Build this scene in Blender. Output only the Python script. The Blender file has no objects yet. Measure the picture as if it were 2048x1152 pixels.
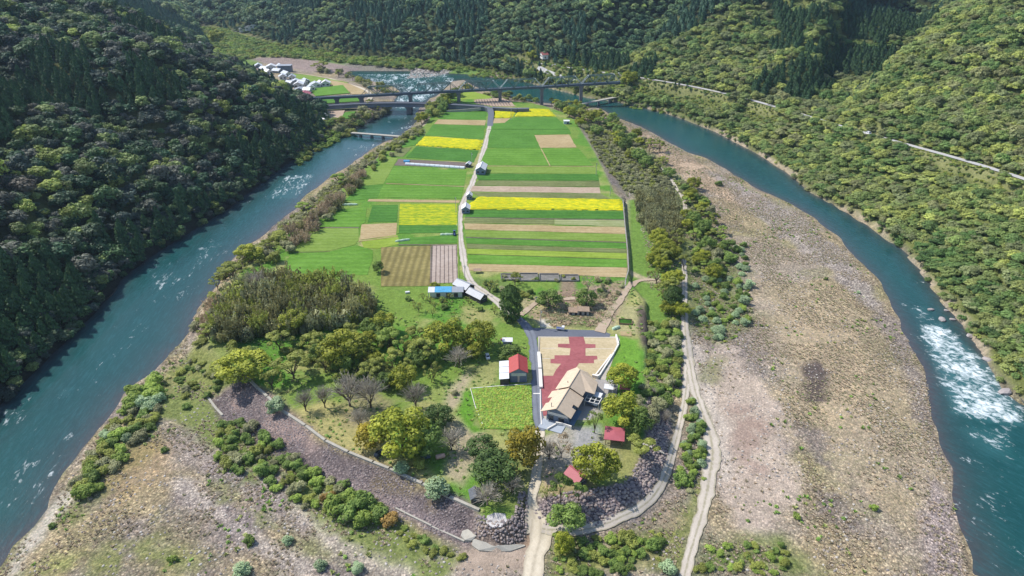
import bpy, math, random
import numpy as np
R = math.radians
SC = bpy.context.scene
COL = SC.collection
# ------------------------------------------------------------------ camera, world, sun, exposure
CAM_H = 150.0; PITCH = R(28); FPX = 1365.0
cam = bpy.data.cameras.new('camera'); cam.lens = 36*FPX/2048; cam.sensor_width = 36
cam.clip_start = 1; cam.clip_end = 9000
co = bpy.data.objects.new('camera', cam); COL.objects.link(co)
co.location = (0, 0, CAM_H); co.rotation_euler = (R(90)-PITCH, 0, 0); SC.camera = co
SUN_EL = 49.0; SUN_DIR = (-0.90, 0.43)            # towards the sun, in plan
az = math.atan2(SUN_DIR[0], SUN_DIR[1])           # from +Y, clockwise
w = bpy.data.worlds.new("World"); SC.world = w; w.use_nodes = True
nt = w.node_tree; nt.nodes.clear()
sky = nt.nodes.new('ShaderNodeTexSky'); sky.sky_type = 'NISHITA'; sky.sun_disc = False
sky.sun_elevation = R(SUN_EL); sky.sun_rotation = az; sky.air_density = 1.0; sky.dust_density = 0.6
bg = nt.nodes.new('ShaderNodeBackground'); bg.inputs[1].default_value = 0.15
wo = nt.nodes.new('ShaderNodeOutputWorld'); nt.links.new(sky.outputs[0], bg.inputs[0]); nt.links.new(bg.outputs[0], wo.inputs[0])
sl = bpy.data.lights.new('sun', 'SUN'); sl.energy = 4.2; sl.angle = R(0.5); sl.color = (1.0, 0.955, 0.88)
so = bpy.data.objects.new('sun', sl); COL.objects.link(so)
from mathutils import Vector
sv = Vector((math.sin(az)*math.cos(R(SUN_EL)), math.cos(az)*math.cos(R(SUN_EL)), math.sin(R(SUN_EL))))
so.rotation_euler = sv.to_track_quat('Z', 'Y').to_euler()
SC.view_settings.view_transform = 'Standard'; SC.view_settings.look = 'None'
SC.view_settings.exposure = 0.3; SC.view_settings.gamma = 1.0
SC.cycles.max_bounces = 5; SC.cycles.diffuse_bounces = 2; SC.cycles.glossy_bounces = 2
SC.cycles.transmission_bounces = 2; SC.cycles.volume_bounces = 0; SC.cycles.transparent_max_bounces = 4
random.seed(7); RNG = np.random.default_rng(11)

# ------------------------------------------------------------------ projection helpers (photo pixel <-> world)
SP, CP = math.sin(PITCH), math.cos(PITCH)
def at(px, py, h=0.0):
    t = (py-576)/FPX; z = (CAM_H-h)/(SP+t*CP)
    return ((px-1024)/FPX*z, z*(CP-t*SP), h)
def atY(px, py, Y):
    t = (py-576)/FPX; q = Y*(SP+t*CP)/(CP-t*SP); z = Y*CP+q*SP
    return ((px-1024)/FPX*z, Y, CAM_H-q)
def proj(x, y, h):
    q = CAM_H-h; z = y*CP+q*SP; t = (q*CP-y*SP)/np.maximum(z, 1)
    return 1024+FPX*x/np.maximum(z, 1), 576+FPX*t, z
def P2(pts, h=0.0): return np.array([at(a, b, h)[:2] for a, b in pts])

# ------------------------------------------------------------------ numpy noise and polygon distance
def _hash(ix, iy, s):
    n = (ix*374761393 + iy*668265263 + s*974634777) & 0xffffffff
    n = ((n ^ (n >> 13))*1274126177) & 0xffffffff
    return ((n ^ (n >> 16)) & 0xffff)/65535.0
def vnoise(x, y, s=0):
    x = np.asarray(x, float); y = np.asarray(y, float)
    ix = np.floor(x).astype(np.int64); iy = np.floor(y).astype(np.int64)
    fx = x-ix; fy = y-iy; fx = fx*fx*(3-2*fx); fy = fy*fy*(3-2*fy)
    a = _hash(ix, iy, s); b = _hash(ix+1, iy, s); c = _hash(ix, iy+1, s); d = _hash(ix+1, iy+1, s)
    return (a*(1-fx)+b*fx)*(1-fy)+(c*(1-fx)+d*fx)*fy
def fbm(x, y, sc, oct=4, s=0):
    v = 0; a = 1; t = 0
    for i in range(oct):
        v = v+a*vnoise(x/sc+17.3*i, y/sc-9.1*i, s+i); t += a; a *= .5; sc *= .5
    return v/t
def sdpoly(x, y, poly, lim=None):
    """signed distance, negative inside"""
    x = np.asarray(x, float); y = np.asarray(y, float)
    P = np.asarray(poly, float)
    out = np.full(x.shape, 1e4)
    if lim is not None:
        m = (x > P[:, 0].min()-lim) & (x < P[:, 0].max()+lim) & (y > P[:, 1].min()-lim) & (y < P[:, 1].max()+lim)
    else: m = np.ones(x.shape, bool)
    if not m.any(): return out
    X = x[m]; Y = y[m]; d2 = np.full(X.shape, 1e12); ins = np.zeros(X.shape, bool)
    n = len(P)
    for i in range(n):
        ax, ay = P[i]; bx, by = P[(i+1) % n]
        ex, ey = bx-ax, by-ay; L = ex*ex+ey*ey+1e-9
        t = np.clip(((X-ax)*ex+(Y-ay)*ey)/L, 0, 1)
        d2 = np.minimum(d2, (X-ax-t*ex)**2+(Y-ay-t*ey)**2)
        if ay != by:
            c = ((ay > Y) != (by > Y)) & (X < ex*(Y-ay)/(by-ay)+ax); ins ^= c
    d = np.sqrt(d2); d[ins] *= -1; out[m] = d
    return out
def sdline(x, y, pts):
    x = np.asarray(x, float); y = np.asarray(y, float); d2 = np.full(x.shape, 1e12)
    for (ax, ay), (bx, by) in zip(pts[:-1], pts[1:]):
        ex, ey = bx-ax, by-ay; L = ex*ex+ey*ey+1e-9
        t = np.clip(((x-ax)*ex+(y-ay)*ey)/L, 0, 1)
        d2 = np.minimum(d2, (x-ax-t*ex)**2+(y-ay-t*ey)**2)
    return np.sqrt(d2)
def sstep(a, b, v):
    t = np.clip((v-a)/(b-a), 0, 1); return t*t*(3-2*t)

# ------------------------------------------------------------------ outlines of the land
WL = -6.0
LEFT_BANK = [(-60, 870), (45, 765), (140, 672), (180, 634), (245, 556), (300, 513), (385, 461), (455, 417), (560, 337), (640, 285), (697, 262)]
RIGHT_BANK = [(2048, 811), (2007, 783), (1979, 726), (1928, 653), (1894, 613), (1855, 557), (1809, 500), (1781, 482), (1746, 456), (1676, 412),
              (1623, 386), (1571, 342), (1514, 307), (1430, 263), (1369, 239), (1325, 224), (1260, 210), (1238, 204)]
lb = P2(LEFT_BANK, WL); rb = P2(RIGHT_BANK, WL)
WATER = np.vstack([
    [[-185, -60]], lb,
    P2([(734, 245), (781, 216), (790, 200), (800, 183), (790, 173), (753, 165), (705, 153), (690, 146), (700, 142), (760, 142), (822, 142), (878, 146), (930, 148),
        (990, 155), (1040, 160), (1090, 170), (1140, 183), (1180, 190), (1215, 196)], WL),
    rb[::-1], [[195, 220], [215, 120], [225, -60]],
    [[150, -60], [140, 120]],
    P2([(1945, 1152), (1935, 1090), (1925, 1040), (1911, 987), (1905, 936), (1883, 896), (1871, 851), (1860, 749), (1820, 675), (1786, 613), (1747, 551), (1707, 511),
        (1667, 469), (1632, 438), (1588, 410), (1523, 381), (1457, 342), (1413, 316), (1369, 303), (1317, 272), (1281, 252), (1238, 237), (1198, 216), (1165, 214),
        (1110, 208), (1060, 203), (1000, 190), (955, 175), (930, 160), (905, 163), (885, 180), (868, 195), (848, 206), (838, 222), (832, 242), (800, 273), (775, 281),
        (740, 300), (700, 330), (665, 350), (640, 370), (590, 415), (545, 455), (500, 490), (455, 530), (430, 575), (400, 610), (383, 650), (372, 682), (341, 704),
        (314, 743), (251, 790), (212, 841), (173, 888), (133, 943), (114, 975), (106, 1014), (71, 1053), (20, 1092), (0, 1128), (-20, 1160)], WL),
    [[-150, 60], [-150, -60]]])
LEFT_HILL = np.vstack([[[-185, -60]], lb[:-1], [[-158, 590], [-180, 640], [-215, 690], [-262, 760], [-330, 850], [-385, 915], [-402, 950], [-425, 1010], [-470, 1100], [-540, 1250], [-700, 1500], [-1400, 1600], [-1400, -60]]])
RIGHT_HILL = np.vstack([[[195, -60], [192, 120], [190, 220]], rb[1:],
    P2([(1175, 190), (1130, 178), (1080, 166), (1020, 150), (960, 138), (899, 127), (809, 121), (726, 114), (643, 105), (560, 90), (500, 72), (440, 58)], -3),
    [[-650, 1350], [-1400, 1750], [-1400, 3000], [1500, 3000], [1500, -60]]])
PLATEAU = np.vstack([P2([(496, 757), (535, 794), (565, 822), (611, 852), (651, 882), (697, 905), (746, 925), (779, 938), (845, 968), (898, 994), (957, 1020), (966, 1046),
    (995, 1057), (1025, 1040), (1040, 1000), (1052, 985), (1078, 985), (1098, 992), (1125, 1005), (1150, 998), (1190, 990), (1228, 988), (1262, 972), (1276, 940), (1288, 905), (1296, 850),
    (1290, 790), (1292, 720), (1292, 650), (1290, 600), (1258, 560), (1257, 500), (1250, 440), (1247, 400), (1228, 385), (1212, 350), (1190, 305), (1165, 265), (1150, 240),
    (1128, 225), (1090, 212), (1060, 205), (1000, 200), (950, 185), (915, 182), (895, 195), (880, 205), (868, 225), (850, 250), (815, 275), (775, 300), (730, 335),
    (690, 372), (640, 415), (590, 455), (550, 490), (500, 525), (465, 560), (440, 610), (420, 650), (418, 690), (440, 720), (470, 745)], 0)])
EAST_TERRACE = P2([(1257, 400), (1300, 395), (1350, 470), (1372, 560), (1374, 640), (1372, 700), (1345, 700), (1292, 740), (1290, 600), (1258, 580)], -2.8)
VILLAGE = P2([(500, 118), (560, 135), (585, 142), (640, 152), (700, 163), (738, 182), (735, 210), (705, 235), (660, 262), (600, 262), (560, 240), (440, 110)], -1)
GULLIES_R = [([(240, 585), (300, 625), (360, 690), (420, 800), (470, 950)], 34, .62), ([(120, 800), (200, 900), (300, 1050)], 40, .4),
             ([(-60, 1120), (-90, 1300), (-130, 1500)], 70, .5)]
GULLIES_L = [([(-330, 800), (-375, 745), (-450, 705), (-560, 690)], 36, .72), ([(-385, 850), (-450, 840), (-600, 850)], 28, .6), ([(-215, 420), (-300, 440), (-420, 480)], 26, .28)]

def height(x, y):
    x = np.asarray(x, float); y = np.asarray(y, float)
    wx = x+6*(fbm(x, y, 22, 3, 5)-.5); wy = y+6*(fbm(x, y, 22, 3, 9)-.5)
    sw = sdpoly(wx, wy, WATER)
    # gravel bars and low ground rise gently from the water
    bar = WL+np.clip(sw*.09, -2.2, 1.9)+.35*np.clip(sw/8, 0, 1)*(fbm(x, y, 14, 4, 3)-.5)*2
    h = bar
    for poly, top, sl in ((EAST_TERRACE, -2.8, .3), (VILLAGE, -1.0, .25), (PLATEAU, 0.0, .42)):
        d = sdpoly(x, y, poly, 60)
        if poly is PLATEAU: sl = np.where(sdpoly(x, y, EAST_TERRACE, 30) < 3, 2.6, .42+.4*sstep(-19, -11, x)*sstep(9, 3, x)*sstep(165, 155, y))
        e = top-np.clip(d, 0, 60)*sl
        e = np.where(d < 40, e, -99)
        h = np.where(sw > -.5, np.maximum(h, np.minimum(e, np.maximum(h, WL+sw*1.2))), h)
    amp = np.clip((fbm(x, y, 30, 3, 77)-.5), -1, 1)
    # left mountain
    d = -sdpoly(x, y, LEFT_HILL)
    n = fbm(x, y, 170, 5, 21)-.5
    dd = np.clip(d, 0, 900)
    hl = 230*(1-np.exp(-dd*.68/230))+n*np.clip(dd*.42, 0, 62)+amp*np.clip(dd*.12, 0, 9)
    for pts, wd, k in GULLIES_L:
        g = sdline(x, y, pts); hl = hl*(1-k*np.exp(-(g/wd)**2))
    h = np.where(d > 0, np.maximum(h, WL+1.2*np.clip(d, 0, 1.5)+np.maximum(hl, dd*.12)), h)
    # right and far mountains
    d = -sdpoly(x, y, RIGHT_HILL); dd = np.clip(d, 0, 1500)
    n = fbm(x+300, y, 190, 5, 41)-.5
    far = sstep(700, 900, y)
    sl = .5+.12*far
    hr = 250*(1-np.exp(-dd*sl/250))+n*np.clip(dd*.45, 0, 70)+amp*np.clip(dd*.12, 0, 9)
    for pts, wd, k in GULLIES_R:
        g = sdline(x, y, pts); hr = hr*(1-k*np.exp(-(g/wd)**2))
    # the near right spur and the ridge behind stay low enough to leave the far valley in view
    u = x/np.maximum(y, 1)
    cap = 60+.27*np.clip(x-300, 0, 400)
    kcap = sstep(.47, .56, u)
    drop = np.clip((y-(500+.95*(x-250)))*.5, 0, 200)*sstep(.42, .5, u)*sstep(1000, 900, y)
    hr = np.where(kcap > 0, hr*(1-kcap)+np.minimum(hr, cap+np.clip(x-500, 0, 900)*.2)*kcap, hr)
    hump = 46*np.exp(-(((x-395)/105)**2+((y-815)/120)**2))
    hr = np.maximum(hr-drop*.85, np.minimum(20, dd*.3))+hump*.0
    hr = np.maximum(hr, hump+18*sstep(0, 60, dd))
    h = np.where(d > 0, np.maximum(h, WL+1.6*np.clip(d, 0, 1.5)+np.maximum(hr, dd*.10)*sstep(-30, 60, dd+20)), h)
    return h

# ------------------------------------------------------------------ terrain grid
def axis(segs, start):
    v = [start]
    for end, st in segs:
        while v[-1] < end: v.append(v[-1]+(st(v[-1]) if callable(st) else st))
    return np.array(v)
gx = axis([(-320, 12), (-200, 4), (200, 1.15), (330, 3), (1500, 12)], -1400)
gy = axis([(335, 1.15), (720, lambda y: 1.15+(y-335)*.0055), (1250, 5), (3000, 22)], -40)
GX, GY = np.meshgrid(gx, gy)
GH = height(GX, GY)
def Hs(x, y):
    x = np.atleast_1d(np.asarray(x, float)); y = np.atleast_1d(np.asarray(y, float))
    i = np.clip(np.searchsorted(gx, x)-1, 0, len(gx)-2); j = np.clip(np.searchsorted(gy, y)-1, 0, len(gy)-2)
    fx = np.clip((x-gx[i])/(gx[i+1]-gx[i]), 0, 1); fy = np.clip((y-gy[j])/(gy[j+1]-gy[j]), 0, 1)
    return (GH[j, i]*(1-fx)+GH[j, i+1]*fx)*(1-fy)+(GH[j+1, i]*(1-fx)+GH[j+1, i+1]*fx)*fy
def H1(x, y): return float(Hs(x, y)[0])
def hit(px, py):
    """the ground point seen at a photo pixel"""
    t = (py-576)/FPX
    zs = np.arange(90, 2400, 1.5)
    X = (px-1024)/FPX*zs; Y = zs*(CP-t*SP); Z = CAM_H-zs*(SP+t*CP)
    b = np.nonzero(Hs(X, Y) >= Z)[0]
    k = b[0] if len(b) else len(zs)-1
    return float(X[k]), float(Y[k]), float(Hs(X[k], Y[k])[0])

# road cut into the right mountainside (a level bench)
HILL_ROAD = [(1015, 118), (1060, 125), (1110, 134), (1180, 143), (1260, 151), (1340, 163), (1400, 174), (1450, 187), (1500, 199), (1550, 212), (1620, 235), (1700, 262), (1770, 283), (1830, 297), (1900, 311), (1985, 334), (2060, 362), (2160, 400)]
hr_pts = np.array([hit(*p) for p in HILL_ROAD])
k = np.array([.25, .5, .25])
for _ in range(6):
    q = hr_pts.copy(); q[1:-1] = .25*hr_pts[:-2]+.5*hr_pts[1:-1]+.25*hr_pts[2:]; hr_pts = q
def densify(pts, step):
    pts = np.asarray(pts, float); out = []
    n = len(pts)
    for i in range(n-1):
        p0 = pts[max(i-1, 0)]; p1 = pts[i]; p2 = pts[i+1]; p3 = pts[min(i+2, n-1)]
        m = max(1, int(np.linalg.norm(p2-p1)/step))
        for j in range(m):
            t = j/m
            out.append(.5*((2*p1)+(-p0+p2)*t+(2*p0-5*p1+4*p2-p3)*t*t+(-p0+3*p1-3*p2+p3)*t**3))
    out.append(pts[-1]); return np.array(out)
hr_pts[:, 2] = np.clip(hr_pts[:, 2], 9, 60)
HR = densify(hr_pts, 8)
def bench(line, half, soft):
    global GH
    x0, x1 = line[:, 0].min()-40, line[:, 0].max()+40; y0, y1 = line[:, 1].min()-40, line[:, 1].max()+40
    m = (GX > x0) & (GX < x1) & (GY > y0) & (GY < y1)
    X = GX[m]; Y = GY[m]; best = np.full(X.shape, 1e9); hz = np.zeros(X.shape)
    for a, b in zip(line[:-1], line[1:]):
        ex, ey = b[0]-a[0], b[1]-a[1]; L = ex*ex+ey*ey+1e-9
        t = np.clip(((X-a[0])*ex+(Y-a[1])*ey)/L, 0, 1)
        d = np.hypot(X-a[0]-t*ex, Y-a[1]-t*ey); s = d < best
        best[s] = d[s]; hz[s] = (a[2]+t*(b[2]-a[2]))[s]
    k = 1-sstep(half, soft, best)
    g = GH[m]; g = g*(1-k)+hz*k; GH[m] = g
bench(HR, 5.5, 11)

# ------------------------------------------------------------------ tagging and mesh helpers
def tag(o, label=None, cat=None, group=None, kind=None):
    if label: o['label'] = label
    if cat: o['category'] = cat
    if group: o['group'] = group
    if kind: o['kind'] = kind
    return o
def link(o, parent=None):
    COL.objects.link(o)
    if parent is not None: o.parent = parent
    return o
def empty(name, loc, rz=0.0, label=None, cat=None, group=None):
    o = bpy.data.objects.new(name, None); COL.objects.link(o); o.location = loc; o.rotation_euler = (0, 0, rz)
    o.empty_display_size = .5
    return tag(o, label, cat, group)
def np_mesh(name, V, F, mats=(), smooth=False, attrs=None, fidx=None):
    """V (n,3), F (m,4) or (m,3)"""
    V = np.asarray(V, np.float32); F = np.asarray(F, np.int32)
    me = bpy.data.meshes.new(name); m, k = F.shape
    me.vertices.add(len(V)); me.vertices.foreach_set('co', V.ravel())
    me.loops.add(m*k); me.loops.foreach_set('vertex_index', F.ravel())
    me.polygons.add(m); me.polygons.foreach_set('loop_start', np.arange(0, m*k, k, dtype=np.int32))
    me.polygons.foreach_set('loop_total', np.full(m, k, np.int32))
    if smooth: me.polygons.foreach_set('use_smooth', np.ones(m, bool))
    if fidx is not None: me.polygons.foreach_set('material_index', np.asarray(fidx, np.int32))
    for mt in mats: me.materials.append(mt)
    me.update(calc_edges=True)
    for nm, (ty, dom, arr) in (attrs or {}).items():
        a = me.attributes.new(nm, ty, dom)
        if ty == 'FLOAT_COLOR': a.data.foreach_set('color', np.asarray(arr, np.float32).ravel())
        elif ty == 'FLOAT_VECTOR': a.data.foreach_set('vector', np.asarray(arr, np.float32).ravel())
        else: a.data.foreach_set('value', np.asarray(arr, np.float32 if ty == 'FLOAT' else np.int32))
    return me
class MB:
    def __init__(s): s.v = []; s.f = []
    def add(s, vs, fs):
        b = len(s.v); s.v += [tuple(map(float, p)) for p in vs]; s.f += [tuple(b+i for i in f) for f in fs]
        return s
    def box(s, cx, cy, cz, sx, sy, sz, rz=0.0):
        c, n = math.cos(rz), math.sin(rz); vs = []
        for dz in (-sz/2, sz/2):
            for dx, dy in ((-sx/2, -sy/2), (sx/2, -sy/2), (sx/2, sy/2), (-sx/2, sy/2)):
                vs.append((cx+dx*c-dy*n, cy+dx*n+dy*c, cz+dz))
        return s.add(vs, [(3, 2, 1, 0), (4, 5, 6, 7), (0, 1, 5, 4), (1, 2, 6, 5), (2, 3, 7, 6), (3, 0, 4, 7)])
    def beam(s, a, b, wd, ht):
        a = Vector(a); b = Vector(b); d = (b-a).normalized()
        u = d.cross(Vector((0, 0, 1)));
        if u.length < 1e-3: u = Vector((1, 0, 0))
        u.normalize(); v = u.cross(d).normalized(); vs = []
        for p in (a, b):
            for i, j in ((-1, -1), (1, -1), (1, 1), (-1, 1)): vs.append(p+u*(i*wd/2)+v*(j*ht/2))
        return s.add(vs, [(3, 2, 1, 0), (4, 5, 6, 7), (0, 1, 5, 4), (1, 2, 6, 5), (2, 3, 7, 6), (3, 0, 4, 7)])
    def tube(s, pts, rad, n=6):
        pts = [Vector(p) for p in pts]; rad = rad if hasattr(rad, '__len__') else [rad]*len(pts)
        rings = []
        for i, p in enumerate(pts):
            d = (pts[min(i+1, len(pts)-1)]-pts[max(i-1, 0)]).normalized()
            u = d.cross(Vector((.13, .21, 1)) if abs(d.z) < .95 else Vector((1, 0, 0))).normalized(); v = d.cross(u)
            rings.append([p+(u*math.cos(2*math.pi*k/n)+v*math.sin(2*math.pi*k/n))*rad[i] for k in range(n)])
        vs = [q for r in rings for q in r]; fs = []
        for i in range(len(rings)-1):
            for k in range(n): fs.append((i*n+k, i*n+(k+1) % n, (i+1)*n+(k+1) % n, (i+1)*n+k))
        fs.append(tuple(range(n-1, -1, -1))); fs.append(tuple((len(rings)-1)*n+k for k in range(n)))
        return s.add(vs, fs)
    def prism(s, poly, z0, z1):
        n = len(poly); a = sum(poly[i][0]*poly[(i+1) % n][1]-poly[(i+1) % n][0]*poly[i][1] for i in range(n))
        if a < 0: poly = list(poly)[::-1]
        g0 = z0 if callable(z0) else (lambda x, y: z0); g1 = z1 if callable(z1) else (lambda x, y: z1)
        vs = [(x, y, g0(x, y)) for x, y in poly]+[(x, y, g1(x, y)) for x, y in poly]
        fs = [tuple(range(n-1, -1, -1)), tuple(range(n, 2*n))]+[(i, (i+1) % n, n+(i+1) % n, n+i) for i in range(n)]
        return s.add(vs, fs)
    def slab(s, quad, th):
        """a sloping roof sheet: four 3-D corners and a thickness"""
        q = [Vector(p) for p in quad]; nrm = (q[1]-q[0]).cross(q[3]-q[0]).normalized()
        if nrm.z < 0: q = q[::-1]; nrm = -nrm
        n = len(q); vs = [p-nrm*th for p in q]+q
        return s.add(vs, [tuple(range(n-1, -1, -1)), tuple(range(n, 2*n))]+[(i, (i+1) % n, n+(i+1) % n, n+i) for i in range(n)])
    def build(s, name, mat, parent=None, smooth=False):
        me = bpy.data.meshes.new(name); me.from_pydata(s.v, [], s.f); me.materials.append(mat)
        if smooth: me.polygons.foreach_set('use_smooth', [True]*len(me.polygons))
        me.update()
        return link(bpy.data.objects.new(name, me), parent)

# ------------------------------------------------------------------ materials
class N:
    def __init__(s, name):
        s.m = bpy.data.materials.new(name); s.m.use_nodes = True; s.t = s.m.node_tree; s.t.nodes.clear()
        s.out = s.n('ShaderNodeOutputMaterial')
    def n(s, ty, **kw):
        o = s.t.nodes.new(ty)
        for k, v in kw.items():
            if k.startswith('i_'):
                key = k[2:]; key = int(key) if key.isdigit() else key
                s.set(o.inputs[key], v)
            else: setattr(o, k, v)
        return o
    def set(s, sock, v):
        if isinstance(v, bpy.types.NodeSocket): s.t.links.new(v, sock)
        else: sock.default_value = v
    def mix(s, f, a, b, blend='MIX'):
        o = s.n('ShaderNodeMix', data_type='RGBA', blend_type=blend)
        s.set(o.inputs[0], f); s.set(o.inputs[6], c4(a)); s.set(o.inputs[7], c4(b)); return o.outputs[2]
    def math(s, op, a, b=0.0, clamp=False):
        o = s.n('ShaderNodeMath', operation=op, use_clamp=clamp); s.set(o.inputs[0], a); s.set(o.inputs[1], b); return o.outputs[0]
    def ramp(s, f, stops, interp='LINEAR'):
        o = s.n('ShaderNodeValToRGB'); o.color_ramp.interpolation = interp; e = o.color_ramp.elements
        while len(e) < len(stops): e.new(.5)
        for el, (p, c) in zip(e, stops): el.position = p; el.color = c4(c)
        s.set(o.inputs[0], f); return o.outputs[0]
    def noise(s, vec, scale, detail=3.0, rough=.55, dist=0.0):
        o = s.n('ShaderNodeTexNoise'); s.set(o.inputs['Vector'], vec); s.set(o.inputs['Scale'], scale); s.set(o.inputs['Detail'], detail)
        s.set(o.inputs['Roughness'], rough); s.set(o.inputs['Distortion'], dist); return o.outputs[0]
    def pos(s): return s.n('ShaderNodeNewGeometry').outputs['Position']
    def mapv(s, vec, scale=(1, 1, 1), rz=0.0):
        o = s.n('ShaderNodeMapping'); s.set(o.inputs[0], vec); o.inputs['Rotation'].default_value = (0, 0, rz); o.inputs['Scale'].default_value = scale; return o.outputs[0]
    def bump(s, h, strength, dist):
        o = s.n('ShaderNodeBump'); s.set(o.inputs['Height'], h); o.inputs['Strength'].default_value = strength; o.inputs['Distance'].default_value = dist; return o.outputs[0]
    def pbr(s, col, rough=.8, normal=None, spec=.3, metal=0.0, **kw):
        o = s.n('ShaderNodeBsdfPrincipled'); s.set(o.inputs['Base Color'], c4(col)); s.set(o.inputs['Roughness'], rough)
        o.inputs['Specular IOR Level'].default_value = spec; o.inputs['Metallic'].default_value = metal
        if normal is not None: s.t.links.new(normal, o.inputs['Normal'])
        s.t.links.new(o.outputs[0], s.out.inputs[0]); return s.m
def c4(c):
    if isinstance(c, (tuple, list)): return tuple(c)+(1.0,) if len(c) == 3 else tuple(c)
    return c
def plain(name, col, rough=.7, var=.18, scale=1.5, bump=.0, metal=0.0, spec=.3, stretch=(1, 1, 1)):
    n = N(name); p = n.mapv(n.n('ShaderNodeTexCoord').outputs['Object'], stretch)
    a = n.noise(p, scale, 4); b = n.noise(p, scale*.17, 2)
    f = n.math('ADD', n.math('MULTIPLY', a, .6), n.math('MULTIPLY', b, .4))
    c = n.ramp(f, [(.3, tuple(v*(1-var) for v in col)), (.7, tuple(min(1, v*(1+var)) for v in col))])
    nm = n.bump(a, bump, .1) if bump else None
    return n.pbr(c, rough, nm, spec, metal)
def sheet(name, col, rough=.45, pitch=1.5, depth=.03, axis=0, metal=.0, var=.2):
    """corrugated / ribbed metal or tile roofing: ribs run down the slope"""
    n = N(name); p = n.n('ShaderNodeTexCoord').outputs['Object']
    wv = n.n('ShaderNodeTexWave', wave_type='BANDS', bands_direction='XY'[axis]); n.set(wv.inputs['Vector'], p); wv.inputs['Scale'].default_value = pitch
    a = n.noise(p, .8, 4)
    c = n.mix(a, tuple(v*(1-var) for v in col), tuple(min(1, v*(1+var)) for v in col))
    c = n.mix(n.math('MULTIPLY', wv.outputs[0], .16), c, tuple(v*.55 for v in col))
    return n.pbr(c, rough, n.bump(wv.outputs[0], .6, depth), .4, metal)
M = {}
M['concrete'] = plain('concrete', (.40, .375, .32), .85, .16, .9, .2)
M['white_concrete'] = plain('white_concrete', (.78, .74, .68), .8, .07, .6)
M['old_concrete'] = plain('weathered_concrete', (.30, .28, .26), .9, .3, .5, .3)
M['dark_concrete'] = plain('shaded_concrete', (.17, .17, .17), .9, .3, .6, .2)  # concrete in a darker grey tone
M['white_wall'] = plain('white_plaster', (.72, .70, .66), .7, .08, .7)
M['grey_wall'] = plain('grey_boards', (.30, .32, .34), .75, .2, 2.0)
M['blue_wall'] = plain('blue_grey_cladding', (.17, .22, .30), .6, .15, 1.5)
M['dark_wall'] = plain('dark_boards', (.07, .065, .06), .8, .3, 2.0)
M['wood'] = plain('timber', (.22, .15, .09), .8, .3, 3.0)
M['glass'] = plain('window_glass', (.03, .04, .05), .08, .1, 1, spec=.6)
M['beige_roof'] = sheet('beige_metal_roof', (.64, .50, .36), .6, 1.1, .03, 1)
M['pale_roof'] = M['beige_roof']
M['red_roof'] = sheet('red_metal_roof', (.42, .065, .06), .5, 1.2, .03, 1)
M['pink_roof'] = sheet('faded_red_metal_roof', (.42, .11, .13), .5, 1.5, .02, 1, var=.15)
M['white_roof'] = sheet('white_metal_roof', (.74, .74, .76), .45, 1.0, .03, 1)
M['grey_roof'] = sheet('grey_metal_roof', (.36, .38, .42), .42, 1.0, .03, 1)
M['blue_tarp'] = plain('blue_tarpaulin', (.10, .38, .62), .5, .25, 1.2)
M['tile_roof'] = sheet('silver_grey_tile_roof', (.58, .61, .66), .38, 2.2, .06, 0)
M['dark_tile'] = sheet('dark_tile_roof', (.11, .12, .14), .45, 2.2, .06, 0)
M['dark_steel'] = plain('blue_grey_steel', (.075, .10, .13), .5, .2, 1.0)
M['green_steel'] = plain('grey_green_steel', (.10, .16, .15), .5, .25, 1.0)
M['pale_steel'] = plain('pale_steel', (.50, .54, .54), .5, .15, 1.0)
M['girder_blue'] = plain('steel_blue_girder', (.16, .19, .24), .5, .2, .6)
M['black'] = plain('black_rubber', (.02, .02, .022), .6, .2)
M['car_white'] = plain('white_car_paint', (.75, .76, .77), .25, .03, 1, spec=.6)
M['car_dark'] = plain('dark_car_paint', (.03, .045, .05), .25, .1, 1, spec=.6)
M['car_blue'] = plain('blue_machine_paint', (.06, .09, .25), .35, .1, 1, spec=.5)
M['plastic'] = plain('white_plastic_sheeting', (.74, .78, .82), .35, .08, 1.2)
M['net'] = plain('pale_green_netting', (.45, .58, .42), .8, .2, 2)
M['bark'] = plain('bark', (.10, .075, .055), .9, .3, 3, .3)
M['pale_bark'] = plain('pale_bark', (.28, .25, .22), .9, .25, 3, .3)
M['stone'] = plain('river_stone', (.36, .32, .31), .85, .25, .7, .3)
M['pole'] = plain('pole_concrete', (.42, .41, .40), .8, .1)
M['stake'] = plain('hay_and_sticks', (.33, .24, .17), .95, .35, 1.5)
M['pink_soil'] = plain('salmon_tank', (.55, .36, .29), .7, .12)

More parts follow.
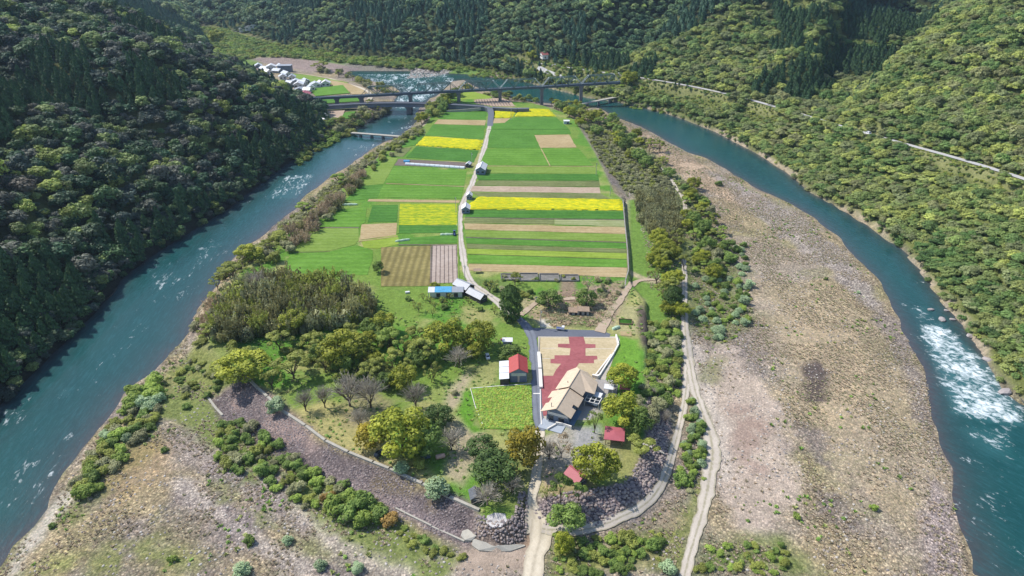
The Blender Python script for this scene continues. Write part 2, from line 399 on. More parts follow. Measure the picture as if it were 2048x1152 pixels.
# ---- terrain material: colours come from the painted zones, texture from stones and tufts
def terrain_material():
    n = N('ground'); p = n.pos()
    col = n.n('ShaderNodeAttribute', attribute_name='Col').outputs[0]
    st = n.n('ShaderNodeAttribute', attribute_name='stony').outputs[2]
    gr = n.n('ShaderNodeAttribute', attribute_name='tufty').outputs[2]
    n1 = n.noise(p, .35, 5, .65); n2 = n.noise(p, 1.7, 4, .7); n3 = n.noise(p, .045, 4, .6)
    v = n.math('ADD', n.math('MULTIPLY', n1, .9), n.math('ADD', n.math('MULTIPLY', n2, .9), n.math('MULTIPLY', n3, .5)))
    v = n.math('SUBTRACT', v, .15)                      # about 1.0
    c = n.mix(1.0, col, n.n('ShaderNodeCombineColor', i_0=v, i_1=v, i_2=v).outputs[0], 'MULTIPLY')
    # stones: cells of differing lightness
    vo = n.n('ShaderNodeTexVoronoi', i_Scale=1.7); n.set(vo.inputs['Vector'], p)
    bw = n.n('ShaderNodeSeparateColor'); n.set(bw.inputs[0], vo.outputs['Color'])
    stc = n.ramp(bw.outputs[0], [(0, (.45, .43, .44)), (.5, (.95, .94, .93)), (.85, (1.25, 1.2, 1.12)), (1, (2.0, 1.95, 1.85))])
    dd = n.ramp(vo.outputs['Distance'], [(.3, (1, 1, 1)), (.75, (.55, .52, .52))])
    sc = n.mix(1.0, stc, dd, 'MULTIPLY')
    c = n.mix(st, c, n.mix(1.0, c, sc, 'MULTIPLY'))
    # tufts: olive and straw mottling
    g1 = n.ramp(n.noise(p, .9, 5, .7), [(.38, (.55, .62, .5)), (.52, (1, 1, 1)), (.66, (1.4, 1.3, 1.1))])
    c = n.mix(gr, c, n.mix(1.0, c, g1, 'MULTIPLY'))
    hb = n.math('ADD', n.math('MULTIPLY', n.math('SUBTRACT', 1.0, vo.outputs['Distance']), n.math('MULTIPLY', st, .5)), n.math('MULTIPLY', n2, .8))
    return n.pbr(c, .95, n.bump(hb, .8, .5), .1)
M['ground'] = terrain_material()

# ------------------------------------------------------------------ paint the zones of the ground
ground_cols = {}
def lerp(a, b, t): return a*(1-t[..., None])+b*t[..., None]
X, Y = GX, GY
sw = sdpoly(X+5*(fbm(X, Y, 20, 3, 5)-.5), Y+5*(fbm(X, Y, 20, 3, 9)-.5), WATER)
f1 = fbm(X, Y, 28, 5, 100); f2 = fbm(X, Y, 9, 4, 120); f3 = fbm(X*1.0, Y*.45, 12, 4, 140)
C = np.zeros(X.shape+(3,)); A3 = lambda *c: np.array(c, float)
gravel = A3(.40, .34, .275); straw = A3(.42, .345, .21); green = A3(.21, .24, .09); purple = A3(.285, .245, .24)
C[:] = gravel
C = lerp(C, straw, sstep(.44, .6, f1)*.8)
C = lerp(C, green, sstep(.55, .68, fbm(X, Y, 17, 5, 160))*np.where(X > 40, .3, .65))
C = lerp(C, purple, sstep(.52, .66, fbm(X, Y, 22, 5, 180))*.7)
stony = np.full(X.shape, .75); tufty = np.full(X.shape, .6)
ZN = [0]
def zone(poly, col, soft=2.0, h=-4.3, warp=6.0, k=1.0, st=None, tu=None, patch=None, world=False):
    """paint a patch of ground: irregular edge, optional broken cover (patch = noise threshold)"""
    global C
    ZN[0] += 1; s = 300+ZN[0]*7
    P = np.asarray(poly, float) if world else P2(poly, h)
    d = sdpoly(X, Y, P, warp+soft+2)+(fbm(X, Y, 11, 4, s)-.5)*2*warp
    m = (1-sstep(-soft, soft, d))*k
    if patch is not None: m = m*sstep(patch-.05, patch+.07, fbm(X, Y, 9, 5, s+3))
    C = lerp(C, A3(*col), m)
    if st is not None: stony[:] = stony*(1-m)+st*m
    if tu is not None: tufty[:] = tufty*(1-m)+tu*m
    return m
# plateau grass and terrace grass
dp = sdpoly(X, Y, PLATEAU, 30)
mp = 1-sstep(-1.0, 1.5, dp)
gcol = lerp(np.broadcast_to(A3(.17, .26, .05), C.shape), A3(.34, .33, .13), sstep(.5, .68, f1))
gcol = lerp(gcol, A3(.11, .24, .035), sstep(.5, .68, fbm(X, Y, 15, 4, 222)))
C = C*(1-mp[..., None])+gcol*mp[..., None]; stony *= 1-mp; tufty = tufty*(1-mp)+.5*mp
me_ = 1-sstep(-2, 3, sdpoly(X, Y, EAST_TERRACE, 30)); me_ *= 1-mp
C = lerp(C, A3(.15, .25, .05), me_); stony *= 1-me_
# left: scrubby green bank zones and gravel streaks
zone([(330, 740), (400, 690), (440, 720), (500, 770), (420, 800), (430, 850), (560, 900), (700, 990), (860, 1075), (960, 1120), (900, 1135), (760, 1060), (600, 975), (450, 900), (360, 880)], (.17, .21, .06), 3, tu=.9, st=.2)
zone([(395, 690), (480, 720), (430, 800), (370, 860), (320, 800), (335, 740)], (.24, .25, .09), 3, tu=.9, st=.2, k=.7)
zone([(60, 1060), (110, 985), (180, 905), (260, 830), (330, 760), (345, 800), (330, 880), (240, 960), (150, 1030)], (.20, .22, .08), 3, tu=.8, st=.4, k=.8)
zone([(200, 960), (250, 910), (330, 860), (380, 880), (330, 960), (240, 1010)], (.38, .27, .14), 5, k=.6, tu=.8, st=.4)
zone([(0, 1128), (110, 1000), (135, 975), (150, 990), (100, 1060), (60, 1120), (40, 1152), (0, 1152)], (.52, .47, .40), 2, h=-5, warp=3, st=.35)
zone([(545, 990), (600, 1000), (700, 1050), (830, 1100), (920, 1120), (1000, 1125), (1060, 1110), (1060, 1152), (780, 1152), (660, 1090), (590, 1040)], (.50, .44, .37), 3, warp=5, st=.7, tu=.1)
zone([(340, 940), (400, 990), (520, 1060), (640, 1120), (700, 1152), (540, 1152), (440, 1060), (360, 990)], (.285, .25, .255), 4, warp=7, k=.85, st=1, tu=.1)
zone([(440, 900), (560, 960), (570, 1010), (470, 970), (410, 930)], (.30, .27, .29), 4, warp=5, k=.8, st=1, tu=.1)
zone([(330, 830), (400, 880), (500, 950), (620, 1060), (600, 1075), (480, 1000), (380, 930), (300, 850)], (.36, .31, .29), 3, warp=4, k=.7, st=.8, tu=.1)
zone([(150, 1060), (260, 1020), (400, 1060), (460, 1152), (90, 1152)], (.27, .24, .13), 6, warp=9, k=.6, tu=.9, patch=.45)
zone([(930, 1105), (1060, 1090), (1065, 1128), (960, 1150), (900, 1140)], (.42, .33, .26), 2, warp=3, st=.1, tu=.1)
zone([(1043, 1058), (1066, 1062), (1064, 1095), (1040, 1100)], (.36, .25, .17), 1, warp=1.5, st=.0, tu=.1)
zone([(330, 740), (430, 800), (560, 905), (760, 1045), (930, 1120), (880, 1150), (740, 1095), (590, 1010), (470, 945), (370, 890), (310, 830)], (.20, .235, .08), 4, warp=8, st=.2, tu=.8, patch=.40)
zone([(430, 1000), (520, 1000), (560, 1060), (620, 1120), (540, 1140), (470, 1080)], (.24, .255, .10), 4, warp=8, st=.4, tu=.8, patch=.50, k=.7)
zone([(360, 950), (440, 1010), (560, 1090), (640, 1150), (600, 1152), (500, 1090), (400, 1020), (345, 965)], (.50, .44, .38), 2, warp=3, st=.7, tu=.1, k=.8)
zone([(100, 1110), (300, 1080), (460, 1152), (60, 1152)], (.24, .26, .09), 5, warp=9, st=.4, tu=.9, patch=.50, k=.8)
zone([(395, 55), (455, 58), (520, 125), (470, 130), (410, 105)], (.15, .24, .06), 3, h=0, warp=4, st=.0, tu=.7)
# stone-pitched embankments
zone([(413, 792), (496, 757), (535, 794), (611, 852), (697, 905), (779, 938), (898, 994), (957, 1020), (962, 1050), (935, 1085), (862, 1053), (792, 1020), (700, 975), (620, 940), (530, 890), (440, 830)], (.18, .15, .15), 1.5, h=-2, warp=1.5, st=.75, tu=.1)
zone([(500, 780), (540, 800), (640, 870), (640, 905), (580, 900), (500, 850), (440, 800)], (.36, .27, .24), 3, h=-2, warp=5, k=.75, st=.5, patch=.47)
zone([(640, 930), (780, 990), (900, 1050), (960, 1080), (930, 1088), (820, 1040), (700, 985)], (.33, .27, .27), 2, h=-3.5, warp=2.5, k=.8, st=.7)
zone([(750, 945), (880, 1000), (870, 1020), (740, 965)], (.23, .185, .11), 2, h=-1.5, warp=2.5, k=.7, st=.5, patch=.42)
zone([(1070, 1020), (1100, 1000), (1190, 985), (1250, 975), (1275, 930), (1290, 880), (1295, 800), (1330, 790), (1340, 850), (1330, 920), (1300, 980), (1230, 1030), (1150, 1052), (1090, 1045)], (.24, .20, .21), 1.2, h=-2.2, warp=1.5, st=1, tu=.1)
zone([(960, 1046), (1000, 1060), (1030, 1040), (1042, 1000), (1062, 1000), (1050, 1075), (1000, 1085), (950, 1075)], (.22, .175, .15), 1, h=-2, warp=1, st=1, tu=.1)
# scrub belt right of the fields, then the great gravel bar
zone([(1150, 240), (1250, 245), (1330, 300), (1380, 380), (1420, 450), (1460, 520), (1500, 640), (1440, 690), (1385, 650), (1340, 500), (1250, 380), (1180, 280)], (.17, .20, .075), 5, tu=.9, st=.2)
zone([(1230, 242), (1290, 262), (1330, 285), (1410, 330), (1500, 380), (1540, 400), (1500, 420), (1400, 380), (1330, 330), (1270, 270)], (.50, .38, .28), 3, warp=3, st=.5)
zone([(1400, 330), (1520, 385), (1620, 440), (1700, 520), (1760, 600), (1740, 610), (1650, 540), (1560, 470), (1470, 400)], (.42, .375, .345), 3, warp=5, k=.85, st=1, tu=.1)
zone([(1500, 560), (1620, 560), (1740, 640), (1830, 760), (1850, 900), (1890, 1000), (1800, 1050), (1700, 1000), (1600, 850), (1560, 700)], (.43, .35, .245), 8, warp=12, k=.75, st=.45, tu=.7)
zone([(1560, 640), (1640, 600), (1730, 700), (1760, 800), (1700, 860), (1600, 800)], (.47, .37, .25), 6, warp=10, k=.6, st=.3, tu=.8)
zone([(1760, 600), (1800, 640), (1860, 780), (1880, 900), (1850, 860), (1800, 720), (1750, 640)], (.33, .29, .28), 3, warp=4, k=.7, st=1, tu=.3)
zone([(1600, 735), (1650, 725), (1660, 770), (1640, 830), (1600, 790)], (.07, .055, .065), 2, warp=5, k=.85, patch=.42, st=.4)
zone([(1600, 850), (1660, 860), (1680, 1000), (1720, 1100), (1640, 1120), (1610, 980)], (.22, .19, .19), 4, warp=8, k=.7, patch=.5, st=.8)
zone([(1440, 690), (1480, 700), (1540, 790), (1590, 900), (1590, 1020), (1560, 1090), (1480, 1060), (1440, 960), (1430, 880), (1400, 780)], (.50, .41, .34), 3, warp=6, k=.9, st=.4, tu=.2)
zone([(1460, 800), (1530, 850), (1560, 950), (1500, 960), (1450, 880)], (.33, .23, .19), 4, warp=6, k=.7, patch=.45, st=.2)
zone([(1870, 960), (1920, 1010), (1935, 1090), (1925, 1152), (1850, 1152), (1830, 1020)], (.40, .34, .34), 3, warp=4, st=1, tu=.2, k=.8)
zone([(1372, 680), (1402, 690), (1428, 780), (1452, 860), (1470, 960), (1440, 960), (1428, 880), (1400, 800), (1380, 740)], (.54, .47, .40), 2, warp=2.5, k=.9, st=.4, tu=.1)
zone([(1410, 700), (1450, 720), (1430, 780), (1395, 760)], (.20, .21, .08), 3, k=.6, tu=.8, st=.2)
zone([(1390, 800), (1420, 870), (1415, 930), (1370, 1010), (1300, 1060), (1230, 1090), (1110, 1090), (1100, 1152), (1360, 1152), (1400, 1000), (1415, 900), (1385, 780)], (.20, .22, .075), 3, warp=4, st=.25, tu=.9)
zone([(1250, 1060), (1340, 1010), (1370, 1040), (1330, 1110), (1200, 1130), (1180, 1090)], (.36, .29, .21), 4, warp=6, k=.7, st=.4, patch=.45)
zone([(1400, 1090), (1560, 1080), (1640, 1152), (1380, 1152)], (.17, .21, .07), 4, warp=6, st=.3, tu=.9)
# ground of the park and the building yard
zone([(570, 820), (660, 800), (740, 830), (800, 920), (900, 960), (880, 990), (780, 935), (650, 880)], (.42, .36, .16), 3, h=0, warp=3, k=.85)
zone([(700, 760), (790, 800), (770, 860), (690, 850)], (.30, .24, .15), 3, h=0, warp=4, k=.7)
zone([(905, 770), (935, 740), (950, 750), (925, 790), (900, 830), (950, 860), (990, 900), (940, 930), (925, 970), (890, 950), (900, 900), (880, 850)], (.42, .34, .24), 2.5, h=0, warp=3, k=.85)
zone([(930, 730), (1000, 720), (1000, 765), (940, 775)], (.30, .30, .12), 2, h=0, warp=2, k=.8)
zone([(925, 785), (950, 775), (945, 850), (975, 862), (945, 865), (918, 825)], (.12, .27, .03), 1, h=0, warp=1.5)
zone([(1000, 900), (1058, 910), (1052, 1010), (1040, 1015), (985, 1010), (975, 960)], (.17, .20, .06), 2, h=0, warp=2, k=.8)
zone([(1082, 880), (1120, 860), (1200, 830), (1215, 800), (1240, 770), (1205, 765), (1180, 800), (1150, 850), (1230, 880), (1245, 920), (1160, 940), (1090, 940)], (.38, .34, .30), 1.5, h=0, warp=1.5, k=.9)
zone([(1150, 860), (1200, 850), (1210, 890), (1150, 900)], (.33, .33, .35), 2, h=0, warp=1.5, k=.7)
zone([(1085, 940), (1110, 935), (1110, 985), (1090, 985)], (.47, .34, .24), 1.5, h=0, warp=1, k=.9)
zone([(1200, 870), (1290, 880), (1270, 950), (1220, 960)], (.28, .28, .10), 2, h=0, warp=2, k=.7)
zone([(1100, 975), (1190, 960), (1200, 985), (1110, 1003)], (.30, .22, .13), 1.5, h=0, warp=1, k=.7)
# rough ground between yard and pits
zone([(1040, 600), (1250, 560), (1254, 590), (1230, 640), (1210, 655), (1090, 652), (1060, 640)], (.33, .25, .17), 2, h=0, warp=2.5, k=.92, tu=.9)
zone([(1185, 570), (1250, 580), (1225, 650), (1165, 640), (1155, 600)], (.36, .27, .21), 2, h=0, warp=3, k=.8, tu=.9)
zone([(1050, 590), (1110, 600), (1080, 625), (1045, 618)], (.40, .36, .19), 2, h=0, warp=2, k=.6)
zone([(1080, 640), (1110, 640), (1105, 655), (1082, 655)], (.60, .56, .50), 1, h=0, warp=1, k=.9)
zone([(1120, 560), (1150, 560), (1158, 605), (1118, 605)], (.28, .20, .15), 1.5, h=0, warp=1, k=.9)
zone([(940, 555), (1000, 560), (1060, 585), (1010, 600), (960, 580)], (.14, .20, .06), 2, h=0, warp=2, k=.8)
zone([(1120, 640), (1180, 635), (1190, 655), (1120, 652)], (.17, .20, .07), 1.5, h=0, warp=2, k=.8)
zone([(1205, 675), (1240, 670), (1278, 680), (1285, 760), (1215, 790), (1195, 775), (1240, 700)], (.15, .30, .04), 1.5, h=0, warp=1)
zone([(1240, 612), (1285, 612), (1280, 670), (1235, 668)], (.36, .33, .17), 1.5, h=0, warp=1, k=.85)
zone([(1283, 610), (1300, 640), (1310, 680), (1285, 700), (1272, 650), (1275, 620)], (.10, .075, .075), 1.2, h=-.5, warp=1.2, k=.9)
zone([(1258, 545), (1290, 560), (1370, 572), (1370, 560), (1290, 550), (1262, 538)], (.48, .40, .27), 1, h=-1.8, warp=.8, k=.9)
# floodplain upstream, village bank and rocks
zone([(440, 60), (560, 92), (700, 112), (900, 126), (1000, 142), (950, 150), (820, 143), (700, 132), (560, 118), (470, 100)], (.15, .24, .06), 4, h=-3, warp=6, tu=.9, st=.1)
zone([(430, 58), (500, 100), (560, 122), (700, 138), (900, 140), (700, 112), (560, 90)], (.16, .25, .07), 4, h=-3, warp=6, tu=.9, st=.1)
zone([(470, 100), (520, 130), (500, 140), (440, 110)], (.15, .23, .06), 4, h=-3, warp=6, tu=.9, st=.1)
zone([(480, 120), (560, 112), (640, 122), (720, 135), (700, 146), (620, 142), (560, 135)], (.34, .27, .25), 4, h=-4, warp=6, st=.6)
zone([(690, 128), (820, 135), (900, 142), (860, 147), (780, 143), (700, 147)], (.30, .26, .26), 3, h=-5, warp=4, st=1, k=.8)
zone([(560, 210), (700, 215), (735, 235), (700, 258), (640, 262), (590, 240)], (.17, .20, .08), 3, h=-1, warp=4)
zone([(630, 222), (695, 222), (680, 245), (650, 240)], (.36, .25, .19), 2, h=-1, warp=2)
# forest floor on the mountains, bare rock lip along the right bank
dl = -sdpoly(X, Y, LEFT_HILL); dr = -sdpoly(X, Y, RIGHT_HILL)
mf = sstep(-3, 2, np.maximum(dl, dr))
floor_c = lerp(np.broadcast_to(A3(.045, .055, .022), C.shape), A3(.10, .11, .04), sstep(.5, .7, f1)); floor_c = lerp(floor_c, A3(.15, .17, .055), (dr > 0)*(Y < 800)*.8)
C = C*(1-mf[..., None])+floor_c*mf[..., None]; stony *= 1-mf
mr = sstep(-2, 0, dr)*(1-sstep(.8, 2.6, dr+4*(f2-.5)))*sstep(.46, .56, f1)*sstep(760, 700, Y)*.8
C = lerp(C, A3(.42, .34, .27), mr)
# cut slope above and below the hill road
drd = sdline(X, Y, HR[:, :2])
C = lerp(C, A3(.24, .24, .11), (1-sstep(7, 12, drd+4*(f2-.5)))*.8)
C = lerp(C, A3(.03, .032, .025), sstep(-4, -1, dl)*(1-sstep(0, 6, dl)))  # dark strip along the left bank foot: tree shade painted into the ground
# wet stones at the waterline
C = C*(1-.45*(1-sstep(-.5, 1.6, np.abs(sw)))[..., None]*(mf < .5)[..., None])
nv = X.size; ny, nx = X.shape
idx = np.arange(nv).reshape(ny, nx)
Fq = np.stack([idx[:-1, :-1], idx[:-1, 1:], idx[1:, 1:], idx[1:, :-1]], -1).reshape(-1, 4)
col4 = np.concatenate([C, np.ones(X.shape+(1,))], -1).reshape(-1, 4)
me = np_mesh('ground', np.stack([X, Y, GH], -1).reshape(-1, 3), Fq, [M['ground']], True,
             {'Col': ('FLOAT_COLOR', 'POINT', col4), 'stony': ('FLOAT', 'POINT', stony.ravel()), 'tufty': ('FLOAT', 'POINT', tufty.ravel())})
tag(link(bpy.data.objects.new('ground', me)), kind='structure')

# ------------------------------------------------------------------ water
def water_material():
    n = N('river_water'); p = n.pos()
    foam_glint = n.n('ShaderNodeAttribute', attribute_name='foam_glint').outputs[2]
    shal = n.n('ShaderNodeAttribute', attribute_name='shallow').outputs[2]
    fl = n.n('ShaderNodeAttribute', attribute_name='flow').outputs[1]
    deep = n.mix(n.noise(n.mapv(p, (1, .35, 1)), .06, 3), (.003, .042, .046), (.010, .085, .080))
    bed = n.mix(n.noise(p, .5, 5, .7), (.035, .04, .05), (.10, .085, .085))
    c = n.mix(shal, deep, bed)
    a = n.noise(fl, 1.0, 6, .68, .6); b = n.noise(fl, .22, 3, .6, .4)
    s = n.math('ADD', n.math('MULTIPLY', a, .62), n.math('MULTIPLY', b, .38))
    th = n.math('SUBTRACT', .70, n.math('MULTIPLY', foam_glint, .27))
    m = n.math('MULTIPLY', n.math('SUBTRACT', s, th), 7.0, clamp=True)
    st_ = n.ramp(n.noise(n.mapv(fl, (1.6, .5, 1)), 1.3, 5, .7, .5), [(.48, (0, 0, 0)), (.70, (1, 1, 1))]); c = n.mix(n.math('MULTIPLY', st_, .34), c, (.04, .15, .17))  # lighter teal streaks: ripple glints put into the water colour
    c = n.mix(n.math('MULTIPLY', n.math('SUBTRACT', foam_glint, .5), .6, True), c, (.10, .28, .30))
    c = n.mix(n.math('MULTIPLY', m, .92), c, (.80, .86, .88))
    w1 = n.noise(n.mapv(p, (1, .7, 1)), .9, 4, .6); hb = n.math('ADD', w1, n.math('MULTIPLY', m, .6))
    rg = n.math('ADD', .12, n.math('MULTIPLY', m, .6))
    return n.pbr(c, rg, n.bump(hb, .5, .3), .22)
M['water'] = water_material()
wx = np.arange(-330, 420, 2.0); wy = np.arange(-60, 1120, 2.0)
WX, WY = np.meshgrid(wx, wy)
swf = sdpoly(WX, WY, WATER)
def blob(poly, soft, h=WL):
    return 1-sstep(-soft, soft, sdpoly(WX, WY, P2(poly, h), soft+4))
foam_glint = .10+.34*sstep(.42, .62, fbm(WX, WY*.5, 26, 3, 91))*np.where((WX > 0) & (WY > 300), .12, 1)  # base flecks: foam together with ripple highlights painted into the colour
foam_glint = np.maximum(foam_glint, .95*blob([(1830, 650), (1880, 640), (1940, 690), (2000, 740), (2048, 790), (2060, 860), (1980, 850), (1900, 830), (1870, 760)], 6))
foam_glint = np.maximum(foam_glint, .62*blob([(1790, 600), (1860, 610), (1900, 660), (1840, 680)], 6))
foam_glint = np.maximum(foam_glint, .70*blob([(1880, 840), (2048, 850), (2048, 960), (1930, 900)], 8))
foam_glint = np.maximum(foam_glint, .55*blob([(1900, 900), (2048, 940), (2048, 1120), (1960, 1060)], 10))
foam_glint = np.maximum(foam_glint, .92*blob([(705, 148), (890, 146), (915, 160), (890, 180), (860, 195), (780, 185), (740, 162)], 5)*(.8+.5*(fbm(WX, WY, 18, 3, 8)-.5)))
foam_glint = np.maximum(foam_glint, .8*blob([(785, 185), (870, 185), (840, 215), (790, 220)], 6))
foam_glint = np.maximum(foam_glint, .62*blob([(775, 262), (835, 246), (832, 252), (780, 270)], 2.5))
foam_glint = np.maximum(foam_glint, .56*blob([(700, 290), (800, 285), (790, 300), (705, 305)], 3))
foam_glint = np.maximum(foam_glint, .68*blob([(560, 350), (640, 345), (600, 400), (520, 400)], 6))
foam_glint = np.maximum(foam_glint, .54*blob([(330, 600), (420, 540), (480, 480), (420, 470), (300, 560), (200, 700), (120, 800), (200, 800)], 9))
foam_glint = np.maximum(foam_glint, .62*blob([(105, 790), (130, 765), (165, 770), (120, 815)], 2.5))
foam_glint = np.maximum(foam_glint, .56*blob([(60, 915), (105, 890), (100, 900), (65, 925)], 1.5))
foam_glint = np.maximum(foam_glint, .52*blob([(220, 700), (250, 685), (260, 690), (230, 705)], 2))
foam_glint = np.maximum(foam_glint, .46*blob([(10, 1060), (60, 1030), (50, 1045), (0, 1080)], 2))
foam_glint = np.maximum(foam_glint, .52*blob([(0, 960), (60, 900), (170, 880), (120, 980), (0, 1110)], 8))
sh = np.exp(swf/np.where((WX < 0) & (WX > -178), 8.0, 5.0))*.9
sh = np.maximum(sh, .7*blob([(140, 930), (210, 850), (260, 770), (330, 700), (310, 740), (230, 800), (110, 960)], 8))
sh = np.maximum(sh, .85*blob([(1880, 1000), (1960, 1040), (2000, 1152), (1900, 1152)], 10))
sh = np.clip(sh, 0, 1)
# flow coordinates: stretched along the stream
left = WX < 0
fu = np.where(left, WX*.55+WY*.05, WX*.42+WY*.30); fv = np.where(left, WY*.22, WY*.30-WX*.20)
fz = np.zeros_like(fu)
iw = np.arange(WX.size).reshape(WX.shape)
Q = np.stack([iw[:-1, :-1], iw[:-1, 1:], iw[1:, 1:], iw[1:, :-1]], -1).reshape(-1, 4)
keep = (swf[:-1, :-1] < 9).ravel(); Q = Q[keep]
used = np.unique(Q); mp_ = np.full(WX.size, -1); mp_[used] = np.arange(len(used)); Q = mp_[Q]
vv = np.stack([WX, WY, np.full(WX.shape, WL)], -1).reshape(-1, 3)[used]
me = np_mesh('river', vv, Q, [M['water']], True, {'foam_glint': ('FLOAT', 'POINT', foam_glint.ravel()[used]), 'shallow': ('FLOAT', 'POINT', sh.ravel()[used]),
             'flow': ('FLOAT_VECTOR', 'POINT', np.stack([fu, fv, fz], -1).reshape(-1, 3)[used])})
tag(link(bpy.data.objects.new('river', me)), kind='structure')

# ------------------------------------------------------------------ roads, tracks and paths
RC = [0]
def ribbon(name, px, widths, mat, h=None, off=.09, step=1.2, cross=8, world=None, rag=.32):
    """a paved strip draped on the ground; px = centre-line pixels"""
    RC[0] += 1; off = off+.022*RC[0]
    pts = np.array(world) if world is not None else np.array([hit(*p) for p in px])
    wd = widths if hasattr(widths, '__len__') else [widths]*len(pts)
    L = densify(np.column_stack([pts, wd]), step)
    V = []; F = []; CR = []; n = len(L)
    for i in range(n):
        d = L[min(i+1, n-1), :2]-L[max(i-1, 0), :2]; d = d/(np.linalg.norm(d)+1e-9); nr = np.array([-d[1], d[0]])
        el = [rag*L[i, 3]*(float(fbm(L[i, 0]*1.0, L[i, 1]*1.0, 3.0, 2, q_))-.5) for q_ in (3, 8)]
        for c in range(cross+1):
            o = (c/cross-.5)*L[i, 3]+el[0 if c*2 < cross else 1]*abs(c/cross-.5)*2; q = L[i, :2]+nr*o; CR.append(c/cross)
            z = (H1(*q) if h is None else L[i, 2])+off
            V.append((q[0], q[1], z))
    for i in range(n-1):
        for c in range(cross):
            a = i*(cross+1)+c; F.append((a, a+1, a+cross+2, a+cross+1))
    me = np_mesh(name, V, F, [mat], True, {'cross': ('FLOAT', 'POINT', np.array(CR))}); o = link(bpy.data.objects.new(name, me)); tag(o, kind='structure'); return o, L
def track_mat(name, c1, c2, rut=None, sc=.8):
    n = N(name); p = n.pos(); a = n.noise(p, sc, 5, .65); b = n.noise(p, .12, 3)
    f = n.math('ADD', n.math('MULTIPLY', a, .55), n.math('MULTIPLY', b, .45))
    c = n.ramp(f, [(.35, c1), (.65, c2)])
    if rut:
        x_ = n.n('ShaderNodeAttribute', attribute_name='cross').outputs[2]; e_ = n.math('ABSOLUTE', n.math('SUBTRACT', n.math('ABSOLUTE', n.math('SUBTRACT', x_, .5)), .24))
        e_ = n.math('ADD', n.math('MULTIPLY', e_, 3.2), n.math('MULTIPLY', n.math('SUBTRACT', a, .5), 1.6))
        c = n.mix(n.ramp(e_, [(.35, (0, 0, 0)), (.75, (.85, .85, .85))]), c, rut)
    return n.pbr(c, .9, n.bump(a, .4, .1), .2)
M['asphalt'] = track_mat('asphalt', (.15, .165, .20), (.22, .235, .27), rut=(.13, .14, .165), sc=1.5)
M['new_asphalt'] = track_mat('dark_asphalt', (.115, .125, .155), (.15, .16, .19), sc=1.5)
M['lane'] = track_mat('pale_farm_lane', (.44, .39, .34), (.60, .54, .47), rut=(.34, .31, .22))
M['path'] = track_mat('pale_concrete_path', (.50, .43, .32), (.68, .60, .47), rut=(.42, .36, .27))
M['track'] = track_mat('gravel_track', (.44, .385, .32), (.60, .53, .45), rut=(.30, .27, .18))
M['dirt'] = track_mat('dirt_path', (.37, .28, .20), (.48, .38, .28))
M['far_road'] = track_mat('far_road', (.40, .39, .38), (.50, .49, .48))
ribbon('farm_lane', [(981, 246), (975, 275), (966, 305), (953, 345), (940, 378), (926, 408), (920, 435), (920, 470), (925, 505), (931, 540), (944, 566), (968, 586), (992, 603), (1012, 622), (1034, 638)],
       [4.2, 4, 3.8, 3.8, 3.6, 3.6, 3.4, 3.4, 3.4, 3.4, 3.6, 3.6, 4.0, 4, 4.2], M['lane'])
ribbon('asphalt_road', [(1030, 634), (1048, 650), (1062, 672), (1068, 700), (1071, 740), (1073, 790), (1077, 840), (1081, 866)], [4, 4.2, 4.2, 3.7, 3.5, 3.5, 3.5, 3.2], M['asphalt'])
ribbon('concrete_path', [(1081, 866), (1077, 890), (1076, 920), (1072, 955), (1066, 985), (1063, 1015), (1069, 1040), (1080, 1062)], [3.2, 3.4, 3.2, 3.2, 2.8, 3.2, 5.5, 8.5], M['path'], off=.10)
ribbon('concrete_path', [(1080, 1045), (1082, 1070), (1076, 1100), (1068, 1130), (1062, 1160)], [5, 6.2, 5.6, 5.4, 5.5], M['path'], off=.12)
ribbon('river_track', [(1084, 1058), (1105, 1066), (1150, 1068), (1200, 1058), (1255, 1036), (1300, 1003), (1332, 950), (1350, 890), (1364, 830), (1372, 780), (1376, 730), (1372, 680), (1369, 630), (1369, 560), (1368, 520)],
       [3.2, 3.0, 2.9, 2.9, 2.9, 2.8, 2.7, 2.6, 2.6, 3.0, 5.0, 4.0, 3.2, 2.8, 2.4], M['track'], off=.11)
ribbon('gravel_track', [(1378, 720), (1388, 780), (1408, 840), (1424, 900), (1418, 960), (1406, 1020), (1392, 1070), (1378, 1115), (1366, 1165)], [3.4, 3.6, 4.2, 5.2, 4.6, 3.8, 3.3, 3.2, 3.2], M['track'])
ribbon('dirt_path', [(1368, 440), (1370, 410), (1362, 390), (1350, 374), (1340, 355), (1318, 335)], [2.6]*6, M['track'])
ribbon('dirt_path', [(1198, 668), (1212, 645), (1224, 620), (1240, 602), (1258, 575), (1275, 563), (1310, 560)], [5, 3.6, 3.2, 2.8, 2.6, 2.4, 2], M['dirt'])
ribbon('dirt_path', [(1042, 632), (1075, 608), (1110, 602), (1150, 600)], [2.5]*4, M['dirt'])
ribbon('far_road', None, 4.6, M['far_road'], off=.25, world=HR, step=5, rag=.1)
ribbon('far_road', [(1075, 137), (1110, 150), (1150, 162), (1190, 174), (1225, 186)], [4]*5, M['far_road'], off=.3, step=5)
ribbon('village_road', [(660, 158), (700, 170), (725, 178), (741, 190), (736, 205)], [3, 3, 3.5, 4, 4], M['path'], off=.2, step=4)
ribbon('village_road', [(578, 146), (620, 151), (660, 158)], [2.5]*3, M['dirt'], off=.2, step=4)
ribbon('forest_road', [(405, 100), (412, 92), (405, 86)], [3]*3, M['dirt'], off=.3, step=4)

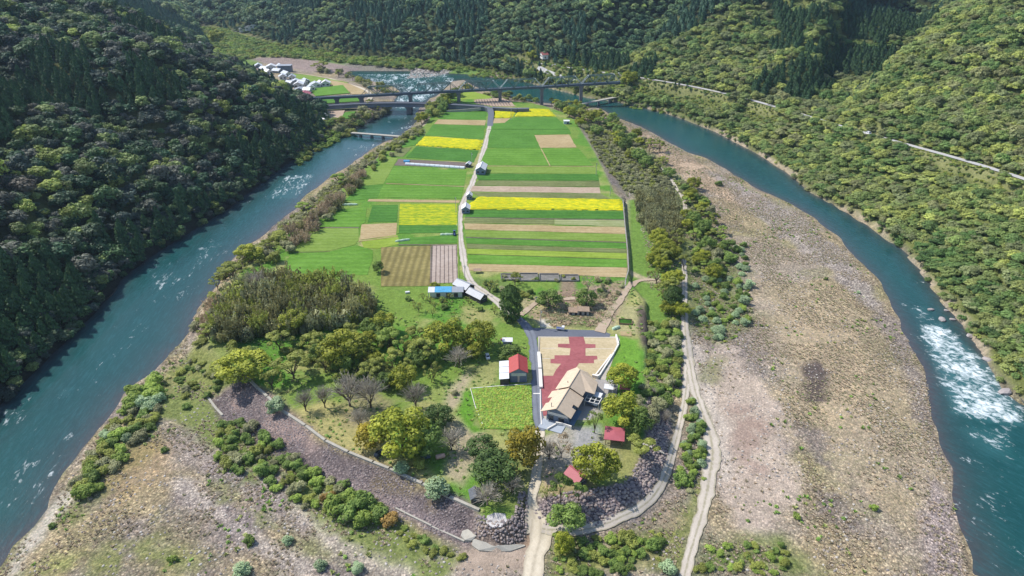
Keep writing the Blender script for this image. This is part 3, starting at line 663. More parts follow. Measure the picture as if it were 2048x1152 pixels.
# ------------------------------------------------------------------ fields
def field_mat(name, c1, c2, stripe=0.0, period=1.4, rz=0.0, scale=.5, c3=None):
    n = N(name); p = n.pos()
    a = n.noise(p, scale, 5, .65); b = n.noise(p, .05, 3)
    b2 = n.noise(n.mapv(p, (.3, 1, 1), rz), .35, 4, .7); f = n.math('ADD', n.math('MULTIPLY', a, .4), n.math('ADD', n.math('MULTIPLY', b, .3), n.math('MULTIPLY', b2, .3)))
    c = n.ramp(f, [(.34, tuple(v*.78 for v in c1)), (.46, c1), (.56, c2), (.68, tuple(v*1.15 for v in c2))])
    if c3: c = n.mix(n.ramp(n.noise(n.mapv(p, (.25, 1, 1), rz), 1.1, 4, .7), [(.44, (0, 0, 0)), (.57, (1, 1, 1))]), c, c3)
    h = a
    if stripe:
        wv = n.n('ShaderNodeTexWave', wave_type='BANDS', bands_direction='Y'); n.set(wv.inputs['Vector'], n.mapv(p, rz=rz))
        wv.inputs['Scale'].default_value = 0.314/(period*1.7); wv.inputs['Distortion'].default_value = .6; wv.inputs['Detail Scale'].default_value = .4
        c = n.mix(n.math('MULTIPLY', wv.outputs[0], min(1, stripe*1.7)), c, tuple(v*.5 for v in c1)); h = wv.outputs[0]
    return n.pbr(c, .9, n.bump(h, .4, .25), .15)
G = lambda k, r=1.0: (k[0]*r, k[1]*r, k[2]*r)
_fm = field_mat
def field_mat(name, c1, c2, *a, c3=None, **k): return _fm(name, G(c1, .9), G(c2, .9), *a, c3=c3, **k)
FM = {
 'deep': field_mat('deep_green_crop', (.060, .180, .024), (.085, .230, .034), .12, 2.5),
 'green': field_mat('green_crop', (.085, .220, .027), (.115, .275, .040), .14, 2.5),
 'bright': field_mat('bright_green_crop', (.115, .260, .028), (.155, .320, .045), .15, 3.0),
 'yellowgreen': field_mat('yellow_green_crop', (.185, .285, .045), (.235, .335, .07), .12, 2.2),
 'lime': field_mat('lime_crop', (.24, .34, .04), (.30, .40, .06), .1, 2.2),
 'olive': field_mat('olive_crop', (.17, .20, .07), (.23, .26, .10), .25, 1.6),
 'soil': field_mat('bare_soil', (.38, .285, .175), (.46, .355, .23), .12, 1.8),
 'pinksoil': field_mat('pale_pinkish_soil', (.43, .32, .235), (.52, .40, .30), .1, 1.8),
 'brown': field_mat('olive_brown_soil', (.25, .21, .075), (.34, .285, .11), .35, 2.0, R(90)),
 'striped': field_mat('ridged_pale_soil', (.42, .335, .28), (.49, .40, .34), 0, 1),
 'palestripe': field_mat('pale_striped_crop', (.32, .36, .15), (.40, .42, .22), .35, 1.6),
 'darksoil': field_mat('dark_wet_soil', (.18, .14, .12), (.23, .19, .17), .1, 1.8),
 'tan': field_mat('tan_soil', (.42, .315, .16), (.49, .38, .21), .08, 1.8),
 'mustard': field_mat('half_flowering_crop', (.20, .34, .02), (.27, .38, .03), .15, 2.4, c3=(.52, .50, .015)),
 'rape': field_mat('rapeseed_blossom', (.66, .58, .006), (.86, .74, .012), .14, 2.0, scale=1.2, c3=(.32, .40, .02)),
 'veg': field_mat('leafy_yellow_green_crop', (.25, .40, .05), (.33, .47, .09), 0, 1, c3=(.12, .26, .03)),
 'lawnpad': field_mat('dry_parking_turf', (.52, .42, .25), (.61, .50, .32), .0, 1, scale=.8),
}
FC = [0]
def field(px, mat, h=.12, name=None, kind='structure', label=None, cat=None, group=None):
    """a crop standing on the flat: one slab of the crop's height with irregular margins"""
    FC[0] += 1
    q = P2(px, 0); out = []
    for a, b in zip(q, np.roll(q, -1, 0)):
        L = np.linalg.norm(b-a); m = max(1, int(L/6)); nr = np.array([-(b-a)[1], (b-a)[0]])/max(L, .1)
        for j in range(m):
            p = a+(b-a)*j/m; out.append(tuple(p+nr*((vnoise(p[0]*.3, p[1]*.3, 9)-.5)*.7 if j else 0)))
    z0 = min(H1(*p) for p in out)
    o = MB().prism(out, -.3, h+.004*(FC[0] % 9)).build(name or 'field', FM[mat])
    return tag(o, label, cat, group, kind)
FIELDS = [
 ([(984, 240), (1022, 238), (1032, 235), (1112, 235), (1138, 258), (982, 258)], 'green'),
 ([(982, 259), (1139, 259), (1142, 268), (1068, 269), (1080, 296), (975, 296), (978, 270)], 'green'),
 ([(974, 297.5), (1082, 297.5), (1098, 331), (958, 331)], 'bright'),
 ([(1084, 298), (1157, 297), (1187, 332), (1101, 331)], 'bright'),
 ([(1069, 270.5), (1138, 269.5), (1153, 295), (1081, 296)], 'tan'),
 ([(957, 333), (1190, 333.5), (1195, 348), (953, 346)], 'yellowgreen'),
 ([(952, 347), (1196, 349), (1198, 361), (956, 359)], 'deep'),
 ([(958, 360), (1198, 362), (1200, 374), (950, 371)], 'olive'),
 ([(945, 372), (1199, 375), (1201, 387), (940, 383)], 'pinksoil'),
 ([(944, 385), (1203, 388), (1220, 398), (960, 394)], 'olive'),
 ([(938, 420), (1246, 423), (1248, 439), (930, 434)], 'deep'),
 ([(930, 436), (1108, 439), (1108, 449), (928, 446)], 'olive'),
 ([(1109, 439), (1249, 441), (1250, 454), (1109, 449)], 'palestripe'),
 ([(928, 447), (1250, 455), (1251, 468), (930, 459)], 'tan'),
 ([(930, 460), (1251, 469), (1252, 484), (932, 474)], 'yellowgreen'),
 ([(932, 476), (1252, 486), (1252, 498), (933, 487)], 'green'),
 ([(933, 488), (1252, 499), (1253, 506), (934, 497)], 'olive'),
 ([(934, 498), (1253, 507), (1253, 518), (935, 508)], 'lime'),
 ([(935, 509), (1253, 519), (1254, 535), (937, 527)], 'bright'),
 ([(937, 528), (1254, 536), (1253, 555), (1150, 551), (938, 541)], 'tan'),
 ([(893, 223), (973, 223), (972, 240), (878, 238)], 'green'),
 ([(877, 239), (972, 241), (970, 251), (868, 248)], 'tan'),
 ([(866, 249), (970, 252), (966, 279), (851, 271)], 'green'),
 ([(848, 273), (829, 291), (798, 296), (828, 272)], 'green'),
 ([(833, 293), (957, 302), (948, 325), (812, 315)], 'deep'),
 ([(800, 297), (824, 295), (806, 314), (776, 312)], 'olive'),
 ([(797, 318), (944, 326), (938, 336), (788, 331)], 'darksoil'),
 ([(786, 335), (934, 341), (928, 372), (769, 366)], 'bright'),
 ([(775, 314), (796, 316), (767, 368), (717, 372)], 'yellowgreen'),
 ([(768, 368.5), (928, 374), (922, 398), (755, 394)], 'bright'),
 ([(715, 373.5), (766, 369), (754, 396), (690, 402)], 'green'),
 ([(738, 398.5), (920, 401), (918, 406), (735, 403)], 'tan'),
 ([(657, 420), (734, 416), (731, 444), (718, 454), (625, 454)], 'bright'),
 ([(745, 411), (797, 410), (793, 444), (735, 445)], 'deep'),
 ([(800, 408), (914, 408), (914, 450), (797, 450)], 'mustard'),
 ([(797, 451), (915, 451), (916, 466), (795, 467)], 'deep'),
 ([(723, 449), (794, 446), (792, 471), (720, 480)], 'tan'),
 ([(620, 457), (717, 456), (717, 481), (710, 490), (650, 503), (583, 504)], 'yellowgreen'),
 ([(582, 506), (655, 504), (715, 491), (745, 500), (745, 520), (735, 550), (565, 548)], 'bright'),
 ([(722, 482), (795, 470), (800, 488), (755, 498), (728, 496)], 'lime'),
 ([(798, 477), (915, 469), (915, 487), (797, 489)], 'green'),
 ([(762, 495), (862.5, 491.5), (860, 572), (762, 573)], 'brown'),
 ([(865, 491.5), (914, 490.5), (917, 565), (862.5, 567)], 'striped'),
 ([(986, 237), (1021, 237), (1009, 246), (985, 247)], 'tan'),
 ([(918, 184), (950, 184), (985, 194), (975, 198), (915, 199)], 'lime'),
]
for px, mt in FIELDS: field(px, mt)
for a_, b_, w_, mt in (((932, 475), (1252, 485.2), .7, 'darksoil'), ((930, 435.2), (1248, 439.8), .6, 'darksoil'), ((935, 508.4), (1253, 518.6), .4, 'olive'), ((957, 332.2), (1190, 332.8), .7, 'tan'), ((772, 367), (929, 373.2), .8, 'tan'), ((1082, 297), (1100, 331.5), .7, 'tan'), ((625, 455.5), (718, 455.5), .8, 'darksoil'),
        ((797, 490), (915, 489.6), .8, 'darksoil'), ((718, 483), (795, 472.5), .8, 'tan'), ((958, 360.2), (1198, 362.0), 1.0, 'deep'), ((862, 492), (861, 567), .5, 'darksoil'), ((798, 408), (796, 467), .8, 'yellowgreen'), ((585, 505.3), (660, 503.4), .6, 'olive'), ((975, 258.6), (1138, 258.8), .7, 'deep'), ((915, 410), (917, 560), .6, 'yellowgreen')):
    tag(MB().beam(at(*a_, .14), at(*b_, .14), w_, .22).build('field_edge', FM[mt]), kind='structure')
# dark furrows of the ridged plot
for i in range(7):
    fx0 = 865+49*i/6.2; fx1 = 862.5+54*i/6.2
    a = at(fx0, 491.5, .16); b = at(fx1, 566.5, .16)
    tag(MB().beam(a, b, .42, .1).build('field_furrow', FM['darksoil']), kind='structure')
# flowering rape: a metre-high crop with an uneven top
def rapeseed(px, label, h=.75):
    q = P2(px, 0); x0, y0 = q.min(0); x1, y1 = q.max(0)
    xs = np.arange(x0-1, x1+1, .9); ys = np.arange(y0-1, y1+1, .9); XX, YY = np.meshgrid(xs, ys)
    d = sdpoly(XX, YY, q)+(fbm(XX, YY, 5, 3, 61)-.5)*1.6
    row = np.abs(np.sin(YY*math.pi/7.0+2.2*fbm(XX, YY, 30, 2, 4)))
    Z = .05+h*sstep(.4, -1.0, d)*(.45+.55*sstep(.0, .35, row))*(.8+.4*fbm(XX, YY, 2.5, 2, 66))
    ii = np.arange(XX.size).reshape(XX.shape)
    Qd = np.stack([ii[:-1, :-1], ii[:-1, 1:], ii[1:, 1:], ii[1:, :-1]], -1).reshape(-1, 4)
    kp = (d[:-1, :-1] < .6).ravel(); Qd = Qd[kp]; us = np.unique(Qd); mm = np.full(XX.size, -1); mm[us] = np.arange(len(us))
    me = np_mesh('rapeseed_crop', np.stack([XX, YY, Z], -1).reshape(-1, 3)[us], mm[Qd], [FM['rape']], True)
    tag(link(bpy.data.objects.new('rapeseed_crop', me)), label, 'rapeseed', 'plots of flowering rapeseed', 'stuff')
rapeseed([(850, 273), (964, 281), (957, 300), (832, 291)], 'bright yellow rapeseed plot left of the farm lane near the road bridge')
rapeseed([(990, 218.5), (1036, 217), (1021, 236), (987, 235)], 'small yellow rapeseed plot right beside the bridge road junction')
rapeseed([(1040, 218), (1095, 219), (1111, 233), (1030, 233)], 'yellow rapeseed plot with thin patches beyond the long green fields')
rapeseed([(958, 394.5), (1075, 396.5), (1242, 400), (1245, 421), (938, 418.5), (939, 408)], 'long yellow rapeseed strip right of the white-roofed lane sheds')

# leafy plot beside the red barn: rows of real leaves
o = field([(942, 777), (1063, 769), (1066, 850), (1040, 860), (962, 858)], 'veg', .25)

# car park: red paving, turf bays, dark approach
def sheet_poly(name, px, mat, z): 
    q = [tuple(p) for p in P2(px, 0)]
    return tag(MB().prism(q, z-.25, z).build(name, mat), kind='structure')
M['redpave'] = track_mat('red_paving', (.25, .075, .082), (.38, .125, .13), sc=.7)
sheet_poly('parking_forecourt', [(1052, 655), (1090, 657), (1130, 659), (1200, 661), (1221, 668), (1219, 674), (1076, 673), (1070, 680)], M['new_asphalt'], .09)
sheet_poly('yard_apron', [(1076, 672), (1080, 855), (1105, 860), (1140, 850), (1200, 790), (1240, 680), (1236, 673)], track_mat('pale_kerb_paving', (.42, .38, .32), (.50, .45, .38)), .05)
sheet_poly('parking_turf', [(1079, 674), (1230, 675), (1233, 690), (1226, 706), (1188, 762), (1180, 790), (1082, 790)], FM['lawnpad'], .10)
sheet_poly('red_driveway', [(1137, 674), (1167, 674), (1171, 688), (1191, 689), (1191, 696), (1171, 697), (1171, 712), (1194, 712), (1195, 719), (1188, 720), (1188, 727), (1158, 727), (1148, 742), (1165, 760),
    (1140, 800), (1095, 832), (1080, 832), (1082, 752), (1106, 752), (1112, 740), (1122, 728), (1101, 727), (1101, 719), (1109, 718), (1109, 711), (1139, 711), (1141, 697), (1116, 695), (1116, 688), (1139, 688)], M['redpave'], .13)
sheet_poly('paved_yard', [(1165, 765), (1200, 758), (1236, 766), (1232, 800), (1195, 812), (1180, 840), (1150, 840)], track_mat('grey_yard_paving', (.30, .28, .27), (.38, .355, .33)), .08)
# thin white bay lines
for a, b in (((1083, 696.5), (1112, 696.5)), ((1083, 717), (1100, 717)), ((1174, 697.5), (1226, 697.5)), ((1197, 720), (1212, 720)), ((1080, 674.3), (1136, 674.3)), ((1168, 674.6), (1230, 675.4))):
    A_, B_ = at(*a, .15), at(*b, .15); tag(MB().beam(A_, B_, .14, .03).build('bay_line', M['white_concrete']), kind='structure')
A_, B_ = at(1066.5, 787, .17), at(1081.5, 787, .17)
tag(MB().beam(A_, B_, .5, .04).build('road_marking', M['white_concrete']), kind='structure')

# ------------------------------------------------------------------ walls, kerbs, steps
def wall_line(name, px, wd, ht, mat, label, cat, base=None, h=0.0, group=None, world=None, top=None):
    q = world if world is not None else [at(a, b, h) for a, b in px]
    mb = MB()
    for a, b in zip(q[:-1], q[1:]):
        z = (H1(a[0], a[1])+H1(b[0], b[1]))/2 if base is None else base
        zb = z-.6; zt = (top if top is not None else z+ht)
        L = math.hypot(b[0]-a[0], b[1]-a[1]); rz = math.atan2(b[1]-a[1], b[0]-a[0])
        mb.box((a[0]+b[0])/2, (a[1]+b[1])/2, (zb+zt)/2, L+wd*.55, wd, zt-zb, rz)
    return tag(mb.build(name, mat), label, cat, group)
wall_line('kerb_wall', [(496, 757), (515, 776), (535, 794), (551, 809)], .9, .45, M['concrete'], 'short pale concrete kerb at the upper end of the left stone embankment', 'kerb', base=0)
wall_line('kerb_wall', [(565, 822), (611, 852), (651, 882), (697, 905), (746, 925), (779, 938), (845, 968), (898, 994), (957, 1020)], .9, .45, M['concrete'], 'long pale concrete kerb along the top of the left stone embankment', 'kerb', base=0)
lo = [hit(*p) for p in [(792, 1020), (862, 1053), (928, 1086)]]
wall_line('toe_kerb', None, .5, .35, M['concrete'], 'thin pale kerb along the foot of the left embankment near the white apron', 'kerb', world=lo)
lo = [hit(*p) for p in [(413, 793), (433, 819), (445, 832)]]
wall_line('toe_kerb', None, .8, .45, M['concrete'], 'short pale kerb stub at the far left foot of the embankment', 'kerb', world=lo)
wall_line('white_boundary_wall', [(1077.5, 708), (1080, 740), (1082, 776)], 1.2, .9, M['white_concrete'], 'broad white wall top between the asphalt road and the red driveway', 'wall', base=0)
wall_line('low_kerb', [(1079, 675), (1077.5, 706)], .25, .35, M['concrete'], 'low kerb at the upper left edge of the turf car park', 'kerb', base=0)
wall_line('low_kerb', [(1080.5, 780), (1081, 820), (1083, 850)], .3, .35, M['white_concrete'], 'thin white kerb between the road and the big beige-roofed house', 'kerb', base=0)
wall_line('retaining_wall', [(1232, 672), (1237, 690), (1228, 707), (1196, 757)], .55, .9, M['white_concrete'], 'white retaining wall wrapping the right side of the turf car park', 'wall', base=-.1)
wall_line('inner_wall', [(1222, 711), (1189, 754)], .45, .6, M['white_concrete'], 'straight inner white wall running parallel to the car park retaining wall', 'wall', base=0)
wall_line('field_retaining_wall', None, .5, .25, M['old_concrete'], 'long dark retaining wall dropping from the striped fields to the right hand terrace', 'wall', base=-.1,
          world=[tuple(p)+(0,) for p in P2([(1246, 400), (1249, 440), (1255, 500), (1257, 540), (1251, 560), (1250, 590)], 0)])
wall_line('plot_edging', [(941, 778), (1000, 773), (1062, 769)], .25, .4, M['white_concrete'], 'white edging along the top of the leafy plot below the red barn', 'edging', base=0)
wall_line('plot_edging', [(941, 778), (950, 812), (966, 852)], .15, .3, M['white_concrete'], 'thin white edging down the left side of the leafy plot', 'edging', base=0)
# concrete landing aprons at the tip of the embankment
def slab_at(name, px, mat, label, cat, th=.5, off=.15):
    pts = [hit(a, b) for a, b in px]; z = sorted(p[2] for p in pts)[-2]
    return tag(MB().prism([(p[0], p[1]) for p in pts], -6.5, lambda x, y: max(z-.9, H1(x, y))+off).build(name, mat), label, cat)
slab_at('concrete_apron', [(946, 1082), (962, 1083), (1000, 1092), (1030, 1090), (1049, 1091), (1050, 1097), (1020, 1108), (985, 1110), (958, 1104), (944, 1094)], M['concrete'], 'long curved white concrete apron at the foot of the embankment tip', 'apron')
slab_at('concrete_apron', [(925, 1071), (936, 1065), (950, 1070), (953, 1078), (943, 1091), (930, 1088), (922, 1080)], M['concrete'], 'small rounded white concrete apron left of the long curved one', 'apron')
tag(MB().prism([tuple(p) for p in P2([(974, 1032), (990, 1026), (1010, 1028), (1014, 1042), (1002, 1054), (985, 1055), (972, 1046)], 0)], -.5, .16).build('concrete_pad', plain('stained_white_concrete', (.55, .52, .50), .85, .45, .8)), 'stained white concrete pad on the terrace above the embankment tip', 'pad')
# steps down the right stone slope
st = empty('stone_steps', hit(1312, 899), label='flight of pale concrete steps down the shaded stone slope', cat='steps')
for i in range(15):
    t = i/14; p = hit(1276+48*t, 886+22*t); L0 = st.location
    a = MB().box(0, 0, 0, .42, 1.7, .35, R(28)).build('step', M['concrete'], st); a.location = (p[0]-L0.x, p[1]-L0.y, p[2]+.2-L0.z)

# embankment retaining wall under the far road
w_ = [p for p in HR if 100 < p[0] < 185]
mb = MB(); prev = None
for p, q in zip(w_[:-1], w_[1:]):
    d = Vector((q[0]-p[0], q[1]-p[1], 0)).normalized(); nr = Vector((-d.y, d.x, 0)); nr = nr if nr.y < 0 else -nr
    a = Vector(p)+nr*3.4; b = Vector(q)+nr*3.4; ab = a+nr*3.0; bb = b+nr*3.0
    mb.add([a+Vector((0, 0, .9)), b+Vector((0, 0, .9)), (bb.x, bb.y, b.z-9), (ab.x, ab.y, a.z-9), a-nr*.5+Vector((0, 0, .9)), b-nr*.5+Vector((0, 0, .9)), (b.x, b.y, b.z-9), (a.x, a.y, a.z-9)],
           [(0, 1, 2, 3), (4, 0, 3, 7), (1, 5, 6, 2), (4, 5, 1, 0), (7, 6, 5, 4), (3, 2, 6, 7)])
tag(mb.build('road_retaining_wall', plain('weathered_brown_concrete', (.21, .175, .165), .9, .35, .35, .3)), 'weathered retaining wall carrying the hillside road beyond the railway bridge', 'wall')

# ------------------------------------------------------------------ buildings
def house(name, px, wd, dp, eave, ridge, rz, roof, wall, label, cat='house', over=.5, axis='y', group=None, windows=2, base_h=None, parts=True, pos=None, chimney=False):
    """gabled building; (px) = pixel of the middle of its footprint; ridge runs along local y"""
    p = pos or (at(px[0], px[1], 0) if base_h is None else hit(*px)); z = H1(p[0], p[1])
    e = empty(name, (p[0], p[1], z), rz, label, cat, group)
    mb = MB(); h2 = wd/2; l2 = dp/2
    mb.add([(-h2, -l2, -1), (h2, -l2, -1), (h2, -l2, eave), (0, -l2, ridge-.05), (-h2, -l2, eave), (-h2, l2, -1), (h2, l2, -1), (h2, l2, eave), (0, l2, ridge-.05), (-h2, l2, eave)],
           [(0, 1, 2, 3, 4), (9, 8, 7, 6, 5), (1, 6, 7, 2), (5, 0, 4, 9), (4, 3, 8, 9), (3, 2, 7, 8), (0, 5, 6, 1)])
    mb.build('wall', wall, e)
    sl = (ridge-eave)/h2; o2 = h2+over; ze = eave-over*sl
    rb_ = MB()
    rb_.slab([(-o2, -l2-over, ze+.12), (0, -l2-over, ridge+.12), (0, l2+over, ridge+.12), (-o2, l2+over, ze+.12)], .16)
    rb_.slab([(0, -l2-over, ridge+.12), (o2, -l2-over, ze+.12), (o2, l2+over, ze+.12), (0, l2+over, ridge+.12)], .16)
    ro = rb_.build('roof', roof, e)
    if parts:
        MB().box(0, 0, ridge+.16, .35, dp+2*over, .16).build('ridge_cap', roof, ro)
        for i in range(windows):
            x = -h2+wd*(i+.5)/windows
            wn = MB().box(x, -l2-.03, eave*.55, wd/windows*.5, .1, eave*.36).build('window', M['glass'], e)
            MB().box(x, -l2-.06, eave*.55+eave*.19, wd/windows*.56, .12, .1).build('frame', M['pale_steel'], wn)
        MB().box(h2+.03, 0, 1.0, .1, min(1.6, dp*.4), 2.0).build('door', M['wood'], e)
    return e
# red roofed barn with its white lean-to
b = house('red_roofed_barn', None, 6.2, 9.0, 4.6, 6.3, R(1), M['red_roof'], M['blue_wall'], 'red-roofed barn with an open gable front beside the asphalt road', 'barn', .45, windows=0, pos=(2.35, 212.0), parts=False)
MB().box(0, -4.56, 3.5, 5.4, .1, 1.3).build('polycarbonate_panel', plain('translucent_panel', (.50, .52, .50), .5, .2, 3), b)
for x in (-1.65, 1.65): MB().box(x, -4.58, 1.4, 2.3, .1, 2.6).build('shutter', plain('slate_blue_shutter', (.15, .18, .26), .5, .15, 2), b)
MB().box(0, -4.58, 1.5, .7, .12, 2.8).build('door', plain('pale_pink_door', (.50, .42, .38), .6, .2, 2), b)
MB().box(0, 0, 6.46, .3, 9.9, .12).build('ridge_cap', M['red_roof'], b)
ln = empty('lean_to_shed', (-2.9, 211.5, 0), R(1), 'white-roofed lean-to shed against the left side of the red barn', 'shed')
MB().box(0, 0, 1.3, 3.2, 11.4, 2.6).build('wall', M['dark_wall'], ln)
for k_, (y0, y1) in enumerate(((-5.9, -2.1), (-1.9, 1.8), (2.0, 5.9))): MB().slab([(-1.9, y0, 2.75), (1.75, y0, 3.05), (1.75, y1, 3.05), (-1.9, y1, 2.75)], .12).build('roof_sheet', M['white_roof'], ln)
# little white roofed store behind the barn
s = empty('white_roofed_store', at(1015, 690, 0), 0, 'small grey store with a flat white roof behind the red barn', 'store')
MB().box(0, 0, 1.2, 3.6, 2.6, 2.4).build('wall', M['grey_wall'], s); MB().box(0, 0, 2.5, 4.2, 3.2, .16).build('roof', M['white_roof'], s)
MB().box(.9, -1.33, 1.0, .9, .1, 1.9).build('door', M['dark_wall'], s); MB().box(-2.4, .6, 2.2, .9, 1.5, .12).build('side_roof', M['pink_roof'], s)

# the new beige-roofed house, laid out on its own axes (ridge from (15,184) to (24.6,205.5))
RA = Vector((24.6-15.0, 205.4-183.9, 0)); LEN = RA.length; rzH = math.atan2(-RA.x, RA.y)
hs = empty('beige_roofed_house', (15.0, 183.9, 0), rzH, 'large new house with a stepped beige metal roof beside the red driveway', 'house')
# local frame: y along ridge, x to the right of it
def box_(nm, x0, x1, y0, y1, z0, z1, mat, par=None): return MB().box((x0+x1)/2, (y0+y1)/2, (z0+z1)/2, x1-x0, y1-y0, z1-z0).build(nm, mat, par or hs)
S1 = 12.3
mb = MB()
mb.prism([(-3.6, .6), (4.2, .6), (4.2, LEN-1.2), (-3.6, LEN-1.2)], -.3, 3.9)
mb.add([(-3.6, .6, 3.9), (4.2, .6, 3.9), (0, .6, 6.1), (-3.6, LEN-1.2, 3.9), (4.2, LEN-1.2, 3.9), (0, LEN-1.2, 6.1)], [(0, 1, 2), (5, 4, 3)])
mb.build('wall', M['blue_wall'], hs)
# near (south) wing roof
zr, ze = 6.5, 4.0
def rs(nm, pts, mat, th=.18): 
    o_ = MB().slab(pts, th).build(nm, mat, hs); return o_
fL = lambda x, zr_, k_=.52: zr_+x*k_ if x < 0 else zr_-x*k_*.92
rs('roof_slope', [(-2.7, -.4, fL(-2.7, zr)), (0, -.4, zr), (0, S1, zr), (-2.7, S1, fL(-2.7, zr))], M['pale_roof'])
for x0, y0, y1 in ((-5.6, -.4, 4.6), (-4.6, 4.6, 8.0), (-6.3, 8.0, S1)):
    rs('roof_slope', [(x0, y0, fL(x0, zr)), (-2.7, y0, fL(-2.7, zr)), (-2.7, y1, fL(-2.7, zr)), (x0, y1, fL(x0, zr))], M['pale_roof'])
rs('roof_slope', [(0, -.4, zr), (5.4, -.4, fL(5.4, zr)), (5.4, 4.6, fL(5.4, zr)), (0, 4.6, zr)], M['beige_roof'])
rs('roof_slope', [(0, 4.6, zr), (3.9, 4.6, fL(3.9, zr)), (3.9, 6.4, fL(3.9, zr)), (0, 6.4, zr)], M['beige_roof'])
rs('roof_slope', [(0, 6.4, zr), (5.6, 6.4, fL(5.6, zr)), (5.6, S1, fL(5.6, zr)), (0, S1, zr)], M['beige_roof'])
# far (north) wing, slightly higher with a hipped end
zr2 = 7.1
rs('roof_slope', [(-5.1, S1, fL(-5.1, zr2)), (0, S1, zr2), (0, LEN+.2, zr2), (-5.1, S1+6.5, fL(-5.1, zr2))], M['pale_roof'])
rs('roof_slope', [(-5.1, S1+6.5, fL(-5.1, zr2)), (0, LEN+.2, zr2), (-2.4, LEN+4.3, fL(-2.4, zr2)-1.0), (-5.0, LEN+1.0, fL(-5.0, zr2))], M['pale_roof'])
rs('roof_slope', [(0, S1, zr2), (5.2, S1, fL(5.2, zr2)), (5.2, S1+3.0, fL(5.2, zr2)), (0, LEN+.2, zr2)], M['beige_roof'])
rs('roof_slope', [(0, LEN+.2, zr2), (5.2, S1+3.0, fL(5.2, zr2)), (8.4, S1+3.6, 3.9), (7.4, LEN-.8, 4.0)], M['pale_roof'])
rs('roof_slope', [(0, LEN+.2, zr2), (7.4, LEN-.8, 4.0), (2.0, LEN+3.6, 4.2), (-2.4, LEN+4.3, fL(-2.4, zr2)-1.0)], M['pale_roof'])
box_('wing_wall', 3.9, 7.6, S1+3.8, LEN-1.2, -.2, 3.8, M['blue_wall'])
box_('wing_wall', -4.6, -3.6, 8.4, LEN-1.4, -.2, 3.6, M['white_wall'])
MB().box(0, (S1+LEN)/2, zr2+.08, .3, LEN-S1, .14).build('ridge_cap', M['beige_roof'], hs)
MB().box(0, S1/2, zr+.08, .3, S1+.4, .14).build('ridge_cap', M['beige_roof'], hs)
for x, y in ((-1.6, S1+3.2), (-2.4, 1.5)): MB().tube([(x, y, 4.5), (x, y, 6.9)], .12, 8).build('vent_pipe', M['dark_steel'], hs)
for x0, x1 in ((-3.0, -1.2), (.6, 2.6)): 
    wn = box_('window', x0, x1, .48, .58, .3, 2.4, M['glass']); MB().box((x0+x1)/2, .46, 2.45, x1-x0+.2, .12, .12).build('frame', M['pale_steel'], wn)
box_('gable_panel', -3.3, 3.9, .46, .56, 2.75, 3.8, M['white_wall'])
for y0 in (2.0, 8.6): wn = box_('window', 4.18, 4.28, y0, y0+2.4, .5, 2.4, M['glass']); MB().box(4.3, y0+1.2, 2.45, .1, 2.6, .12).build('frame', M['pale_steel'], wn)
box_('veranda', 4.2, 6.0, 1.0, 9.5, 0, .35, plain('blue_veranda_deck', (.16, .24, .34), .6, .15))
box_('terrace', -4.8, 3.6, -4.6, .5, -.2, .24, plain('blue_grey_terrace', (.36, .40, .45), .7, .1))
# walls and fixtures round the near terrace
def loc2w(x, y): 
    v = Vector((x, y, 0)); c_, s_ = math.cos(rzH), math.sin(rzH); return (15.0+x*c_-y*s_, 183.9+x*s_+y*c_, 0)
wall_line('white_garden_wall', None, .45, 1.3, M['white_concrete'], 'bright white garden wall below the gable of the beige house', 'wall', base=0, world=[at(1112, 850), at(1126, 852), at(1142, 858)])
wall_line('garden_wall_end', None, .4, .8, M['white_concrete'], 'short angled white wall at the left corner of the house terrace', 'wall', base=0, world=[at(1095, 860), at(1111, 851)])
p = at(1093, 840); e = empty('terrace_column', p, 0, 'slim white sign post on the blue terrace beside the house gable', 'post')
MB().box(0, 0, 1.1, .22, .22, 2.2).build('shaft', M['white_wall'], e); MB().box(0, 0, .1, 1.3, .5, .2).build('foot', M['white_concrete'], e)
e = empty('garden_canopy', at(1186, 807), rzH, 'white pergola with dark panes behind the beige house', 'pergola')
MB().box(0, 2.6, 2.4, 4.6, 2.6, .14).build('canopy_roof', M['white_roof'], e)
for x in (-1.6, .1, 1.8, 3.5): MB().beam((x-.8, 1.3, 2.4), (x-.8, -2.6, 2.4), .22, .16).build('rafter', M['white_wall'], e)
for y in (1.2, -.7, -2.6): MB().beam((-2.4, y, 2.35), (2.8, y, 2.35), .2, .16).build('beam', M['white_wall'], e)
for x, y in ((-2.3, -2.6), (2.7, -2.6), (-2.2, 3.8), (2.2, 3.8)): MB().beam((x, y, 0), (x, y, 2.35), .16, .16).build('post', M['white_wall'], e)
MB().box(.2, -.6, 1.0, 4.2, 3.2, .12).build('dark_pane', M['dark_steel'], e)
e = empty('white_canopy', at(1217, 783), rzH+.2, 'square white canopy standing on the yard beside the small red-roofed hut', 'canopy')
MB().box(0, 0, 2.1, 3.4, 3.0, .18).build('canopy_roof', M['white_roof'], e)
for x, y in ((-1.5, -1.3), (1.5, -1.3), (-1.5, 1.3), (1.5, 1.3)): MB().beam((x, y, 0), (x, y, 2.05), .12, .12).build('post', M['white_wall'], e)
e = empty('white_parasol', at(1221, 770), 0, 'small round white parasol above the square white canopy', 'parasol')
MB().tube([(0, 0, 0), (0, 0, 2.2)], .05).build('pole', M['white_wall'], e)
MB().tube([(0, 0, 2.0), (0, 0, 2.15), (0, 0, 2.5)], [1.0, .9, .05], 12).build('shade', M['white_roof'], e)
e = empty('gate_block', at(1190, 756), rzH, 'stepped white block at the foot of the white retaining wall', 'block')
MB().box(0, 0, .7, 2.2, .8, 1.4).build('block', M['white_concrete'], e); MB().box(.9, .9, .5, .8, 1.2, 1.0).build('step', M['white_concrete'], e)

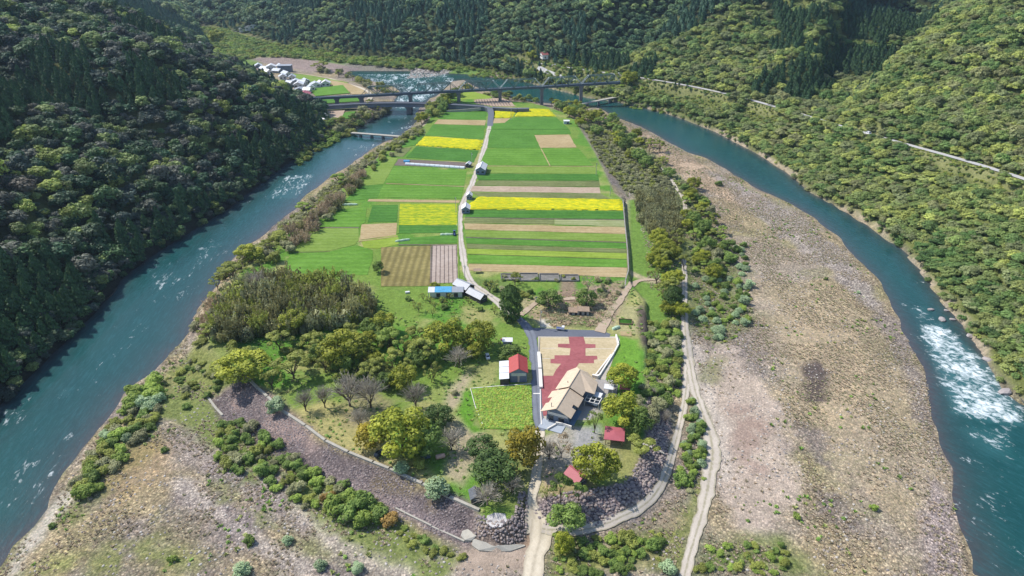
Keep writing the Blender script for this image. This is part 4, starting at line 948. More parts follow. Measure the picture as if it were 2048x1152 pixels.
# pavilions and huts in the park
def pavilion(name, px, wd, dp, h, rz, label, roof, hipped=True, ridge=.9):
    p = at(px[0], px[1], 0); e = empty(name, (p[0], p[1], H1(p[0], p[1])), rz, label, 'pavilion'); a, b_ = wd/2, dp/2
    mb = MB(); c = max(0, b_-a*.85)
    vs = [(-a, -b_, h), (a, -b_, h), (a, b_, h), (-a, b_, h), (0, -c, h+ridge), (0, c, h+ridge)]
    vs = [(x, y, z+.05) for x, y, z in vs]+[(x, y, z-.12) for x, y, z in vs[:4]]
    mb.add(vs, [(0, 1, 4), (1, 2, 5, 4), (2, 3, 5), (3, 0, 4, 5), (6, 7, 1, 0), (7, 8, 2, 1), (8, 9, 3, 2), (9, 6, 0, 3), (9, 8, 7, 6)])
    mb.build('roof', roof, e)
    for x in (-a*.8, a*.8):
        for y in (-b_*.8, b_*.8): MB().beam((x, y, -.1), (x, y, h), .2, .2).build('post', M['wood'], e)
    MB().box(0, 0, .25, wd*.5, .5, .5).build('bench', M['wood'], e)
    return e
pavilion('red_roofed_pavilion', (1228, 880), 6.6, 6.8, 2.7, R(-10), 'square park pavilion with a flat pink-red roof under the large pine', M['pink_roof'], ridge=.35)
pavilion('red_roofed_hut', (1249, 785), 3.8, 2.8, 2.4, R(-12), 'small red-roofed hut half hidden by trees behind the white canopy', M['pink_roof'], ridge=.4)
house('red_roofed_toilet', (1152, 962), 4.0, 5.2, 2.5, 4.0, R(38), M['pink_roof'], M['dark_wall'], 'small gabled hut with a faded red roof among trees by the path', 'hut', .5, windows=1)
e = house('dark_shed', (951, 998), 3.0, 3.6, 2.1, 3.0, R(12), M['dark_tile'], M['dark_wall'], 'small dark grey shed on the lawn near the embankment tip', 'shed', .35, windows=1)
# the L-shaped barn with the blue tarpaulin
e = empty('long_low_barn', at(893, 590), R(1), 'long low barn with a blue tarpaulin across its pale roof', 'barn')
MB().box(0, 0, 1.4, 14.6, 4.6, 2.8).build('wall', M['white_wall'], e)
for x in (-3.5, 1.0, 4.5): MB().box(x, -2.33, 1.2, 1.8, .1, 2.0).build('door', M['dark_wall'], e)
MB().slab([(-8.0, -2.9, 3.0), (8.0, -2.9, 3.0), (8.0, .2, 4.1), (-8.0, .2, 4.1)], .15).build('roof_slope', M['grey_roof'], e)
MB().slab([(-8.0, .2, 4.1), (8.0, .2, 4.1), (8.0, 2.8, 3.0), (-8.0, 2.8, 3.0)], .15).build('roof_slope', M['grey_roof'], e)
MB().slab([(-5.0, -3.0, 3.08), (2.6, -3.0, 3.08), (2.6, .3, 4.22), (-5.0, .3, 4.22)], .08).build('tarpaulin', M['blue_tarp'], e)
MB().slab([(-5.0, .3, 4.22), (2.6, .3, 4.22), (2.6, 1.9, 3.5), (-5.0, 1.9, 3.5)], .08).build('tarpaulin', M['blue_tarp'], e)
MB().slab([(-8.1, -2.95, 3.05), (-5.1, -2.95, 3.05), (-5.1, .25, 4.16), (-8.1, .25, 4.16)], .06).build('pale_roof_sheet', M['white_roof'], e)
MB().beam((-7.9, -2.8, 0), (-7.9, -2.8, 2.9), .3, .3).build('corner_post', M['white_wall'], e)
house('grey_roofed_barn', (928, 582), 5.6, 8.2, 3.4, 5.0, R(48), M['grey_roof'], M['dark_wall'], 'grey-roofed barn joined to the blue tarpaulin barn at the bend of the lane', 'barn', .4, windows=2)
house('slate_roofed_shed', (954, 598), 4.4, 9.2, 2.6, 4.2, R(45), M['grey_roof'], M['dark_wall'], 'low shed with pale grey roof below the bend of the lane', 'shed', .4, windows=1)
# sheds along the lane
house('lane_shed', (963, 344), 6.4, 12.0, 3.6, 5.6, R(-5), M['white_roof'], M['blue_wall'], 'largest white-roofed shed right of the lane beside the wide green field', 'shed', .4)
house('lane_shed', (932, 423), 4.6, 6.5, 2.8, 4.4, R(0), M['white_roof'], M['blue_wall'], 'white-roofed shed at the left end of the long rapeseed strip', 'shed', .35)
house('lane_shed', (939, 397), 3.4, 4.0, 2.6, 3.9, R(0), M['white_roof'], M['blue_wall'], 'smallest white-roofed shed just above the long rapeseed strip', 'shed', .3)
house('lane_shed', (937, 333), 3.2, 4.5, 2.2, 3.2, R(-12), M['white_roof'], M['dark_wall'], 'tiny dark shed at the right end of the white crop covers', 'shed', .3)
e = empty('white_box_shed', at(1133, 247), 0, 'small white flat-roofed shed at the far right edge of the green fields', 'shed')
MB().box(0, 0, 1.2, 4.6, 4.2, 2.4).build('wall', plain('blue_white_shed_wall', (.40, .48, .55), .6, .1), e); MB().box(0, 0, 2.5, 5.2, 4.8, .2).build('roof', M['white_roof'], e); MB().box(1, -2.13, 1, 1.2, .1, 1.9).build('door', M['dark_wall'], e)
# collapsed pair of stone huts
for px, sz, lb_ in (((1147, 627), (4.2, 3.4, 1.6), 'roofless grey hut strewn with straw in the rough clearing'), ((1166, 628), (5.0, 3.2, 2.3), 'low grey hut with a sagging roof in the rough clearing')):
    e = empty('old_hut', at(*px), R(-4), lb_, 'hut')
    MB().box(0, 0, sz[2]/2, sz[0], sz[1], sz[2]).build('wall', M['old_concrete'], e)
    MB().slab([(-sz[0]/2-.2, -sz[1]/2-.2, sz[2]+.1), (sz[0]/2+.2, -sz[1]/2-.2, sz[2]+.02), (sz[0]/2+.2, sz[1]/2+.2, sz[2]+.5), (-sz[0]/2-.2, sz[1]/2+.2, sz[2]+.6)], .12).build('roof', M['stake'], e)
    for x in (-1.2, 1.0): MB().box(x, -sz[1]/2-.03, sz[2]*.5, .9, .1, sz[2]*.7).build('opening_shade', M['black'], e)  # black slabs on the wall stand in for the dark hollow inside
# concrete pens in the field
for k_, (a, b_) in enumerate((((1003, 549), (1037, 561)), ((1040, 548), (1077, 563)), ((1080, 549), (1119, 563)), ((1122, 551), (1158, 563)))):
    p0 = at(a[0], b_[1]); p1 = at(b_[0], b_[1]); p2 = at(b_[0]-2, a[1]); p3 = at(a[0]-1, a[1]); cx = (p0[0]+p2[0])/2; cy = (p0[1]+p2[1])/2
    e = empty('concrete_pen', (cx, cy, 0), 0, ['leftmost roofless concrete pen, overgrown with weeds', 'second roofless concrete pen from the left, grey floored', 'third roofless concrete pen from the left, grey floored', 'rightmost roofless concrete pen beside the bare blossom tree'][k_], 'pen', 'roofless concrete pens below the striped fields')
    c = [(q[0]-cx, q[1]-cy) for q in (p0, p1, p2, p3)]
    for i in range(4):
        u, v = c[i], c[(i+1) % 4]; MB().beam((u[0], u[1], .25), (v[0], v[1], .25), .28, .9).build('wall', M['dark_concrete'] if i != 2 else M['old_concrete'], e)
    MB().prism([(q[0]*.97, q[1]*.96) for q in c], -.2, .13).build('floor', plain('stained_pen_floor', (.19, .18, .16), .9, .4, .6), e)
e = empty('low_shelter', at(955, 545), R(4), 'small rusty low shelter at the corner of the tan field by the lane', 'shelter')
MB().slab([(-1.9, -1.2, 1.3), (1.9, -1.2, 1.3), (1.9, 1.2, 1.7), (-1.9, 1.2, 1.7)], .1).build('roof', M['stake'], e)
for x in (-1.7, 1.7):
    for y in (-1, 1): MB().beam((x, y, 0), (x, y, 1.35), .15, .15).build('post', M['wood'], e)

# village houses behind the left spur
VH = [(517, 133, 9, 8, 20, 'tile', 'pale tiled house at the far end of the village, nearest the wooded spur'), (529, 140, 8, 9, 60, 'tile', 'second tiled house from the far end of the village'),
      (543, 137, 12, 9, 15, 'white', 'wide white-roofed house at the far end of the village'), (555, 143, 10, 9, 70, 'tile', 'grey tiled house between the white-roofed house and the blue wall'),
      (573, 150, 9, 12, 40, 'tile', 'long tiled house stepping down beside the upper field'), (585, 158, 8, 7, 10, 'tile', 'small tiled house above the crowded middle row'),
      (592, 165, 12, 8, 15, 'tile', 'pale tiled house at the left of the crowded middle row'), (605, 168, 10, 8, 75, 'tile', 'tiled house in the centre of the crowded middle row'),
      (598, 173, 11, 8, 5, 'white', 'white-roofed house in front of the crowded middle row'), (611, 164, 9, 8, 30, 'tile', 'tiled house behind the centre of the middle row'),
      (631, 172, 12, 9, 20, 'tile', 'dark-walled tiled house between the two village fields'), (652, 170, 10, 8, 10, 'white', 'detached pale-roofed house standing in the village fields'),
      (600, 182, 13, 8, 5, 'grey', 'grey-roofed house under the middle row'), (615, 183, 7, 7, 80, 'white', 'small white-roofed house at the end of the grey-roofed one'),
      (610, 193, 12, 10, 8, 'pink', 'large brown-roofed house just behind the railway viaduct'), (603, 228, 13, 10, 5, 'grey', 'flat grey block between the spur and the road bridge end'),
      (643, 247, 10, 9, 55, 'white', 'white-roofed house on the river bank below the road bridge'), (645, 238, 8, 7, 65, 'tile', 'tiled house just behind the white-roofed riverside house')]
VH += [(560, 133, 8, 7, 30, 'tile', 'small tiled house behind the wide white-roofed house'), (536, 146, 8, 8, 45, 'white', 'white-roofed house on the spur side of the upper village'), (566, 157, 9, 7, 20, 'tile', 'tiled house between upper and middle village rows'), (580, 168, 9, 8, 60, 'tile', 'tiled house on the spur side of the middle row'),
       (622, 178, 8, 7, 25, 'tile', 'small tiled house at the corner of the lower village field'), (588, 190, 9, 8, 10, 'white', 'white-roofed house half hidden by the spur near the viaduct'), (641, 168, 8, 6, 30, 'white', 'small white-roofed house between the two field houses'), (578, 204, 11, 7, 8, 'grey', 'grey building tucked under the viaduct end')]
rm = {'tile': M['tile_roof'], 'white': M['white_roof'], 'grey': M['grey_roof'], 'pink': M['pink_roof']}
for i, (a, b_, wd, dp, rz, rf, lb_) in enumerate(VH):
    p = at(a, b_, 0)
    house('village_house', None, wd*.85, dp, 2.8+(i % 3)*.6, 4.8+(i % 3)*.7, R(rz), rm[rf], M['white_wall'] if i % 3 else M['grey_wall'], lb_, 'house', .7, windows=2, group='houses of the village across the river', pos=(p[0], p[1]))
for i, (a, b_, wd, dp, rz, lb_) in enumerate([(488, 62, 13, 9, 10, 'leftmost of the far houses under the cedar mountain'), (499, 60, 12, 10, 15, 'middle far house with dark tiles under the cedar mountain'), (508, 56, 11, 9, 5, 'rightmost of the far houses under the cedar mountain')]):
    p = hit(a, b_); house('far_house', None, wd, dp, 4, 6.5, R(rz), M['tile_roof'] if i != 1 else M['dark_tile'], M['white_wall'], lb_, 'house', .7, group='far houses under the cedar mountain', pos=(p[0], p[1]))
for i, (a, b_, rz, lb_) in enumerate([(372, 97, 10, 'leftmost dark-roofed house on the shaded left mountainside'), (388, 99, 30, 'middle dark-roofed house on the shaded left mountainside'), (402, 93, 50, 'rightmost dark-roofed house on the shaded left mountainside')]):
    p = hit(a, b_); house('hillside_house', None, 9, 8, 4, 6.3, R(rz), M['dark_tile'], M['grey_wall'], lb_, 'house', .7, group='houses on the shaded left mountainside', pos=(p[0], p[1]))
p = hit(1088, 125); house('roadside_house', None, 11, 7, 4, 6.2, R(-75), plain('dull_red_tiles', (.28, .10, .09), .6, .2), M['white_wall'], 'red-roofed house beside the hillside road beyond the railway bridge', 'house', .6, pos=(p[0], p[1]+4))
# blue-grey wall block in the village
p = at(571, 141); e = empty('blue_grey_warehouse', (p[0], p[1], -1), R(5), 'boxy blue-grey warehouse at the edge of the upper village field', 'warehouse')
MB().box(0, 0, 3.5, 15, 10, 7).build('wall', M['girder_blue'], e); MB().box(0, 0, 7.1, 15.6, 10.6, .3).build('roof', M['grey_roof'], e); MB().box(-3, -5.05, 2, 4, .1, 4).build('door', M['grey_wall'], e)
for i_, (px, mt) in enumerate((([(578, 147), (620, 151.5), (697, 166), (690, 169), (620, 169), (590, 160)], 'yellowgreen'), ([(660, 161), (697, 168), (725, 180), (690, 186), (665, 172)], 'tan'),
               ([(616, 178), (686, 171), (700, 187), (632, 193)], 'bright'), ([(688, 172), (728, 181), (730, 190), (705, 190)], 'tan'), ([(622, 196), (722, 191), (728, 203), (632, 209)], 'green'),
               ([(635, 222), (690, 222), (684, 236), (652, 242), (640, 236)], 'pinksoil'), ([(690, 226), (712, 224), (700, 238), (680, 240)], 'green'))):
    q = [tuple(v) for v in P2(px, -1)]
    tag(MB().prism(q, -2, -.4+.03*i_).build('field', FM[mt]), kind='structure')

# ------------------------------------------------------------------ bridges
def bridge_pier(e, x, y, z0, z1, wx_, wy_, mat, o=(0, 0, 0)):
    mb = MB(); mb.box(x-o[0], y-o[1], (z0+z1)/2-o[2], wx_, wy_, z1-z0); mb.box(x-o[0], y-o[1], z1-.6-o[2], wx_*1.5, wy_*1.3, 1.2)
    return mb.build('pier', mat, e)
# railway bridge
ry = lambda x: 652+.115*(x+144)
def rp(px, py):
    Yk = 660.
    for _ in range(4): q = atY(px, py, Yk); Yk = ry(q[0])
    return Vector(q)
rail_px = [(596, 196), (722, 190), (820, 184.5), (917, 180), (1000, 176), (1084, 172), (1163, 167), (1240, 163)]
rpts = [rp(*p) for p in rail_px]
e = empty('railway_bridge', (0, 668, 0), 0, 'long steel railway bridge with through trusses crossing both river arms', 'bridge'); O = Vector((0, 668, 0))
gd = MB()
for a, b_ in zip(rpts[:-1], rpts[1:]):
    gd.beam(a-O-Vector((0, 2.3, .9)), b_-O-Vector((0, 2.3, .9)), .5, 2.0); gd.beam(a-O+Vector((0, 2.3, -.9)), b_-O+Vector((0, 2.3, -.9)), .5, 2.0); gd.beam(a-O-Vector((0, 0, .5)), b_-O-Vector((0, 0, .5)), 4.6, .5)
gd.build('girder', M['dark_steel'], e)
tk = MB()
for a, b_ in zip(rpts[:-1], rpts[1:]):
    for s_ in (-.55, .55): tk.beam(a-O+Vector((0, s_, .0)), b_-O+Vector((0, s_, .0)), .12, .2)
tk.build('rails', M['pale_steel'], e)
for k_, (i, j) in enumerate(((1, 2), (2, 3), (3, 4), (4, 5), (5, 6), (6, 7))):
    a, b_ = rpts[i]-O, rpts[j]-O; tr = MB(); ends = (MB(), MB()); nP = 6; ht = 7.2
    for s_ in (-2.6, 2.6):
        B = [a.lerp(b_, t/nP)+Vector((0, s_, 0)) for t in range(nP+1)]; T = [p+Vector((0, 0, ht)) for p in B[1:-1]]
        for u, v in zip(T[:-1], T[1:]): tr.beam(u, v, .6, .6)
        ends[0].beam(B[0], T[0], .42, .42); ends[1].beam(T[-1], B[-1], .42, .42)
        for m in range(nP-1):
            tr.beam(B[m+1], T[m], .35, .35)
            if m < nP-2: tr.beam(B[m+1] if m % 2 else T[m], T[m+1] if m % 2 else B[m+2], .5, .5)
    for m in (1, nP-1):
        p = a.lerp(b_, m/nP)+Vector((0, 0, ht)); ends[m > 1].beam(p-Vector((0, 2.6, 0)), p+Vector((0, 2.6, 0)), .4, .4)
    for m in range(2, nP-1):
        p = a.lerp(b_, m/nP)+Vector((0, 0, ht)); tr.beam(p-Vector((0, 2.6, 0)), p+Vector((0, 2.6, 0)), .2, .2)
    t_ = tr.build('truss', M['green_steel'], e); [q_.build('end_portal', M['pale_steel'] if k_ > 1 else M['green_steel'], t_) for q_ in ends]
for i in (1, 2, 3, 4, 5, 6):
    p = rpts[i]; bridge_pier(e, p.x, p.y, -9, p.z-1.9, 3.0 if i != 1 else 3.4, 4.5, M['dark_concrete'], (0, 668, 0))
p = rp(673, 192.5); bridge_pier(e, p.x, p.y, -3, p.z-1.9, 3, 4, M['dark_concrete'], (0, 668, 0))
# road bridge
rd_px = [(585, 216), (626, 213), (680, 209.5), (726, 207), (772, 206), (817, 206), (860, 207), (905, 209), (940, 211), (968, 213)]
rdp = [Vector(at(a, b_, 3.6)) for a, b_ in rd_px]
e = empty('road_bridge', (-100, 640, 0), 0, 'curved road bridge on steel girders below the railway bridge', 'bridge'); O = Vector((-100, 640, 0))
dk = MB(); gi = MB(); pr = MB()
D3 = densify(np.array([tuple(v) for v in rdp]), 8)
for a, b_ in zip(D3[:-1], D3[1:]):
    a = Vector(a)-O; b_ = Vector(b_)-O
    dk.beam(a-Vector((0, 0, .25)), b_-Vector((0, 0, .25)), 7.0, .5)
    for s_ in (-2.6, 2.6): gi.beam(a+Vector((0, s_, -1.8)), b_+Vector((0, s_, -1.8)), .5, 2.6)
    for s_ in (-3.4, 3.4): pr.beam(a+Vector((0, s_, .55)), b_+Vector((0, s_, .55)), .2, .25); pr.beam(a+Vector((0, s_, .15)), b_+Vector((0, s_, .15)), .35, .3)
dk.build('deck', M['asphalt'], e); gi.build('girder', M['girder_blue'], e); pr.build('railing', M['dark_steel'], e)
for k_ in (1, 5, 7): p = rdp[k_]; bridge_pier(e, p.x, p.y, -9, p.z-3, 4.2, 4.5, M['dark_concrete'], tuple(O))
# junction ramp down to the lane with its side walls
rampw = [Vector(at(968, 213, 3.6)), Vector(at(979, 216, 3.4)), Vector(at(982, 226, 2.0)), Vector(at(981, 240, .4)), Vector(at(980, 252, .05))]
mb = MB(); Lr = densify(np.array([tuple(v) for v in rampw]), 3)
for a, b_ in zip(Lr[:-1], Lr[1:]): mb.beam(Vector(a)-Vector((0, 0, 1.9)), Vector(b_)-Vector((0, 0, 1.9)), 5.0, 4.0)
tag(mb.build('junction_ramp', M['asphalt']), 'asphalt ramp joining the road bridge to the farm lane', 'ramp')
q = [Vector(at(a, b_, 3.2)) for a, b_ in ((984, 214.5), (1010, 216), (1035, 217), (1058, 216.5))]
mb = MB()
for a, b_ in zip(q[:-1], q[1:]): mb.beam(a-Vector((0, 0, 1.6)), b_-Vector((0, 0, 1.6)), 4.2, 3.4)
tag(mb.build('raised_road', M['new_asphalt']), 'raised side road behind the two far rapeseed plots', 'road')
q = [Vector(at(a, b_, h)) for a, b_, h in ((893, 222, 1.0), (925, 220, 1.6), (962, 216.5, 2.6))]
mb = MB()
for a, b_ in zip(q[:-1], q[1:]): mb.beam(a-Vector((0, 0, .6)), b_-Vector((0, 0, .6)), .7, 2.4)
tag(mb.build('approach_wall', M['concrete']), 'pale sloping wall left of the bridge road junction', 'wall')
# ridged pale plot between the bridges
q = [tuple(v) for v in P2([(948, 203), (955, 199), (1005, 196.5), (1022, 203), (1030, 213), (985, 213), (952, 207)], 0)]
tag(MB().prism(q, -.5, .3).build('field', FM['pinksoil']), kind='structure')
for i in range(12): 
    a = at(952+5.4*i, 199, .36); b_ = at(955+6.0*i, 211, .36); tag(MB().beam(a, b_, .7, .12).build('field_furrow', FM['darksoil']), kind='structure')
# low submersible bridges
def low_bridge(a, b_, h, n, label):
    A_, B_ = Vector(at(*a, h)), Vector(at(*b_, h)); e = empty('submersible_bridge', A_, 0, label, 'bridge')
    MB().beam((0, 0, -.3), B_-A_-Vector((0, 0, .3)), 3.6, .8).build('deck', M['concrete'], e)
    for i in range(n):
        p = (B_-A_)*((i+.8)/(n+.3)); MB().box(p.x, p.y, -3.0, 1.8, 4.2, 5.0).build('pier', M['dark_concrete'], e)
low_bridge((703, 265), (800, 272.5), -3.0, 4, 'low bridge without railings crossing the left river arm')
low_bridge((1158, 208.5), (1250, 190), -2.0, 4, 'low bridge without railings crossing the right river arm')

# ------------------------------------------------------------------ vehicles
def wheel(e, x, y, r=.29):
    t = MB().tube([(x-.1, y, r), (x+.1, y, r)], r, 14).build('wheel', M['black'], e)
    MB().tube([(x-.12, y, r), (x+.12, y, r)], r*.5, 10).build('rim', M['pale_steel'], t)
def car(px, rz, paint, label, cat='car', pos=None, name='parked_car'):
    p = pos or at(*px); e = empty(name, (p[0], p[1], H1(p[0], p[1])+.1), rz, label, cat)
    prof = [(-1.75, .35), (-1.75, .85), (-1.1, 1.0), (-.55, 1.55), (1.0, 1.6), (1.6, 1.1), (1.72, .8), (1.72, .35)]
    vs = [(-.74 if z < 1.2 else -.62, y, z) for y, z in prof]+[(.74 if z < 1.2 else .62, y, z) for y, z in prof]; n = len(prof)
    MB().add(vs, [tuple(range(n)), tuple(range(2*n-1, n-1, -1))]+[(i, n+i, n+(i+1) % n, (i+1) % n) for i in range(n)]).build('body', paint, e)
    g = MB(); g.add([(-.60, -1.08, 1.05), (.60, -1.08, 1.05), (.55, -.60, 1.53), (-.55, -.60, 1.53)], [(0, 1, 2, 3)]); g.build('windscreen', M['glass'], e)
    g = MB(); g.add([(-.60, 1.62, 1.13), (.60, 1.62, 1.13), (.55, 1.05, 1.58), (-.55, 1.05, 1.58)], [(3, 2, 1, 0)]); g.build('rear_window', M['glass'], e)
    for s_ in (-1, 1): MB().box(s_*.70, .1, 1.25, .06, 1.5, .36).build('side_window', M['glass'], e)
    for x in (-.68, .68):
        for y in (-1.1, 1.1): wheel(e, x, y)
    for x in (-.5, .5): MB().box(x, -1.76, .72, .28, .06, .16).build('headlight', M['white_wall'], e)
    return e
car((975, 716), R(12), M['car_white'], 'white car parked in the shade beside the bare trees left of the barn')
car((758, 911), R(150), M['car_dark'], 'dark car parked beside the kerb under the big tree')
# small lorry on the forecourt
p = at(1121, 660); e = empty('small_lorry', (p[0], p[1], .1), R(82), 'small white and blue pickup lorry parked on the dark forecourt', 'lorry')
MB().box(0, -1.05, 1.05, 1.45, 1.1, 1.4).build('cab', M['car_white'], e); MB().box(0, -1.62, 1.35, 1.3, .06, .55).build('windscreen', M['glass'], e)
MB().box(0, .7, .62, 1.45, 2.2, .18).build('bed', M['car_blue'], e)
for x in (-.7, .7): MB().box(x, .7, .85, .06, 2.2, .32).build('side_board', M['car_white'], e)
for x in (-.66, .66):
    for y in (-1.0, 1.1): wheel(e, x, y)
# farm machine by the lane, digger in the clearing
def machine(px, rz, label, c1, c2):
    p = at(*px); e = empty('farm_machine', (p[0], p[1], H1(p[0], p[1])+.05), rz, label, 'farm machine')
    MB().box(0, .2, .85, 1.1, 1.9, .7).build('body', c1, e); MB().box(0, .8, 1.7, 1.1, 1.0, 1.1).build('cab', c2, e); MB().box(0, -1.3, .7, .8, 1.1, .5).build('bonnet', c1, e)
    MB().box(0, .8, 2.3, 1.3, 1.2, .1).build('cab_roof', c1, e)
    for x in (-.65, .65):
        wheel(e, x, .9, .55); wheel(e, x, -1.3, .35)
machine((909, 470), R(5), 'dark blue tractor parked at the left edge of the farm lane', M['car_blue'], M['glass'])
machine((1077, 605), R(70), 'small dark digger parked on the dirt of the rough clearing', M['car_dark'], M['car_white'])
for px, lb_, yy in (((1104, 131), 'white van on the hillside road beside the red-roofed house', 0), ((1236, 147.5), 'white car on the hillside road near its retaining wall', 0), ((1731, 270), 'white car glimpsed on the wooded part of the hillside road', 0)):
    i = int(np.argmin([abs(proj(q[0], q[1], q[2])[0]-px[0]) for q in HR])); q = HR[i]; d = HR[min(i+1, len(HR)-1)]-HR[i-1]
    car(None, math.atan2(d[1], d[0])-math.pi/2, M['car_white'], lb_, pos=(q[0], q[1])).scale = (1.25, 1.25, 1.25)
# salmon water tank lying by the trees, heaps, covers and beds
p = at(881, 916); e = empty('salmon_tank', (p[0], p[1], 0), R(20), 'salmon pink cylindrical tank lying on the lawn by the trees', 'tank')
MB().tube([(-1.5, 0, .75), (-1.4, 0, .75), (1.4, 0, .75), (1.5, 0, .75)], [.55, .75, .75, .55], 16).build('drum', M['pink_soil'], e)
for x in (-.9, .9): MB().box(x, 0, .12, .3, 1.3, .25).build('cradle', M['wood'], e)
p = at(851, 915); e = empty('grey_tarpaulin_heap', (p[0], p[1], 0), 0, 'low heap under a grey tarpaulin left of the salmon tank', 'tarpaulin heap')
MB().tube([(-1.6, 0, .2), (-.6, .1, .5), (.7, 0, .55), (1.6, .1, .15)], [.4, .8, .8, .3], 8).build('cover', M['dark_steel'], e)
for i in range(12):
    t0 = i/12; t1 = (i+.93)/12; a = at(811+119*t0, 327.5+8*t0, .5); b_ = at(811+119*t1, 327.5+8*t1, .5)
    e = MB().tube([(a[0], a[1], .25), (b_[0], b_[1], .25)], 1.25, 10).build('crop_cover', M['plastic'], None)
    tag(e, 'one section of the long white plastic crop cover beside the dark wet soil', 'crop cover', 'sections of the long white crop cover')
p = at(813, 324); tag(MB().tube([(p[0]-2, p[1], .3), (p[0]+2.2, p[1], .3)], 1.2, 8).build('blue_sheet', M['blue_tarp']), 'blue plastic sheet at the left end of the white crop covers', 'plastic sheet')
for px, L, rz, lb_ in (((700, 410), 9, 3, 'white netting row above the dark bank by the left meadow'), ((805, 482), 8, 20, 'pale green netting heap at the left of the vegetable plots'), ((893, 470), 7, 2, 'pale green netting row beside the blue tractor'), ((1232, 657), 4, 35, 'pale green netting bundle beside the framed vegetable bed')):
    p = at(*px); c_, s_ = math.cos(R(rz)), math.sin(R(rz))
    pts_ = [(p[0]+c_*L*(t-.5), p[1]+s_*L*(t-.5), .25+.15*math.sin(t*20)) for t in np.linspace(0, 1, 7)]
    tag(MB().tube(pts_, [.5, .9, .7, 1.0, .75, .9, .5], 8).build('crop_netting', M['net']), lb_, 'netting')
p = at(1251, 645); e = empty('framed_vegetable_bed', (p[0], p[1], 0), R(-6), 'rows of vegetables in a timber-framed bed beside the dirt path', 'vegetable bed')
for y in (-1.9, 1.9): MB().box(0, y, .4, 5.6, .12, .7).build('board', M['wood'], e)
for x in (-2.8, 2.8): MB().box(x, 0, .4, .12, 3.8, .7).build('board', M['wood'], e)
for i in range(5): MB().tube([(-2.6, -1.4+.7*i, .2), (0, -1.4+.7*i, .35), (2.6, -1.4+.7*i, .2)], [.2, .28, .2], 6).build('crop_row', FM['deep'], e)
p = at(1252, 668); tag(MB().box(p[0], p[1], .1, 4.5, 3.5, .25, R(-5)).build('fallow_bed', FM['tan']), 'bare tan garden bed below the framed vegetable bed', 'garden bed')
for i, (px, L) in enumerate(((( 868, 588), 2.2), ((815, 586), 2.0))):
    p = at(*px); tag(MB().box(p[0], p[1], .4, L, 1.0, .7, R(15)).build('scrap_heap', M['white_roof' if i else 'grey_roof']), ['grey sheet metal scrap by the left wall of the tarpaulin barn', 'white sheet lying in the grass below the ploughed plot'][i], 'scrap')
# utility poles
def pole(px, h, label):
    p = at(*px); e = empty('utility_pole', (p[0], p[1], H1(p[0], p[1])), 0, label, 'pole', 'utility poles along the lane and fields')
    MB().tube([(0, 0, -.3), (0, 0, h)], [.17, .11], 8).build('shaft', M['pole'], e)
    MB().beam((-.8, 0, h-.6), (.8, 0, h-.6), .12, .12).build('crossarm', M['dark_steel'], e)
    MB().tube([(.3, 0, h-1.6), (.3, 0, h-1.0)], .2, 8).build('transformer', M['pale_steel'], e)
for px, h, lb_ in (((1081, 656), 9, 'utility pole beside the forecourt left of the parked lorry'), ((930, 560), 8, 'utility pole where the farm lane bends above the barns'), ((944, 330), 9, 'utility pole beside the tiny dark shed on the lane'),
                   ((1192, 351), 9, 'utility pole at the right ends of the far green fields'), ((1220, 391), 9, 'utility pole at the right end of the rapeseed strip'), ((850, 274), 7, 'utility pole at the left tip of the bridge rapeseed plot'),
                   ((912, 426), 10, 'utility pole left of the lane beside the half-flowering plot'), ((1022, 240), 10, 'utility pole at the corner of the small far rapeseed plot'), ((660, 240), 9, 'utility pole on the bank near the riverside houses')): pole(px, h, lb_)

# ------------------------------------------------------------------ foliage
def leaf_mat(name, c1, c2, var=.25, transl=.25, rand_cols=None, rough=.6):
    """c1..c2 by clump tint; rand_cols = list of colours picked per plant"""
    n = N(name); t = n.n('ShaderNodeAttribute', attribute_name='tint').outputs[2]
    oi = n.n('ShaderNodeObjectInfo'); rnd = oi.outputs['Random']
    if rand_cols:
        k = len(rand_cols); stops = [(i/k, c) for i, c in enumerate(rand_cols)]
        lo = n.noise(oi.outputs['Location'], .012, 2); f = n.math('ADD', n.math('MULTIPLY', rnd, .62), n.math('MULTIPLY', n.math('SUBTRACT', lo, .3), .95), True)
        base = n.ramp(f, stops, 'CONSTANT')
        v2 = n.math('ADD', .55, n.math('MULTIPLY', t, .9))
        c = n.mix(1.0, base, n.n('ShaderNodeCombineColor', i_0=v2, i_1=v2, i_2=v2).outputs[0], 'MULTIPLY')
    else: c = n.mix(t, c1, c2)
    v = n.math('ADD', 1-var, n.math('MULTIPLY', n.math('FRACT', n.math('MULTIPLY', rnd, 7.31)), 2*var))
    c = n.mix(1.0, c, n.n('ShaderNodeCombineColor', i_0=v, i_1=v, i_2=v).outputs[0], 'MULTIPLY')
    d = n.n('ShaderNodeBsdfPrincipled'); n.set(d.inputs['Base Color'], c); d.inputs['Roughness'].default_value = rough; d.inputs['Specular IOR Level'].default_value = .25
    tr = n.n('ShaderNodeBsdfTranslucent'); n.set(tr.inputs[0], c); mx = n.n('ShaderNodeMixShader'); mx.inputs[0].default_value = transl
    n.t.links.new(d.outputs[0], mx.inputs[1]); n.t.links.new(tr.outputs[0], mx.inputs[2]); n.t.links.new(mx.outputs[0], n.out.inputs[0]); return n.m
